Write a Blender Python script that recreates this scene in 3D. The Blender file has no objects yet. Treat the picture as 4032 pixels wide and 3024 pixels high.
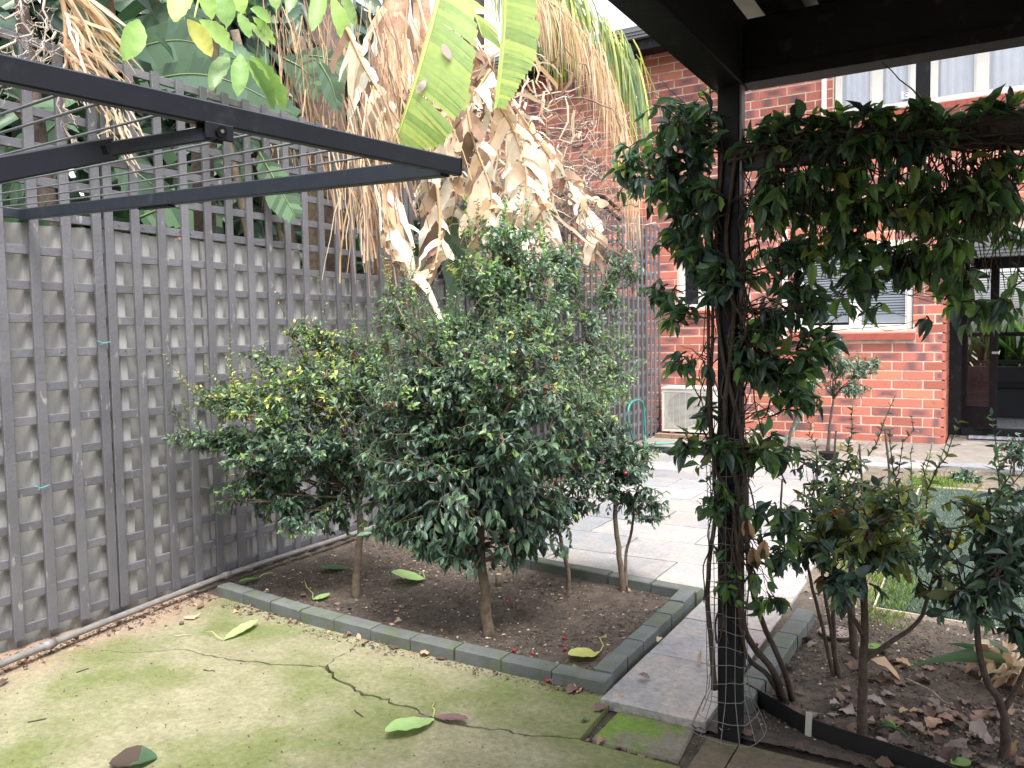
import bpy, math, random
import numpy as np
from mathutils import Vector, Matrix, noise as mnoise

# ------------------------------------------------------------------ camera, world, sun, exposure
S = bpy.context.scene
C = S.collection
CAMZ = 1.45
F_PX = 3194.665
R = np.array([[0.8629804, 0.5049911, -0.0157765],
              [0.0175441, -0.0611589, -0.9979738],
              [-0.5049328, 0.8609550, -0.0616386]])      # world -> (right, down, forward)
EYE = np.array([0.0, 0.0, CAMZ])
cam_d = bpy.data.cameras.new('camera')
cam_d.sensor_width = 36.0
cam_d.lens = F_PX / 4032 * 36.0
cam_d.clip_start = 0.05
cam_d.clip_end = 300
cam = bpy.data.objects.new('camera', cam_d)
C.objects.link(cam)
cam.matrix_world = Matrix(((R[0, 0], -R[1, 0], -R[2, 0], 0), (R[0, 1], -R[1, 1], -R[2, 1], 0),
                           (R[0, 2], -R[1, 2], -R[2, 2], CAMZ), (0, 0, 0, 1)))
S.camera = cam

SUN_EL, SUN_AZ = math.radians(64), math.radians(-38)      # azimuth measured from +X, towards -Y
w = bpy.data.worlds.new('World')
S.world = w
w.use_nodes = True
wn, wl = w.node_tree.nodes, w.node_tree.links
sky = wn.new('ShaderNodeTexSky')
sky.sky_type = 'NISHITA'
sky.sun_disc = False
sky.sun_elevation = SUN_EL
sky.sun_rotation = math.pi / 2 - SUN_AZ
sky.dust_density = 4.0
sky.air_density = 1.0
sky.ozone_density = 1.0
hsv = wn.new('ShaderNodeHueSaturation')                   # bright overcast: hardly any blue left
hsv.inputs['Saturation'].default_value = 0.22
wl.new(sky.outputs[0], hsv.inputs['Color'])
wl.new(hsv.outputs[0], wn['Background'].inputs['Color'])
wn['Background'].inputs['Strength'].default_value = 0.15
sun_d = bpy.data.lights.new('sun', 'SUN')
sun_d.energy = 1.4
sun_d.angle = math.radians(16)
sun_d.color = (1.0, 0.96, 0.9)
sun = bpy.data.objects.new('sun', sun_d)
C.objects.link(sun)
sd = Vector((math.cos(SUN_EL) * math.cos(SUN_AZ), math.cos(SUN_EL) * math.sin(SUN_AZ), math.sin(SUN_EL)))
sun.rotation_euler = sd.to_track_quat('Z', 'Y').to_euler()
sun.location = (6, -4, 12)
S.view_settings.view_transform = 'Standard'
S.view_settings.look = 'None'
S.view_settings.exposure = 1.85
S.view_settings.gamma = 1.0
S.view_settings.use_curve_mapping = False

rng = np.random.default_rng(7)
random.seed(7)

# ------------------------------------------------------------------ measuring helpers (2212-wide picture grid)
KPX = 4032 / 2212.0


def ray(u, v):
    return R.T @ np.array([u * KPX - 2016, v * KPX - 1512, F_PX])


def on_x(u, v, x):
    d = ray(u, v)
    return EYE + d * (x / d[0])


def on_y(u, v, y):
    d = ray(u, v)
    return EYE + d * (y / d[1])


def on_z(u, v, z):
    d = ray(u, v)
    return EYE + d * ((z - CAMZ) / d[2])


def at_d(u, v, dep):
    d = ray(u, v)
    return EYE + d * (dep / F_PX)


def proj(P):
    q = (np.asarray(P, float) - EYE) @ R.T
    z = np.maximum(q[:, 2], 1e-4)
    return (2016 + F_PX * q[:, 0] / z) / KPX, (1512 + F_PX * q[:, 1] / z) / KPX, q[:, 2]


def nrm(v):
    v = np.asarray(v, float)
    return v / max(np.linalg.norm(v), 1e-9)


# ------------------------------------------------------------------ materials
def mat(name, col, rough=0.7, noise=None, bump=0.0, spec=0.5, metal=0.0, scale=8.0, detail=6.0, bscale=None, stretch=1.0):
    """noise: second colour mixed in by a noise texture of that scale"""
    m = bpy.data.materials.new(name)
    m.use_nodes = True
    n, l = m.node_tree.nodes, m.node_tree.links
    b = n['Principled BSDF']
    b.inputs['Base Color'].default_value = (*col, 1)
    b.inputs['Roughness'].default_value = rough
    b.inputs['Metallic'].default_value = metal
    b.inputs['Specular IOR Level'].default_value = spec
    geo = n.new('ShaderNodeNewGeometry')
    if noise is not None:
        t = n.new('ShaderNodeTexNoise')
        t.inputs['Scale'].default_value = scale
        t.inputs['Detail'].default_value = detail
        t.inputs['Roughness'].default_value = 0.62
        mp_ = n.new('ShaderNodeMapping')
        mp_.inputs['Scale'].default_value = (1, 1, stretch)
        l.new(geo.outputs['Position'], mp_.inputs['Vector'])
        l.new(mp_.outputs[0], t.inputs['Vector'])
        r = n.new('ShaderNodeMapRange')
        r.inputs['From Min'].default_value = 0.36
        r.inputs['From Max'].default_value = 0.64
        l.new(t.outputs['Fac'], r.inputs['Value'])
        mx = n.new('ShaderNodeMix')
        mx.data_type = 'RGBA'
        mx.inputs['A'].default_value = (*col, 1)
        mx.inputs['B'].default_value = (*noise, 1)
        l.new(r.outputs[0], mx.inputs['Factor'])
        l.new(mx.outputs['Result'], b.inputs['Base Color'])
    if bump:
        t2 = n.new('ShaderNodeTexNoise')
        t2.inputs['Scale'].default_value = bscale or scale * 6
        t2.inputs['Detail'].default_value = 5
        l.new(geo.outputs['Position'], t2.inputs['Vector'])
        bp = n.new('ShaderNodeBump')
        bp.inputs['Strength'].default_value = bump
        bp.inputs['Distance'].default_value = 0.01
        l.new(t2.outputs['Fac'], bp.inputs['Height'])
        l.new(bp.outputs['Normal'], b.inputs['Normal'])
    return m


def leaf_mat(name, col, rough=0.38, trans=0.28, var=0.35, spec=0.5, back=None, edge=None):
    m = bpy.data.materials.new(name)
    m.use_nodes = True
    n, l = m.node_tree.nodes, m.node_tree.links
    b = n['Principled BSDF']
    b.inputs['Roughness'].default_value = rough
    b.inputs['Specular IOR Level'].default_value = spec
    geo = n.new('ShaderNodeNewGeometry')
    oi = n.new('ShaderNodeObjectInfo')
    ad = n.new('ShaderNodeMath')
    ad.operation = 'ADD'
    l.new(geo.outputs['Random Per Island'], ad.inputs[0])
    l.new(oi.outputs['Random'], ad.inputs[1])
    fr = n.new('ShaderNodeMath')
    fr.operation = 'FRACT'
    l.new(ad.outputs[0], fr.inputs[0])
    mr = n.new('ShaderNodeMapRange')
    mr.inputs['To Min'].default_value = 1 - var
    mr.inputs['To Max'].default_value = 1 + var
    l.new(fr.outputs[0], mr.inputs['Value'])
    mh = n.new('ShaderNodeMapRange')
    mh.inputs['To Min'].default_value = 0.515
    mh.inputs['To Max'].default_value = 0.485
    l.new(fr.outputs[0], mh.inputs['Value'])
    h = n.new('ShaderNodeHueSaturation')
    h.inputs['Color'].default_value = (*col, 1)
    t = n.new('ShaderNodeTexNoise')
    t.inputs['Scale'].default_value = 22
    t.inputs['Detail'].default_value = 3
    l.new(geo.outputs['Position'], t.inputs['Vector'])
    tm = n.new('ShaderNodeMapRange')
    tm.inputs['To Min'].default_value = 0.8
    tm.inputs['To Max'].default_value = 1.2
    l.new(t.outputs['Fac'], tm.inputs['Value'])
    mu = n.new('ShaderNodeMath')
    mu.operation = 'MULTIPLY'
    l.new(mr.outputs[0], mu.inputs[0])
    l.new(tm.outputs[0], mu.inputs[1])
    l.new(mu.outputs[0], h.inputs['Value'])
    l.new(mh.outputs[0], h.inputs['Hue'])
    bk = n.new('ShaderNodeMix')
    bk.data_type = 'RGBA'
    bcol = back or tuple(min(1, c * 1.25 + 0.015) for c in col)
    bk.inputs['B'].default_value = (*bcol, 1)
    l.new(h.outputs[0], bk.inputs['A'])
    l.new(geo.outputs['Backfacing'], bk.inputs['Factor'])
    l.new(bk.outputs['Result'], b.inputs['Base Color'])
    tr = n.new('ShaderNodeBsdfTranslucent')
    th = n.new('ShaderNodeHueSaturation')
    th.inputs['Saturation'].default_value = 1.15
    th.inputs['Value'].default_value = 1.7
    l.new(h.outputs[0], th.inputs['Color'])
    l.new(th.outputs[0], tr.inputs['Color'])
    mx = n.new('ShaderNodeMixShader')
    mx.inputs[0].default_value = trans
    l.new(b.outputs[0], mx.inputs[1])
    l.new(tr.outputs[0], mx.inputs[2])
    l.new(mx.outputs[0], n['Material Output'].inputs['Surface'])
    return m


# ------------------------------------------------------------------ mesh building
class MB:
    def __init__(self):
        self.V, self.L, self.T, self.M, self.UV, self.n = [], [], [], [], [], 0

    def add(self, V, L, T, m=0, uv=None):
        V = np.asarray(V, float)
        L = np.asarray(L, np.int64)
        T = np.asarray(T, np.int64)
        self.V.append(V)
        self.L.append(L + self.n)
        self.T.append(T)
        self.M.append(np.full(len(T), m) if np.isscalar(m) else np.asarray(m))
        self.UV.append(np.zeros((len(L), 2)) if uv is None else np.asarray(uv, float))
        self.n += len(V)

    def faces(self, V, F, m=0):
        self.add(V, [i for f in F for i in f], [len(f) for f in F], m)

    def box(self, x0, x1, y0, y1, z0, z1, m=0):
        V = [(x, y, z) for z in (z0, z1) for y in (y0, y1) for x in (x0, x1)]
        F = [(0, 2, 3, 1), (4, 5, 7, 6), (0, 1, 5, 4), (2, 6, 7, 3), (0, 4, 6, 2), (1, 3, 7, 5)]
        self.faces(V, F, m)

    def obox(self, a, b, wdt, hgt, up=(0, 0, 1), m=0, bevel=0.0):
        """bar from a to b with a rectangular (optionally chamfered) section"""
        a, b = np.asarray(a, float), np.asarray(b, float)
        t = nrm(b - a)
        s = nrm(np.cross(t, up))
        u = np.cross(s, t)
        hw, hh, c = wdt / 2, hgt / 2, bevel
        if c:
            sec = [(-hw + c, -hh), (hw - c, -hh), (hw, -hh + c), (hw, hh - c), (hw - c, hh), (-hw + c, hh), (-hw, hh - c), (-hw, -hh + c)]
        else:
            sec = [(-hw, -hh), (hw, -hh), (hw, hh), (-hw, hh)]
        k = len(sec)
        V = [p + s * x + u * y for p in (a, b) for x, y in sec]
        F = [tuple(range(k - 1, -1, -1)), tuple(range(k, 2 * k))]
        F += [(i, (i + 1) % k, k + (i + 1) % k, k + i) for i in range(k)]
        self.faces(V, F, m)

    def prism(self, poly, z0, z1, m=0, chamfer=0.0):
        """extruded outline (anticlockwise seen from above)"""
        k = len(poly)
        P = np.array(poly, float)
        if chamfer:
            c = P.mean(0)
            d = P - c
            ins = c + d * (1 - chamfer / np.maximum(np.abs(d).max(1), 1e-6))[:, None]
            V = [(*p, z0) for p in P] + [(*p, z1 - chamfer) for p in P] + [(*p, z1) for p in ins]
            F = [tuple(range(2 * k, 3 * k))]
            for r in (0, 1):
                F += [(r * k + i, r * k + (i + 1) % k, (r + 1) * k + (i + 1) % k, (r + 1) * k + i) for i in range(k)]
        else:
            V = [(*p, z0) for p in P] + [(*p, z1) for p in P]
            F = [tuple(range(k, 2 * k))] + [(i, (i + 1) % k, k + (i + 1) % k, k + i) for i in range(k)]
        F.append(tuple(range(k - 1, -1, -1)))
        self.faces(V, F, m)

    def tube(self, pts, r, sides=6, m=0, cap=True):
        P = np.asarray(pts, float)
        n = len(P)
        r = np.full(n, r) if np.isscalar(r) else np.asarray(r, float)
        if len(r) != n:
            r = np.interp(np.linspace(0, 1, n), np.linspace(0, 1, len(r)), r)
        T = np.gradient(P, axis=0)
        T /= np.maximum(np.linalg.norm(T, axis=1), 1e-9)[:, None]
        ref = np.array([0.0, 0, 1]) if abs(T[:, 2]).mean() < 0.8 else np.array([1.0, 0, 0])
        A = np.cross(T, ref)
        A /= np.maximum(np.linalg.norm(A, axis=1), 1e-9)[:, None]
        B = np.cross(A, T)
        ang = np.arange(sides) * 2 * math.pi / sides
        V = (P[:, None, :] + r[:, None, None] * (np.cos(ang)[None, :, None] * A[:, None, :] + np.sin(ang)[None, :, None] * B[:, None, :])).reshape(-1, 3)
        i = np.arange(n - 1)[:, None] * sides
        j = np.arange(sides)[None, :]
        q = np.stack([i + j, i + sides + j, i + sides + (j + 1) % sides, i + (j + 1) % sides], -1).reshape(-1)
        L = list(q)
        Tt = [4] * ((n - 1) * sides)
        if cap:
            L += list(range(sides)) + list(range(n * sides - 1, (n - 1) * sides - 1, -1))
            Tt += [sides, sides]
        self.add(V, L, Tt, m)

    def ball(self, c, r, seg=10, rings=6, m=0, sq=(1, 1, 1)):
        V, F = [], []
        for i in range(rings + 1):
            a = math.pi * i / rings
            for j in range(seg):
                b = 2 * math.pi * j / seg
                V.append((c[0] + r * sq[0] * math.sin(a) * math.cos(b), c[1] + r * sq[1] * math.sin(a) * math.sin(b), c[2] + r * sq[2] * math.cos(a)))
        for i in range(rings):
            for j in range(seg):
                F.append((i * seg + j, (i + 1) * seg + j, (i + 1) * seg + (j + 1) % seg, i * seg + (j + 1) % seg))
        self.faces(V, F, m)

    def mesh(self, name, mats, smooth=False, off=None):
        V = np.concatenate(self.V)
        if off is not None:
            V = V - off
        L, T, M = np.concatenate(self.L), np.concatenate(self.T), np.concatenate(self.M)
        me = bpy.data.meshes.new(name)
        me.vertices.add(len(V))
        me.vertices.foreach_set('co', V.astype(np.float32).ravel())
        me.loops.add(len(L))
        me.loops.foreach_set('vertex_index', L.astype(np.int32))
        me.polygons.add(len(T))
        st = np.concatenate([[0], np.cumsum(T)[:-1]])
        me.polygons.foreach_set('loop_start', st.astype(np.int32))
        me.polygons.foreach_set('loop_total', T.astype(np.int32))
        me.polygons.foreach_set('material_index', M.astype(np.int32))
        me.polygons.foreach_set('use_smooth', np.full(len(T), smooth))
        UV = np.concatenate(self.UV)
        if UV.any():
            me.uv_layers.new(name='UVMap').data.foreach_set('uv', UV.astype(np.float32).ravel())
        for m in (mats if isinstance(mats, (list, tuple)) else [mats]):
            me.materials.append(m)
        me.update(calc_edges=True)
        me.validate()
        return me


OFF = {}


def link(name, data, parent=None):
    o = bpy.data.objects.new(name, data)
    C.objects.link(o)
    if parent is not None:
        o.parent = parent
    return o


def tag(o, label=None, cat=None, group=None, kind=None):
    if label:
        o['label'] = label
    if cat:
        o['category'] = cat
    if group:
        o['group'] = group
    if kind:
        o['kind'] = kind
    return o


def thing(name, base, label, cat, group=None, kind=None):
    o = link(name, None)
    o.location = tuple(base)
    o.empty_display_size = 0.1
    OFF[o.name] = np.array(base, float)
    return tag(o, label, cat, group, kind)


def part(name, mb, mats, parent, smooth=False, label=None, kind=None):
    """one mesh object; vertices are given in world coordinates"""
    off = OFF[parent.name]
    o = link(name, mb.mesh(name, mats, smooth, off), parent)
    OFF[o.name] = off
    return tag(o, label, kind=kind)


def solo(name, mb, mats, label, cat=None, group=None, kind=None, base=None, smooth=False):
    """a top-level thing that is one mesh"""
    b = np.array(base if base is not None else (0, 0, 0), float)
    o = link(name, mb.mesh(name, mats, smooth, b))
    o.location = tuple(b)
    OFF[o.name] = b
    return tag(o, label, cat, group, kind)


def inst(name, me, parent, M):
    """copy of a shared mesh placed by a world matrix under a thing"""
    o = link(name, me, parent)
    off = OFF[parent.name] if parent is not None else np.zeros(3)
    M = M.copy()
    M.translation = M.translation - Vector(off)
    o.matrix_basis = M
    return o


# ------------------------------------------------------------------ leaves
def leaf_template(fold=0.25, curl=0.25, wid=(0.24, 0.48, 0.46, 0.24), wavy=0.0, ts=(0.14, 0.36, 0.62, 0.85), twist=0.0):
    V = [(0, 0, 0)]
    for i, (t, w_) in enumerate(zip(ts, wid)):
        z = -curl * t * t
        wz = wavy * (1 if i % 2 else -1)
        V += [(-w_, t, z + fold * w_ + wz + twist * w_ * t), (0, t, z), (w_, t, z + fold * w_ - wz - twist * w_ * t)]
    V.append((0, 1, -curl))
    n = len(ts)
    F = [(0, 2, 1), (0, 3, 2)]
    for i in range(n - 1):
        a, b = 1 + 3 * i, 4 + 3 * i
        F += [(a, a + 1, b + 1, b), (a + 1, a + 2, b + 2, b + 1)]
    a, e = 1 + 3 * (n - 1), 1 + 3 * n
    F += [(a, a + 1, e), (a + 1, a + 2, e)]
    return np.array(V), np.array([i for f in F for i in f]), np.array([len(f) for f in F])


OVATE = [leaf_template(0.25, 0.22), leaf_template(0.45, 0.4, twist=0.2), leaf_template(0.12, 0.1, (0.26, 0.5, 0.44, 0.2), 0.03), leaf_template(0.35, 0.55, (0.2, 0.46, 0.48, 0.26), 0.02)]
SMALL = [leaf_template(0.3, 0.25, (0.4, 0.36), 0, (0.3, 0.72)), leaf_template(0.5, 0.5, (0.42, 0.34), 0, (0.3, 0.72), 0.3), leaf_template(0.1, 0.05, (0.38, 0.38), 0.03, (0.3, 0.72))]
CURLED = [leaf_template(0.9, 0.5, (0.3, 0.46, 0.46, 0.25), 0.09, twist=0.4), leaf_template(-0.7, -0.3, (0.26, 0.48, 0.44, 0.24), 0.1), leaf_template(0.5, 1.0, (0.3, 0.5, 0.42, 0.2), 0.07, twist=-0.5), leaf_template(0.2, -0.35, (0.34, 0.5, 0.5, 0.3), 0.08)]


def fine_leaf(seed, n=9, fold=0.3, curl=0.3, wavy=0.03, ragged=0.0, peak=0.55):
    g_ = np.random.default_rng(seed)
    ts = np.linspace(0.06, 0.95, n)
    wid = [0.5 * math.sin(math.pi * t ** (0.69 / math.log(1 / peak) * 0.69 + 0.25)) ** 0.75 * (1 + g_.normal(0, ragged)) for t in ts]
    V, L_, T_ = leaf_template(fold, curl, wid, wavy, ts)
    V = V.copy()
    V[:, 2] += g_.normal(0, wavy * 0.7, len(V)) + np.sin(V[:, 1] * 5 + seed) * wavy
    V[:, 0] += g_.normal(0, ragged * 0.2, len(V)) + 0.05 * np.sin(V[:, 1] * 3 + seed)
    return V, L_, T_


LITTER = [fine_leaf(k, 8, f_, c_, w_, 0.13) for k, (f_, c_, w_) in enumerate(((0.5, 0.3, 0.05), (-0.45, -0.2, 0.06), (0.8, 0.5, 0.05), (0.25, -0.4, 0.07), (-0.2, 0.15, 0.05), (0.6, -0.2, 0.08)))]
LINEAR = [leaf_template(0.4, 0.5, (0.4, 0.5, 0.45, 0.25)), leaf_template(0.4, 1.0, (0.4, 0.5, 0.45, 0.25), twist=0.3)]


class Leaves:
    """collects leaf placements for one plant"""

    def __init__(self, templates, mats):
        self.tp, self.mats = templates, mats
        self.P, self.A, self.N, self.S, self.W, self.K, self.M = [], [], [], [], [], [], []

    def add(self, p, axis, normal, size, width, m):
        a = nrm(axis)
        n_ = np.asarray(normal, float)
        n_ = n_ - a * n_.dot(a)
        if np.linalg.norm(n_) < 1e-4:
            n_ = np.cross(a, (1, 0.3, 0.2))
        self.P.append(p)
        self.A.append(a)
        self.N.append(nrm(n_))
        self.S.append(size)
        self.W.append(width)
        self.K.append(int(rng.integers(len(self.tp))))
        self.M.append(m)

    def build(self, parent, single=300, name='leaf', stuff='foliage'):
        if not self.P:
            return
        P, A, N = np.array(self.P), np.array(self.A), np.array(self.N)
        Sz, Wd, K, M = np.array(self.S), np.array(self.W), np.array(self.K), np.array(self.M)
        X = np.cross(A, N)
        u, v, d = proj(P + A * Sz[:, None] * 0.5)
        vis = (u > -10) & (u < 2222) & (v > -10) & (v < 1670) & (d > 0.2)
        # the nearest leaf of each small patch of the picture shows; take those first, larger ones before smaller
        cell = np.floor(u / 14).astype(int) * 1000 + np.floor(v / 14).astype(int)
        order = np.argsort(d)
        front = np.zeros(len(P), bool)
        seen = {}
        for i in order:
            if vis[i] and seen.get(cell[i], 0) < 2:
                seen[cell[i]] = seen.get(cell[i], 0) + 1
                front[i] = True
        score = Sz * np.sqrt(Wd) / np.maximum(d, 0.2) * np.where(front, 1.0, 0.4) * np.where(vis, 1, 0)
        pick = np.argsort(-score)[:single]
        pick = pick[score[pick] > 0]
        one = np.zeros(len(P), bool)
        one[pick] = True
        cache = {}
        for i in pick:
            key = (K[i], M[i])
            if key not in cache:
                mb = MB()
                mb.add(*self.tp[K[i]])
                cache[key] = mb.mesh(name, self.mats[M[i]], True)
            s, wv = Sz[i], Wd[i] * Sz[i]
            x, a, n_ = X[i] * wv, A[i] * s, N[i] * s
            inst(name, cache[key], parent, Matrix(((x[0], a[0], n_[0], P[i, 0]), (x[1], a[1], n_[1], P[i, 1]), (x[2], a[2], n_[2], P[i, 2]), (0, 0, 0, 1))))
        rest = np.where(~one)[0]
        if len(rest):
            mb = MB()
            for k, (tv, tl, tt) in enumerate(self.tp):
                idx = rest[K[rest] == k]
                if not len(idx):
                    continue
                s = Sz[idx][:, None, None]
                V = P[idx][:, None, :] + X[idx][:, None, :] * (tv[None, :, 0:1] * s * Wd[idx][:, None, None]) + A[idx][:, None, :] * (tv[None, :, 1:2] * s) + N[idx][:, None, :] * (tv[None, :, 2:3] * s)
                L = (tl[None, :] + (np.arange(len(idx)) * len(tv))[:, None]).ravel()
                T = np.tile(tt, len(idx))
                mb.add(V.reshape(-1, 3), L, T, np.repeat(M[idx], len(tt)))
            part(stuff, mb, self.mats, parent, True, kind='stuff')


def rv(s=1.0):
    return rng.normal(0, s, 3)


def curve(a, b, n=5, wob=0.05, sag=0.0):
    a, b = np.asarray(a, float), np.asarray(b, float)
    t = np.linspace(0, 1, n)[:, None]
    P = a + (b - a) * t
    L = np.linalg.norm(b - a)
    P[1:-1] += rng.normal(0, wob * L, (n - 2, 3))
    P[:, 2] += sag * L * np.sin(t[:, 0] * math.pi)
    return P


def smooth_path(pts, n):
    """Catmull-Rom through the points"""
    P = np.asarray(pts, float)
    P = np.vstack([2 * P[0] - P[1], P, 2 * P[-1] - P[-2]])
    out = []
    seg = len(P) - 3
    for k in range(n):
        x = k / (n - 1) * seg
        i = min(int(x), seg - 1)
        t = x - i
        p0, p1, p2, p3 = P[i:i + 4]
        out.append(0.5 * ((2 * p1) + (p2 - p0) * t + (2 * p0 - 5 * p1 + 4 * p2 - p3) * t * t + (3 * p1 - p0 - 3 * p2 + p3) * t ** 3))
    return np.array(out)


def shrub(name, base, label, cat, trunks, blobs, leaves, bark, group=None, single=300, twig_r=0.003, spacing=0.02, berries=0, berry_m=None, dens=1.0, ssz=1.0, grow=1.0, shoots=0, hole=-0.12, hs=5.0):
    """trunks: [(points, r0, r1)]; blobs: dicts c, r, n (twigs), size, w, mats (weights), droop, up, tip (weights of the outermost leaves)"""
    root = thing(name, base, label, cat, group)
    tb = MB()
    nodes = []
    tops = []
    for pts, r0, r1 in trunks:
        P = smooth_path(pts, max(6, len(pts) * 3))
        rr = np.linspace(r0, r1, len(P))
        rr[0] *= 1.25
        P += rng.normal(0, r0 * 0.12, P.shape)
        tb.tube(P, rr, 9)
        nodes += [P[i] for i in range(len(P) // 2, len(P))]
        tops.append((P[-1], r1))
    part('trunk', tb, bark, root, True)
    lb = MB()
    nodes0 = np.array(nodes)
    for b in blobs:
        c = np.asarray(b['c'], float)
        b = dict(b, r=tuple(grow * x for x in b['r']), size=b['size'] * ssz)
        d = np.linalg.norm(nodes0 - c, axis=1) + 0.6 * np.maximum(0, nodes0[:, 2] - c[2])
        st = nodes0[np.argmin(d)]
        r1 = min(t[1] for t in tops)
        nl = b.get('limbs', 3)
        bn = []
        for k in range(nl):
            tgt = c + rv() * np.asarray(b['r']) * 0.35
            P = curve(st + rv(0.005), tgt, 6, 0.05, 0.04)
            lb.tube(P, np.linspace(r1 * 0.6, r1 * 0.18, 6), 5)
            bn += list(P[1:])
        bn = np.array(bn)
        for k in range(int(b['n'] * dens)):
            v = rv()
            v /= np.linalg.norm(v)
            rad = rng.random() ** (1 / b.get('shell', 2.6))
            tip = c + v * np.asarray(b['r']) * rad
            if tip[2] < b.get('zmin', 0.12):
                continue
            if mnoise.noise(Vector(tip * hs) + Vector((11.3, 4.1, 7.7))) < hole:
                continue
            q = np.linalg.norm(bn - tip, axis=1)
            s0 = bn[np.argsort(q)[int(rng.integers(0, 3))]]
            TL = np.linalg.norm(tip - s0)
            up = b.get('up', 0.1)
            P = curve(s0, tip, 5, 0.06, up * 0.5)
            lb.tube(P, np.linspace(twig_r * 1.6, twig_r * 0.6, 5), 3, cap=False)
            # leaves along the outer part
            ln = min(TL, b.get('leafy', 0.3))
            cnt = max(2, int(ln / b.get('spacing', spacing)))
            for j in range(cnt):
                t = 1 - (j + rng.random() * 0.5) / cnt * ln / max(TL, 1e-3)
                x = max(0, t) * 4
                i = min(int(x), 3)
                p = P[i] + (P[i + 1] - P[i]) * (x - i)
                tg = nrm(P[i + 1] - P[i])
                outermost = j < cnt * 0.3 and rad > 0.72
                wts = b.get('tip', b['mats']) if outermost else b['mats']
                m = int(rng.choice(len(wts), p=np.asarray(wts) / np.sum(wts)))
                for sgn in ((1, -1) if j else (1, -1, 0)):
                    side = nrm(np.cross(tg, rv()))
                    ax = tg * (0.55 if sgn else 1.0) + side * 0.8 * abs(sgn) + np.array([0, 0, -b.get('droop', 0.35)]) + rv(0.15)
                    nn = np.array([0, 0, 1.0]) + rv(0.45) + v * 0.4
                    sz = b['size'] * rng.uniform(0.65, 1.2) * (0.7 if outermost else 1)
                    leaves.add(p, ax, nn, sz, b.get('w', 0.5) * rng.uniform(0.85, 1.15), m)
    tops_b = [b for b in blobs if b.get('droop', 0.35) <= 0.3] or blobs
    for k in range(shoots):
        b = tops_b[int(rng.integers(len(tops_b)))]
        v = nrm(rv() + np.array([0, 0, 0.9]))
        a = np.asarray(b['c']) + v * np.asarray(b['r']) * 0.75 * grow
        P = curve(a, a + nrm(v * 0.5 + np.array([0, 0, 0.9]) + rv(0.3)) * rng.uniform(0.12, 0.34), 6, 0.03)
        lb.tube(P, np.linspace(twig_r, twig_r * 0.5, 6), 3, cap=False)
        wts = b.get('tip', b['mats'])
        wts = np.asarray(wts, float) + np.array([0, 0.8, 1.4, 1.1, 0.04, 0.1])[:len(wts)]
        cs = rng.choice(len(wts), p=wts / wts.sum())
        for j in range(11):
            x = j / 10 * 4.99
            i = int(x)
            p, tg = P[i] + (P[i + 1] - P[i]) * (x - i), nrm(P[i + 1] - P[i])
            side = nrm(np.cross(tg, rv()))
            for sgn in (1, -1):
                leaves.add(p, tg * 0.7 + side * sgn * 0.8 + rv(0.15), tg + rv(0.3), b['size'] * ssz * rng.uniform(0.5, 0.95) * (1.1 - 0.05 * j), b.get('w', 0.5), int(cs if rng.random() < 0.7 else rng.choice(len(wts), p=wts / wts.sum())))
    part('branches', lb, bark, root, True)
    leaves.build(root, single)
    for k in range(berries):
        b = blobs[int(rng.integers(len(blobs)))]
        v = nrm(rv() - R[2] * 0.9)
        p = np.asarray(b['c']) + v * np.asarray(b['r']) * 0.95
        if p[2] < 0.2:
            p[2] = 0.3
        mb = MB()
        mb.ball(p, 0.011, 8, 6)
        part('berry', mb, berry_m, root, True)
    return root


# ------------------------------------------------------------------ shared materials
M = {}
M['bark'] = mat('shrub_bark', (0.17, 0.13, 0.09), 0.85, (0.09, 0.065, 0.045), 0.5, scale=25)
M['bark_dark'] = mat('dark_bark', (0.085, 0.06, 0.045), 0.85, (0.04, 0.028, 0.022), 0.5, scale=30)
M['vine_bark'] = mat('vine_bark', (0.07, 0.05, 0.038), 0.85, (0.035, 0.026, 0.02), 0.5, scale=40)
M['pale_twig'] = mat('pale_twig', (0.5, 0.44, 0.38), 0.8, (0.3, 0.24, 0.2), 0.3, scale=20)
M['brown_twig'] = mat('brown_twig', (0.24, 0.17, 0.12), 0.85, (0.12, 0.085, 0.06), 0.3, scale=20)
M['deep'] = leaf_mat('deep_green_leaf', (0.042, 0.078, 0.06), 0.34, 0.15)
M['dark'] = leaf_mat('dark_green_leaf', (0.066, 0.12, 0.078), 0.36, 0.22)
M['mid'] = leaf_mat('mid_green_leaf', (0.11, 0.19, 0.1), 0.4, 0.3)
M['fresh'] = leaf_mat('fresh_green_leaf', (0.21, 0.33, 0.11), 0.42, 0.35)
M['yellow'] = leaf_mat('yellow_green_leaf', (0.45, 0.47, 0.13), 0.45, 0.35)
M['bronze'] = leaf_mat('bronze_new_leaf', (0.22, 0.09, 0.035), 0.4, 0.3)
M['greygreen'] = leaf_mat('grey_green_leaf', (0.14, 0.2, 0.145), 0.45, 0.22)
M['vine'] = leaf_mat('vine_leaf', (0.08, 0.15, 0.07), 0.38, 0.45)
M['vine2'] = leaf_mat('light_vine_leaf', (0.15, 0.26, 0.075), 0.36, 0.42)
M['olive'] = leaf_mat('olive_leaf', (0.15, 0.185, 0.05), 0.42, 0.35)
M['umbrella'] = leaf_mat('umbrella_tree_leaf', (0.26, 0.41, 0.12), 0.48, 0.38, 0.25, 0.35)
M['banana'] = leaf_mat('banana_leaf', (0.26, 0.36, 0.1), 0.35, 0.38, 0.2)
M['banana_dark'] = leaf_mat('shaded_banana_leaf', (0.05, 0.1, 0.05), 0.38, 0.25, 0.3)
M['straw'] = leaf_mat('dead_banana_strap', (0.62, 0.51, 0.38), 0.6, 0.25, 0.28, 0.3)
M['tan'] = leaf_mat('tan_dead_leaf', (0.45, 0.31, 0.2), 0.65, 0.22, 0.3, 0.3)
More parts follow.
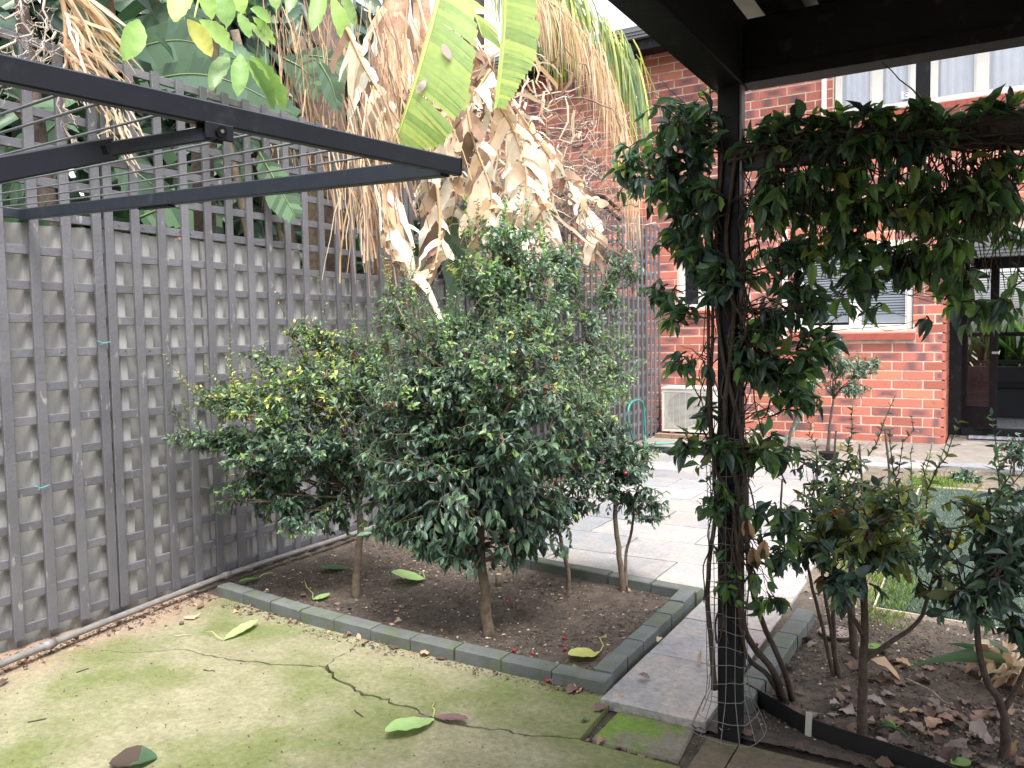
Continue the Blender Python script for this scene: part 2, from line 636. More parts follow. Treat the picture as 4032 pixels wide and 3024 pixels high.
M['husk'] = leaf_mat('brown_husk', (0.2, 0.125, 0.085), 0.7, 0.15, 0.35, 0.3)
M['dry'] = leaf_mat('dry_fallen_leaf', (0.2, 0.13, 0.1), 0.75, 0.08, 0.4, 0.3)
M['dry2'] = leaf_mat('grey_fallen_leaf', (0.26, 0.21, 0.19), 0.75, 0.08, 0.35, 0.3)
M['dry3'] = leaf_mat('dark_fallen_leaf', (0.09, 0.06, 0.05), 0.75, 0.05, 0.35, 0.3)
M['palm'] = leaf_mat('palm_strand', (0.22, 0.27, 0.1), 0.4, 0.3, 0.4)
M['palm_dead'] = leaf_mat('dead_palm_strand', (0.4, 0.27, 0.15), 0.6, 0.2, 0.3)
M['berry'] = mat('red_berry', (0.35, 0.02, 0.035), 0.3)
M['batten'] = mat('grey_batten_paint', (0.128, 0.127, 0.14), 0.5, (0.1, 0.099, 0.109), 0.25, scale=5, bscale=60)
M['sheet'] = mat('fence_sheet', (0.4, 0.395, 0.385), 0.6, (0.31, 0.305, 0.3), 0.1, scale=9, bscale=30, stretch=0.22)
M['sheet_shaded'] = mat('shaded_fence_sheet', (0.15, 0.145, 0.14), 0.65, (0.1, 0.096, 0.092), 0.1, scale=9, bscale=30, stretch=0.22)  # far sheets: shade of the foliage put into a darker colour
M['charcoal'] = mat('charcoal_paint', (0.009, 0.0095, 0.011), 0.6, (0.006, 0.0065, 0.008), 0.15, spec=0.25, scale=12)
M['black_alu'] = mat('black_aluminium', (0.02, 0.025, 0.037), 0.4, (0.016, 0.02, 0.03), 0.04, spec=0.5, scale=20)
M['wire'] = mat('line_wire', (0.12, 0.125, 0.135), 0.45)
M['white'] = mat('white_frame', (0.78, 0.76, 0.72), 0.4, (0.72, 0.7, 0.66), scale=3)
M['mortar'] = mat('mortar', (0.64, 0.53, 0.44), 0.9, (0.52, 0.42, 0.34), 0.3, scale=20)
M['kerb'] = mat('kerb_concrete', (0.125, 0.135, 0.138), 0.75, (0.085, 0.1, 0.085), 0.35, scale=9, bscale=120)
M['soil'] = mat('soil', (0.1, 0.078, 0.062), 0.95, (0.05, 0.04, 0.033), 0.9, scale=11, bscale=90, detail=10)
M['soil_pale'] = mat('pale_soil', (0.16, 0.13, 0.1), 0.95, (0.1, 0.08, 0.06), 0.9, scale=6, bscale=80, detail=10)


def vary(m, amt, scuff=None, lo=0.66, hi=0.74, sscale=30, sstretch=1.0, smax=0.6):
    """each piece its own tone; pale worn spots"""
    n, l = m.node_tree.nodes, m.node_tree.links
    b = n['Principled BSDF']
    geo = next(x for x in n if x.type == 'NEW_GEOMETRY')
    oi = n.new('ShaderNodeObjectInfo')
    r = n.new('ShaderNodeMapRange')
    r.inputs['To Min'].default_value = 1 - amt
    r.inputs['To Max'].default_value = 1 + amt
    l.new(oi.outputs['Random'], r.inputs['Value'])
    h = n.new('ShaderNodeHueSaturation')
    l.new(r.outputs[0], h.inputs['Value'])
    if b.inputs['Base Color'].links:
        l.new(b.inputs['Base Color'].links[0].from_socket, h.inputs['Color'])
    else:
        h.inputs['Color'].default_value = b.inputs['Base Color'].default_value
    last = h.outputs[0]
    if scuff:
        mp = n.new('ShaderNodeMapping')
        mp.inputs['Scale'].default_value = (1, 1, sstretch)
        t = n.new('ShaderNodeTexNoise')
        t.inputs['Scale'].default_value = sscale
        t.inputs['Detail'].default_value = 5
        l.new(geo.outputs['Position'], mp.inputs['Vector'])
        l.new(mp.outputs[0], t.inputs['Vector'])
        q = n.new('ShaderNodeMapRange')
        q.inputs['From Min'].default_value = lo
        q.inputs['From Max'].default_value = hi
        q.inputs['To Max'].default_value = smax
        l.new(t.outputs['Fac'], q.inputs['Value'])
        mx = n.new('ShaderNodeMix')
        mx.data_type = 'RGBA'
        mx.inputs['B'].default_value = (*scuff, 1)
        l.new(last, mx.inputs['A'])
        l.new(q.outputs[0], mx.inputs['Factor'])
        last = mx.outputs['Result']
    l.new(last, b.inputs['Base Color'])


vary(M['batten'], 0.14, (0.36, 0.34, 0.33), 0.64, 0.72, 26, 0.4)
vary(M['sheet'], 0.1, (0.2, 0.19, 0.185), 0.56, 0.72, 7, 0.35, 0.55)
vary(M['kerb'], 0.14, (0.1, 0.125, 0.055), 0.52, 0.66, 11, 1.0, 0.6)
vary(M['charcoal'], 0.1, (0.05, 0.05, 0.05), 0.6, 0.75, 17, 1.0, 0.5)
vary(M['black_alu'], 0.05, (0.075, 0.075, 0.08), 0.6, 0.78, 22, 1.0, 0.45)
vary(M['mortar'], 0.0, (0.22, 0.17, 0.14), 0.5, 0.7, 5, 1.0, 0.6)


def ground_mat(name, base, second, moss, moss_lo, moss_hi, mscale, rough, pink=None):
    m = mat(name, base, rough, second, 0.35, scale=7, bscale=140, detail=9)
    n, l = m.node_tree.nodes, m.node_tree.links
    b = n['Principled BSDF']
    old = b.inputs['Base Color'].links[0].from_socket
    geo = next(x for x in n if x.type == 'NEW_GEOMETRY')
    t = n.new('ShaderNodeTexNoise')
    t.inputs['Scale'].default_value = mscale
    t.inputs['Detail'].default_value = 6
    t.inputs['Roughness'].default_value = 0.55
    mp = n.new('ShaderNodeMapping')
    mp.inputs['Location'].default_value = (3.1, 0.4, 0)
    l.new(geo.outputs['Position'], mp.inputs['Vector'])
    l.new(mp.outputs[0], t.inputs['Vector'])
    r = n.new('ShaderNodeMapRange')
    r.interpolation_type = 'SMOOTHSTEP'
    r.inputs['From Min'].default_value = moss_lo
    r.inputs['From Max'].default_value = moss_hi
    l.new(t.outputs['Fac'], r.inputs['Value'])
    mx = n.new('ShaderNodeMix')
    mx.data_type = 'RGBA'
    mx.inputs['B'].default_value = (*moss, 1)
    l.new(old, mx.inputs['A'])
    l.new(r.outputs[0], mx.inputs['Factor'])
    last = mx.outputs['Result']
    if pink:
        sp = n.new('ShaderNodeSeparateXYZ')
        l.new(geo.outputs['Position'], sp.inputs[0])
        ad = n.new('ShaderNodeMath')
        ad.operation = 'MULTIPLY_ADD'
        ad.inputs[1].default_value = 0.55
        l.new(t.outputs['Fac'], ad.inputs[0])
        l.new(sp.outputs['X'], ad.inputs[2])
        r2 = n.new('ShaderNodeMapRange')
        r2.interpolation_type = 'SMOOTHSTEP'
        r2.inputs['From Min'].default_value = -3.15
        r2.inputs['From Max'].default_value = -3.6
        l.new(ad.outputs[0], r2.inputs['Value'])
        m2 = n.new('ShaderNodeMix')
        m2.data_type = 'RGBA'
        m2.inputs['B'].default_value = (*pink, 1)
        l.new(last, m2.inputs['A'])
        l.new(r2.outputs[0], m2.inputs['Factor'])
        last = m2.outputs['Result']
    # mottled aggregate
    t4 = n.new('ShaderNodeTexNoise')
    t4.inputs['Scale'].default_value = 38
    t4.inputs['Detail'].default_value = 8
    t4.inputs['Roughness'].default_value = 0.75
    l.new(geo.outputs['Position'], t4.inputs['Vector'])
    r4 = n.new('ShaderNodeMapRange')
    r4.inputs['From Min'].default_value = 0.3
    r4.inputs['From Max'].default_value = 0.7
    r4.inputs['To Min'].default_value = 0.62
    r4.inputs['To Max'].default_value = 1.32
    l.new(t4.outputs['Fac'], r4.inputs['Value'])
    h4 = n.new('ShaderNodeHueSaturation')
    l.new(r4.outputs[0], h4.inputs['Value'])
    l.new(last, h4.inputs['Color'])
    last = h4.outputs[0]
    # fine dark specks
    t3 = n.new('ShaderNodeTexNoise')
    t3.inputs['Scale'].default_value = 75
    t3.inputs['Detail'].default_value = 2
    l.new(geo.outputs['Position'], t3.inputs['Vector'])
    r3 = n.new('ShaderNodeMapRange')
    r3.inputs['From Min'].default_value = 0.64
    r3.inputs['From Max'].default_value = 0.76
    r3.inputs['To Max'].default_value = 0.55
    l.new(t3.outputs['Fac'], r3.inputs['Value'])
    m3 = n.new('ShaderNodeMix')
    m3.data_type = 'RGBA'
    m3.inputs['B'].default_value = (0.06, 0.055, 0.04, 1)
    l.new(last, m3.inputs['A'])
    l.new(r3.outputs[0], m3.inputs['Factor'])
    l.new(m3.outputs['Result'], b.inputs['Base Color'])
    return m


M['slab'] = ground_mat('mossy_concrete', (0.255, 0.24, 0.15), (0.2, 0.19, 0.112), (0.13, 0.15, 0.05), 0.43, 0.62, 1.5, 0.8, pink=(0.27, 0.19, 0.14))
M['paver_moss'] = ground_mat('mossy_paver', (0.2, 0.18, 0.14), (0.15, 0.135, 0.1), (0.12, 0.19, 0.03), 0.47, 0.58, 4.0, 0.85)
M['brown_slab'] = ground_mat('brown_slab', (0.15, 0.115, 0.08), (0.11, 0.085, 0.06), (0.12, 0.11, 0.06), 0.5, 0.7, 3.0, 0.85)
M['bluestone'] = [ground_mat('bluestone_a', (0.35, 0.34, 0.34), (0.27, 0.27, 0.28), (0.38, 0.345, 0.325), 0.45, 0.65, 3.0, 0.32),
                  ground_mat('bluestone_b', (0.3, 0.31, 0.33), (0.245, 0.255, 0.28), (0.34, 0.32, 0.305), 0.45, 0.65, 2.3, 0.28)]
M['house_path'] = ground_mat('house_path_concrete', (0.25, 0.225, 0.2), (0.18, 0.165, 0.145), (0.34, 0.315, 0.29), 0.55, 0.66, 2.2, 0.6)

for m_ in M['bluestone'] + [M['house_path']]:
    vary(m_, 0.12)

# ------------------------------------------------------------------ setting: ground
def grid_sheet(x0, x1, y0, y1, nx, ny, z, amp, seed=0):
    mb = MB()
    xs, ys = np.linspace(x0, x1, nx), np.linspace(y0, y1, ny)
    g = np.random.default_rng(seed)
    X, Y = np.meshgrid(xs, ys)
    Z = z + amp * (0.5 * np.sin(X * 7 + 1.3 * np.sin(Y * 5)) * np.sin(Y * 8 + 0.7) + g.normal(0, 0.45, X.shape))
    V = np.stack([X, Y, Z], -1).reshape(-1, 3)
    i = (np.arange(ny - 1)[:, None] * nx + np.arange(nx - 1)[None, :])
    q = np.stack([i, i + 1, i + nx + 1, i + nx], -1).reshape(-1)
    mb.add(V, q, np.full((nx - 1) * (ny - 1), 4))
    return mb


mb = MB()
mb.faces([(-60, -60, -0.10), (60, -60, -0.10), (60, 60, -0.10), (-60, 60, -0.10)], [(0, 1, 2, 3)])
solo('ground', mb, M['soil_pale'], 'bare earth ground under and around the yard', 'ground', kind='structure')
solo('bed_soil', grid_sheet(-4.05, -1.34, 2.95, 9.2, 150, 330, 0.0, 0.006, 1), M['soil'], 'dark brown soil of the kerbed bed beside the lattice fence', 'soil', kind='structure', smooth=True)
solo('gap_soil', grid_sheet(-1.36, -0.3, 1.0, 3.05, 70, 120, -0.026, 0.004, 2), M['soil'], 'strip of dirt in the gaps around the small mossy paver', 'soil', kind='structure', smooth=True)
solo('right_bed_soil', grid_sheet(-0.92, 2.2, 2.83, 4.62, 200, 130, 0.0, 0.006, 3), M['soil'], 'dark leaf-strewn soil of the bed behind the black edging', 'soil', kind='structure', smooth=True)
solo('lawn_soil', grid_sheet(-1.2, 2.4, 4.6, 9.35, 150, 190, 0.004, 0.006, 4), M['soil_pale'], 'pale bare soil surrounding the artificial turf', 'soil', kind='structure', smooth=True)

# cracked concrete slab: three pieces along the real cracks
g = np.random.default_rng(11)


def jag(pts, n, amp):
    P = np.array(pts, float)
    s = np.concatenate([[0], np.cumsum(np.linalg.norm(np.diff(P, axis=0), axis=1))])
    t = np.linspace(0, s[-1], n)
    Q = np.stack([np.interp(t, s, P[:, 0]), np.interp(t, s, P[:, 1])], 1)
    Q[1:-1] += g.normal(0, amp, (n - 2, 2)) + 0.006 * np.sin(np.arange(1, n - 1) * 0.9)[:, None]
    return Q


crack = jag([(-3.566, 2.221), (-3.375, 2.292), (-3.24, 2.414), (-2.975, 2.432), (-2.785, 2.476), (-2.614, 2.532), (-2.498, 2.583), (-2.344, 2.503), (-2.152, 2.457), (-1.932, 2.446), (-1.734, 2.415), (-1.568, 2.445), (-1.393, 2.481), (-1.235, 2.544)], 90, 0.005)
branch = jag([(-2.498, 2.583), (-2.514, 2.721), (-2.513, 2.846), (-2.49, 2.985)], 22, 0.006)
k0 = int(np.argmin(np.linalg.norm(crack - branch[0], axis=1)))
wdt = np.interp(np.arange(90), [0, 12, 30, 50, 75, 89], [0.0004, 0.003, 0.0055, 0.0065, 0.0042, 0.0026]) * g.uniform(0.6, 1.5, 90)
cu, cl = crack + np.stack([np.zeros(90), wdt], 1), crack - np.stack([np.zeros(90), wdt], 1)
bl, br = branch - np.array([0.003, 0]), branch + np.array([0.003, 0])
slab = thing('concrete_slab', (-2.4, 1.5, -0.06), 'mossy cracked concrete slab in front of the kerbed bed', 'slab', kind='structure')
mb = MB()
mb.prism([tuple(p) for p in np.vstack([cl, [[-1.235, 2.535], [-0.862, 2.535], [-0.862, -3], [-3.95, -3], [-3.95, 2.19], [-3.7, 2.2]]])[::-1]], -0.08, 0.0)
part('slab_piece', mb, M['slab'], slab)
mb = MB()
left = np.vstack([cu[:k0 + 1], bl[1:], [[-3.76, 3.03], [-3.95, 3.03], [-3.95, 2.192], [-3.7, 2.202]]])
mb.prism([tuple(p) for p in left], -0.08, 0.001)
part('slab_piece', mb, M['slab'], slab)
mb = MB()
right = np.vstack([cu[k0 + 1:], [[-1.235, 2.56], [-1.252, 2.9], [-1.275, 2.925], [-1.33, 2.945]], br[1:][::-1]])
mb.prism([tuple(p) for p in right], -0.08, 0.002)
part('slab_piece', mb, M['slab'], slab)
mb = MB()
mb.prism([(-1.213, 2.57), (-0.885, 2.587), (-0.912, 2.898), (-1.21, 2.83)], -0.08, -0.012, chamfer=0.008)
sp = thing('stepping_paver', (-1.05, 2.73, -0.07), 'small square mossy paver set in dirt beside the slab corner', 'paver')
part('paver', mb, M['paver_moss'], sp)
mb = MB()
mb.prism([(-1.207, 2.845), (-0.95, 2.903), (-1.08, 2.91), (-1.19, 2.876)], -0.08, -0.014)
part('broken_corner', mb, M['paver_moss'], sp)
bs = thing('pergola_slab', (0.6, 1.5, -0.07), 'dirty brown concrete slab under the pergola, bottom right', 'slab', kind='structure')
for x0, x1 in ((-0.842, -0.735), (-0.73, 0.45), (0.455, 2.2)):
    mb = MB()
    mb.prism([(x0, -3), (x1, -3), (x1, 2.80), (x0, 2.80)], -0.08, -0.008, chamfer=0.004)
    part('slab_piece', mb, M['brown_slab'], bs)

# bluestone path, slab by slab
path = thing('paved_path', (-1.2, 5.5, 0.0), 'pale wet-looking bluestone path leading to the house', 'path', kind='structure')


def paver(x0, x1, y0, y1, z=0.02):
    mb = MB()
    j = 0.006
    dz = float(g.normal(0, 0.0012))
    mb.prism([(x0 + j, y0 + j), (x1 - j, y0 + j), (x1 - j, y1 - j), (x0 + j, y1 - j)], -0.02, z + dz, chamfer=0.003)
    part('paver', mb, M['bluestone'][int(g.integers(2))], path)


ys = [2.83, 3.36, 3.86, 4.33]
for a, b in zip(ys[:-1], ys[1:]):
    paver(-1.29, -0.86, a, b)
row, y = 0, 4.33
while y < 9.1:
    y1 = min(y + 0.46, 9.1)
    x = -0.86 - 0.02 * row
    xl = -2.75 if y < 5.2 else -3.5
    wv = 0.42 if row % 2 else 0.78
    while x > xl + 0.05:
        x0 = max(x - wv, xl)
        paver(x0, x, y, y1)
        x, wv = x0, 0.78
    y, row = y1, row + 1
hp = thing('house_path', (-1.5, 10.2, 0), 'stained concrete path along the foot of the brick house', 'path', kind='structure')
xs = [-4.0, -2.6, -1.25, -0.42, 0.9, 2.4]
for a, b in zip(xs[:-1], xs[1:]):
    mb = MB()
    mb.prism([(a + 0.004, 9.72 if a > -1.3 else 9.12), (b - 0.004, 9.72 if a > -1.3 else 9.12), (b - 0.004, 11.3 if b < -0.3 else 12.3), (a + 0.004, 11.3 if b < -0.3 else 12.3)], -0.05, 0.018, chamfer=0.004)
    part('slab_piece', mb, M['house_path'], hp)
for a, b, c, d in ((-1.24, -0.42, 9.11, 9.41), (-1.24, -0.42, 9.415, 9.71), (-0.41, 0.45, 9.415, 9.71), (0.46, 1.3, 9.415, 9.71)):
    paver(a, b, c, d, 0.022)

# kerbs: each block a part
def kerb_row(name, label, p0, p1, n, wdt_, h, bow=0.0, z0=-0.03):
    p0, p1 = np.array(p0), np.array(p1)
    k = thing(name, (*((p0 + p1) / 2), 0), label, 'kerb', 'concrete block kerbs')
    t = (p1 - p0) / np.linalg.norm(p1 - p0)
    s = np.array([-t[1], t[0]])
    for i in range(n):
        a0, a1 = i / n, (i + 1) / n
        f = lambda a: p0 + (p1 - p0) * a + s * bow * math.sin(a * math.pi)
        a, b = f(a0), f(a1)
        tt = (b - a) / np.linalg.norm(b - a)
        ss = np.array([-tt[1], tt[0]]) * wdt_ / 2
        a, b = a + tt * 0.004 + g.normal(0, 0.0025, 2), b - tt * 0.004 + g.normal(0, 0.0025, 2)
        mb = MB()
        hh = h + float(g.normal(0, 0.0025))
        mb.obox((*a, (z0 + hh) / 2), (*b, (z0 + hh) / 2), wdt_, hh - z0, bevel=0.006)
        part('block', mb, M['kerb'], k)
    return k


kerb_row('kerb_edging', 'front row of grey kerb blocks between the mossy slab and shrub bed', (-3.72, 3.068), (-1.29, 2.948), 10, 0.085, 0.062, -0.056)
kerb_row('kerb_edging', 'row of kerb blocks between the shrub bed and the bluestone path', (-1.345, 2.98), (-1.37, 4.16), 6, 0.085, 0.06)
kerb_row('kerb_edging', 'far row of kerb blocks behind the shrub trunks', (-1.31, 4.205), (-2.95, 4.40), 6, 0.085, 0.058)
kerb_row('kerb_edging', 'short row of kerb blocks right of the vine-covered post', (-0.785, 3.02), (-0.755, 4.13), 6, 0.09, 0.065)

# soil crumbs, pebbles and mulch chips (nobody could count them)
def crumbs(name, label, boxes, n, rmin, rmax, mats, z=0.0, flat=0.6):
    mb = MB()
    base = np.array([(1, 0, 0), (-0.5, 0.87, 0), (-0.5, -0.87, 0), (0, 0, 1), (0, 0, -0.6)])
    F = [(0, 1, 3), (1, 2, 3), (2, 0, 3), (1, 0, 4), (2, 1, 4), (0, 2, 4)]
    fl = np.array([i for f in F for i in f])
    area = np.array([(b[1] - b[0]) * (b[3] - b[2]) for b in boxes])
    for b, a in zip(boxes, area / area.sum()):
        k = int(n * a)
        r = rmin + (rmax - rmin) * g.random(k) ** 3
        th = g.random(k) * 6.28
        c, s = np.cos(th), np.sin(th)
        V = base[None] * r[:, None, None] * g.uniform(0.6, 1.4, (k, 5, 3))
        V[:, :, 2] *= flat
        X = V[:, :, 0] * c[:, None] - V[:, :, 1] * s[:, None]
        Y = V[:, :, 0] * s[:, None] + V[:, :, 1] * c[:, None]
        V[:, :, 0], V[:, :, 1] = X, Y
        V[:, :, 0] += g.uniform(b[0], b[1], k)[:, None]
        V[:, :, 1] += g.uniform(b[2], b[3], k)[:, None]
        V[:, :, 2] += z + r[:, None] * 0.25
        mb.add(V.reshape(-1, 3), (fl[None] + (np.arange(k) * 5)[:, None]).ravel(), np.full(k * 6, 3), np.repeat(g.choice(len(mats), k, p=PM[:len(mats)] / PM[:len(mats)].sum()), 6))
    return solo(name, mb, mats, label, 'crumbs', kind='stuff')


PM = np.array([0.66, 0.25, 0.075, 0.015])
cm = [mat('dark_crumb', (0.072, 0.055, 0.044), 0.95), mat('brown_crumb', (0.15, 0.115, 0.085), 0.95), mat('tan_chip', (0.32, 0.24, 0.17), 0.9), mat('white_pebble', (0.55, 0.5, 0.44), 0.8)]
crumbs('soil_crumbs', 'crumbs of soil, chips and pebbles in the kerbed bed', [(-3.75, -1.4, 3.05, 4.2), (-3.9, -2.6, 4.2, 7.0)], 26000, 0.0025, 0.012, cm)
crumbs('soil_crumbs', 'crumbs of soil and chips in the right bed', [(-0.72, 0.7, 2.92, 4.6)], 14000, 0.0025, 0.011, cm)
crumbs('soil_crumbs', 'crumbs of pale soil beside the turf', [(-0.9, -0.45, 4.5, 9.0), (-0.45, 0.6, 8.1, 9.3)], 6000, 0.003, 0.012, [cm[1], cm[2], cm[0], cm[3]])
crumbs('soil_crumbs', 'crumbs of dirt in the gaps around the mossy paver', [(-1.235, -1.21, 2.56, 2.9), (-0.9, -0.845, 2.56, 2.84), (-1.22, -0.86, 2.54, 2.575), (-1.24, -0.85, 2.86, 2.9)], 2600, 0.002, 0.008, cm, -0.03)
crumbs('slab_grit', 'scattered grit on the mossy concrete slab', [(-3.8, -0.9, 1.2, 2.5), (-3.7, -1.3, 2.5, 2.9)], 1500, 0.001, 0.0055, [cm[0], cm[1], cm[2]], 0.002)
crumbs('kerb_foot_dirt', 'line of dirt gathered along the foot of the front kerb', [(-3.6, -2.9, 2.9, 2.97), (-2.9, -2.2, 2.83, 2.9), (-2.2, -1.4, 2.83, 2.9)], 1500, 0.0015, 0.007, cm, 0.001)
crumbs('fence_foot_litter', 'dark crumbs of litter gathered along the foot of the fence', [(-3.9, -3.72, 1.6, 3.0)], 1800, 0.002, 0.009, cm, 0.0)

# artificial turf with its white edging
turf_m = mat('turf', (0.028, 0.05, 0.038), 0.8, (0.045, 0.07, 0.055), 0.6, scale=18, bscale=220)
mb = MB()
mb.prism([(-0.465, 4.44), (2.3, 4.25), (2.3, 8.1), (-0.49, 8.07)], 0.0, 0.022)
solo('turf', mb, turf_m, 'rectangle of dull green artificial turf', 'turf', kind='structure')
k = 26000
x, y = g.uniform(-0.46, 0.75, k), 4.44 + 3.6 * g.random(k) ** 1.5
hgt = g.uniform(0.008, 0.02, k)
th = g.random(k) * 6.28
V = np.zeros((k, 3, 3))
V[:, 0] = np.stack([x - 0.003 * np.cos(th), y - 0.003 * np.sin(th), np.full(k, 0.02)], 1)
V[:, 1] = np.stack([x + 0.003 * np.cos(th), y + 0.003 * np.sin(th), np.full(k, 0.02)], 1)
V[:, 2] = np.stack([x + g.normal(0, 0.008, k), y + g.normal(0, 0.008, k), 0.02 + hgt], 1)
mb = MB()
mb.add(V.reshape(-1, 3), np.arange(3 * k), np.full(k, 3), g.choice(3, k, p=[0.6, 0.3, 0.1]))
solo('turf_blades', mb, [leaf_mat('turf_blade', (0.03, 0.058, 0.044), 0.7, 0.1), leaf_mat('turf_blade_pale', (0.06, 0.09, 0.07), 0.7, 0.1), leaf_mat('turf_blade_dry', (0.2, 0.2, 0.12), 0.6, 0.1)], 'short blades of the artificial turf', 'turf', kind='stuff')
for lab, a, b in (('thin white edging strip along the near side of the turf', (-0.468, 4.43), (2.3, 4.24)), ('thin white edging strip along the path side of the turf', (-0.478, 4.44), (-0.503, 8.09)), ('thin white edging strip along the far side of the turf', (-0.50, 8.1), (2.3, 8.13))):
    mb = MB()
    mb.obox((*a, 0.012), (*b, 0.012), 0.007, 0.034)
    solo('turf_edging', mb, M['mortar'], lab, 'edging strip', 'white edging strips of the turf', base=(*a, 0))
# moss tufts at the turf's edge
k = 6000
cxy = np.array([(-0.40, 4.6), (-0.42, 5.0), (-0.43, 5.8), (-0.44, 6.6), (-0.6, 6.9), (-0.62, 6.0), (-0.3, 8.4), (-0.5, 8.3), (-0.65, 5.2)])
cc = cxy[g.integers(len(cxy), size=k)]
x, y = cc[:, 0] + g.normal(0, 0.07, k), cc[:, 1] + g.normal(0, 0.2, k)
V = np.zeros((k, 3, 3))
V[:, 0] = np.stack([x - 0.004, y, np.full(k, 0.015)], 1)
V[:, 1] = np.stack([x + 0.004, y + g.normal(0, 0.004, k), np.full(k, 0.015)], 1)
V[:, 2] = np.stack([x + g.normal(0, 0.012, k), y + g.normal(0, 0.012, k), 0.03 + 0.02 * g.random(k)], 1)
mb = MB()
mb.add(V.reshape(-1, 3), np.arange(3 * k), np.full(k, 3))
solo('moss', mb, leaf_mat('moss_blade', (0.12, 0.19, 0.035), 0.7, 0.3), 'bright green moss growing along the turf edge', 'moss', kind='stuff')

# ------------------------------------------------------------------ lattice fence
XF = -3.92
fence = thing('lattice_fence', (XF, 5.5, 0), 'tall grey painted lattice screen of square battens', 'fence')
PITCH = 0.1585
starts = [(-0.06, 2.549), (2.564, 5.10), (5.115, 7.65), (7.665, 10.72)]
bat_cache = {}


def bar(nm, p, sx, sy, sz, parent, m):
    key = (nm, round(sx, 3), round(sy, 3), round(sz, 3))
    if key not in bat_cache:
        q = MB()
        if sz > sy:
            q.obox((0, 0, -sz / 2), (0, 0, sz / 2), sx, sy, (0, 1, 0), bevel=0.0025)
        else:
            q.obox((0, -sy / 2, 0), (0, sy / 2, 0), sx, sz, bevel=0.0025)
        bat_cache[key] = q.mesh(nm, m)
    T = Matrix.Translation(p) @ Matrix.Rotation(float(g.normal(0, 0.0022)), 4, 'X')
    return inst(nm, bat_cache[key], parent, T)


for pi, (ya, yb) in enumerate(starts):
    n = int(round((yb - ya) / PITCH))
    zoff = [0.0, -0.008, 0.004, 0.0][pi]
    ztop = [2.87, 2.89, 2.87, 2.87][pi]
    for i in range(n + 1):
        y = ya + 0.024 + (yb - ya - 0.048) * i / n
        bar('vertical_batten', (XF + 0.0125, y, (ztop + 0.05) / 2 + float(g.normal(0, 0.002))), 0.019, 0.048, ztop - 0.05, fence, M['batten'])
    for k in range(18):
        z = 0.085 + 0.1637 * k + zoff + float(g.normal(0, 0.0015))
        bar('horizontal_batten', (XF - 0.0075, (ya + yb) / 2, z), 0.019, yb - ya, 0.043, fence, M['batten'])
sc = MB()
sc.tube([(0, 0, 0), (0.004, 0, 0)], 0.006, 8)
scm = sc.mesh('screw', M['kerb'])
for ya in (2.2, 2.48, 2.66, 3.1, 3.45, 4.05, 4.7):
    for k in (3, 8, 12):
        inst('screw', scm, fence, Matrix.Translation((XF + 0.002, ya + 0.08 + float(g.normal(0, 0.02)) - (ya + 0.08 - 0.024) % PITCH + PITCH / 2, 0.085 + 0.1637 * k)))
sheets = thing('corrugated_fence', (-4.03, 5.0, 0), 'pale corrugated sheet fence standing behind the lattice', 'fence')
y = -0.8
si = 0
while y < 10.0:
    L = 0.8
    top = 2.02 if y < 3.4 else 1.9
    mb = MB()
    prof = []
    for k in range(int(L / 0.16)):
        y0 = y + 0.16 * k
        prof += [(y0, -0.028), (y0 + 0.07, -0.028), (y0 + 0.095, 0.008), (y0 + 0.135, 0.008)]
    prof.append((y + L + 0.02, -0.028))
    n = len(prof)
    xo = -3.962 + 0.0012 * (si % 2)
    V = [(xo + q, yy, z) for z in (-0.05, top + float(g.normal(0, 0.004))) for yy, q in prof]
    mb.faces(V, [(i, n + i, n + i + 1, i + 1) for i in range(n - 1)])
    part('sheet', mb, M['sheet'] if y < 6.2 else M['sheet_shaded'], sheets)
    y += L
    si += 1
for y in (0.9, 3.3, 5.7, 8.1, 10.5):
    mb = MB()
    mb.box(-4.14, -4.05, y, y + 0.09, -0.05, 2.85)
    part('post', mb, M['bark_dark'], sheets)
pipe_m = mat('grey_pipe', (0.2, 0.19, 0.185), 0.5, (0.15, 0.14, 0.135), 0.15, scale=14)
pipe = thing('drain_pipe', (-3.8, 3.0, 0.05), 'grey painted pipe running along the foot of the fence', 'pipe')
mb = MB()
pp = smooth_path([(-3.62, 1.3, 0.05), (-3.68, 1.83, 0.052), (-3.77, 2.4, 0.05), (-3.845, 3.14, 0.056), (-3.85, 3.6, 0.06), (-3.845, 4.1, 0.058), (-3.85, 5.0, 0.058)], 30)
mb.tube(pp, 0.0165, 12)
part('pipe_run', mb, pipe_m, pipe, True)
for i in (7, 15):
    mb = MB()
    mb.tube([pp[i] - (pp[i + 1] - pp[i]) * 0.25, pp[i] + (pp[i + 1] - pp[i]) * 0.25], 0.022, 12)
    part('coupling', mb, pipe_m, pipe, True)
twine_m = mat('teal_twine', (0.1, 0.35, 0.36), 0.7)
for lab, (u, v) in (('scrap of teal twine tied to the lattice at mid height', (222, 740)), ('scrap of teal twine hanging low on the lattice', (88, 1052))):
    p = on_x(u, v, XF + 0.028)
    mb = MB()
    mb.tube([p + (0, -0.03, 0.01), p + (0.006, 0, -0.004), p + (0.003, 0.04, 0.004)], 0.0018, 4)
    mb.tube([p + (0, -0.015, -0.012), p + (0.007, 0.005, 0.0), p + (0.004, 0.02, -0.01)], 0.0018, 4)
    solo('twine', mb, twine_m, lab, 'twine', base=p)

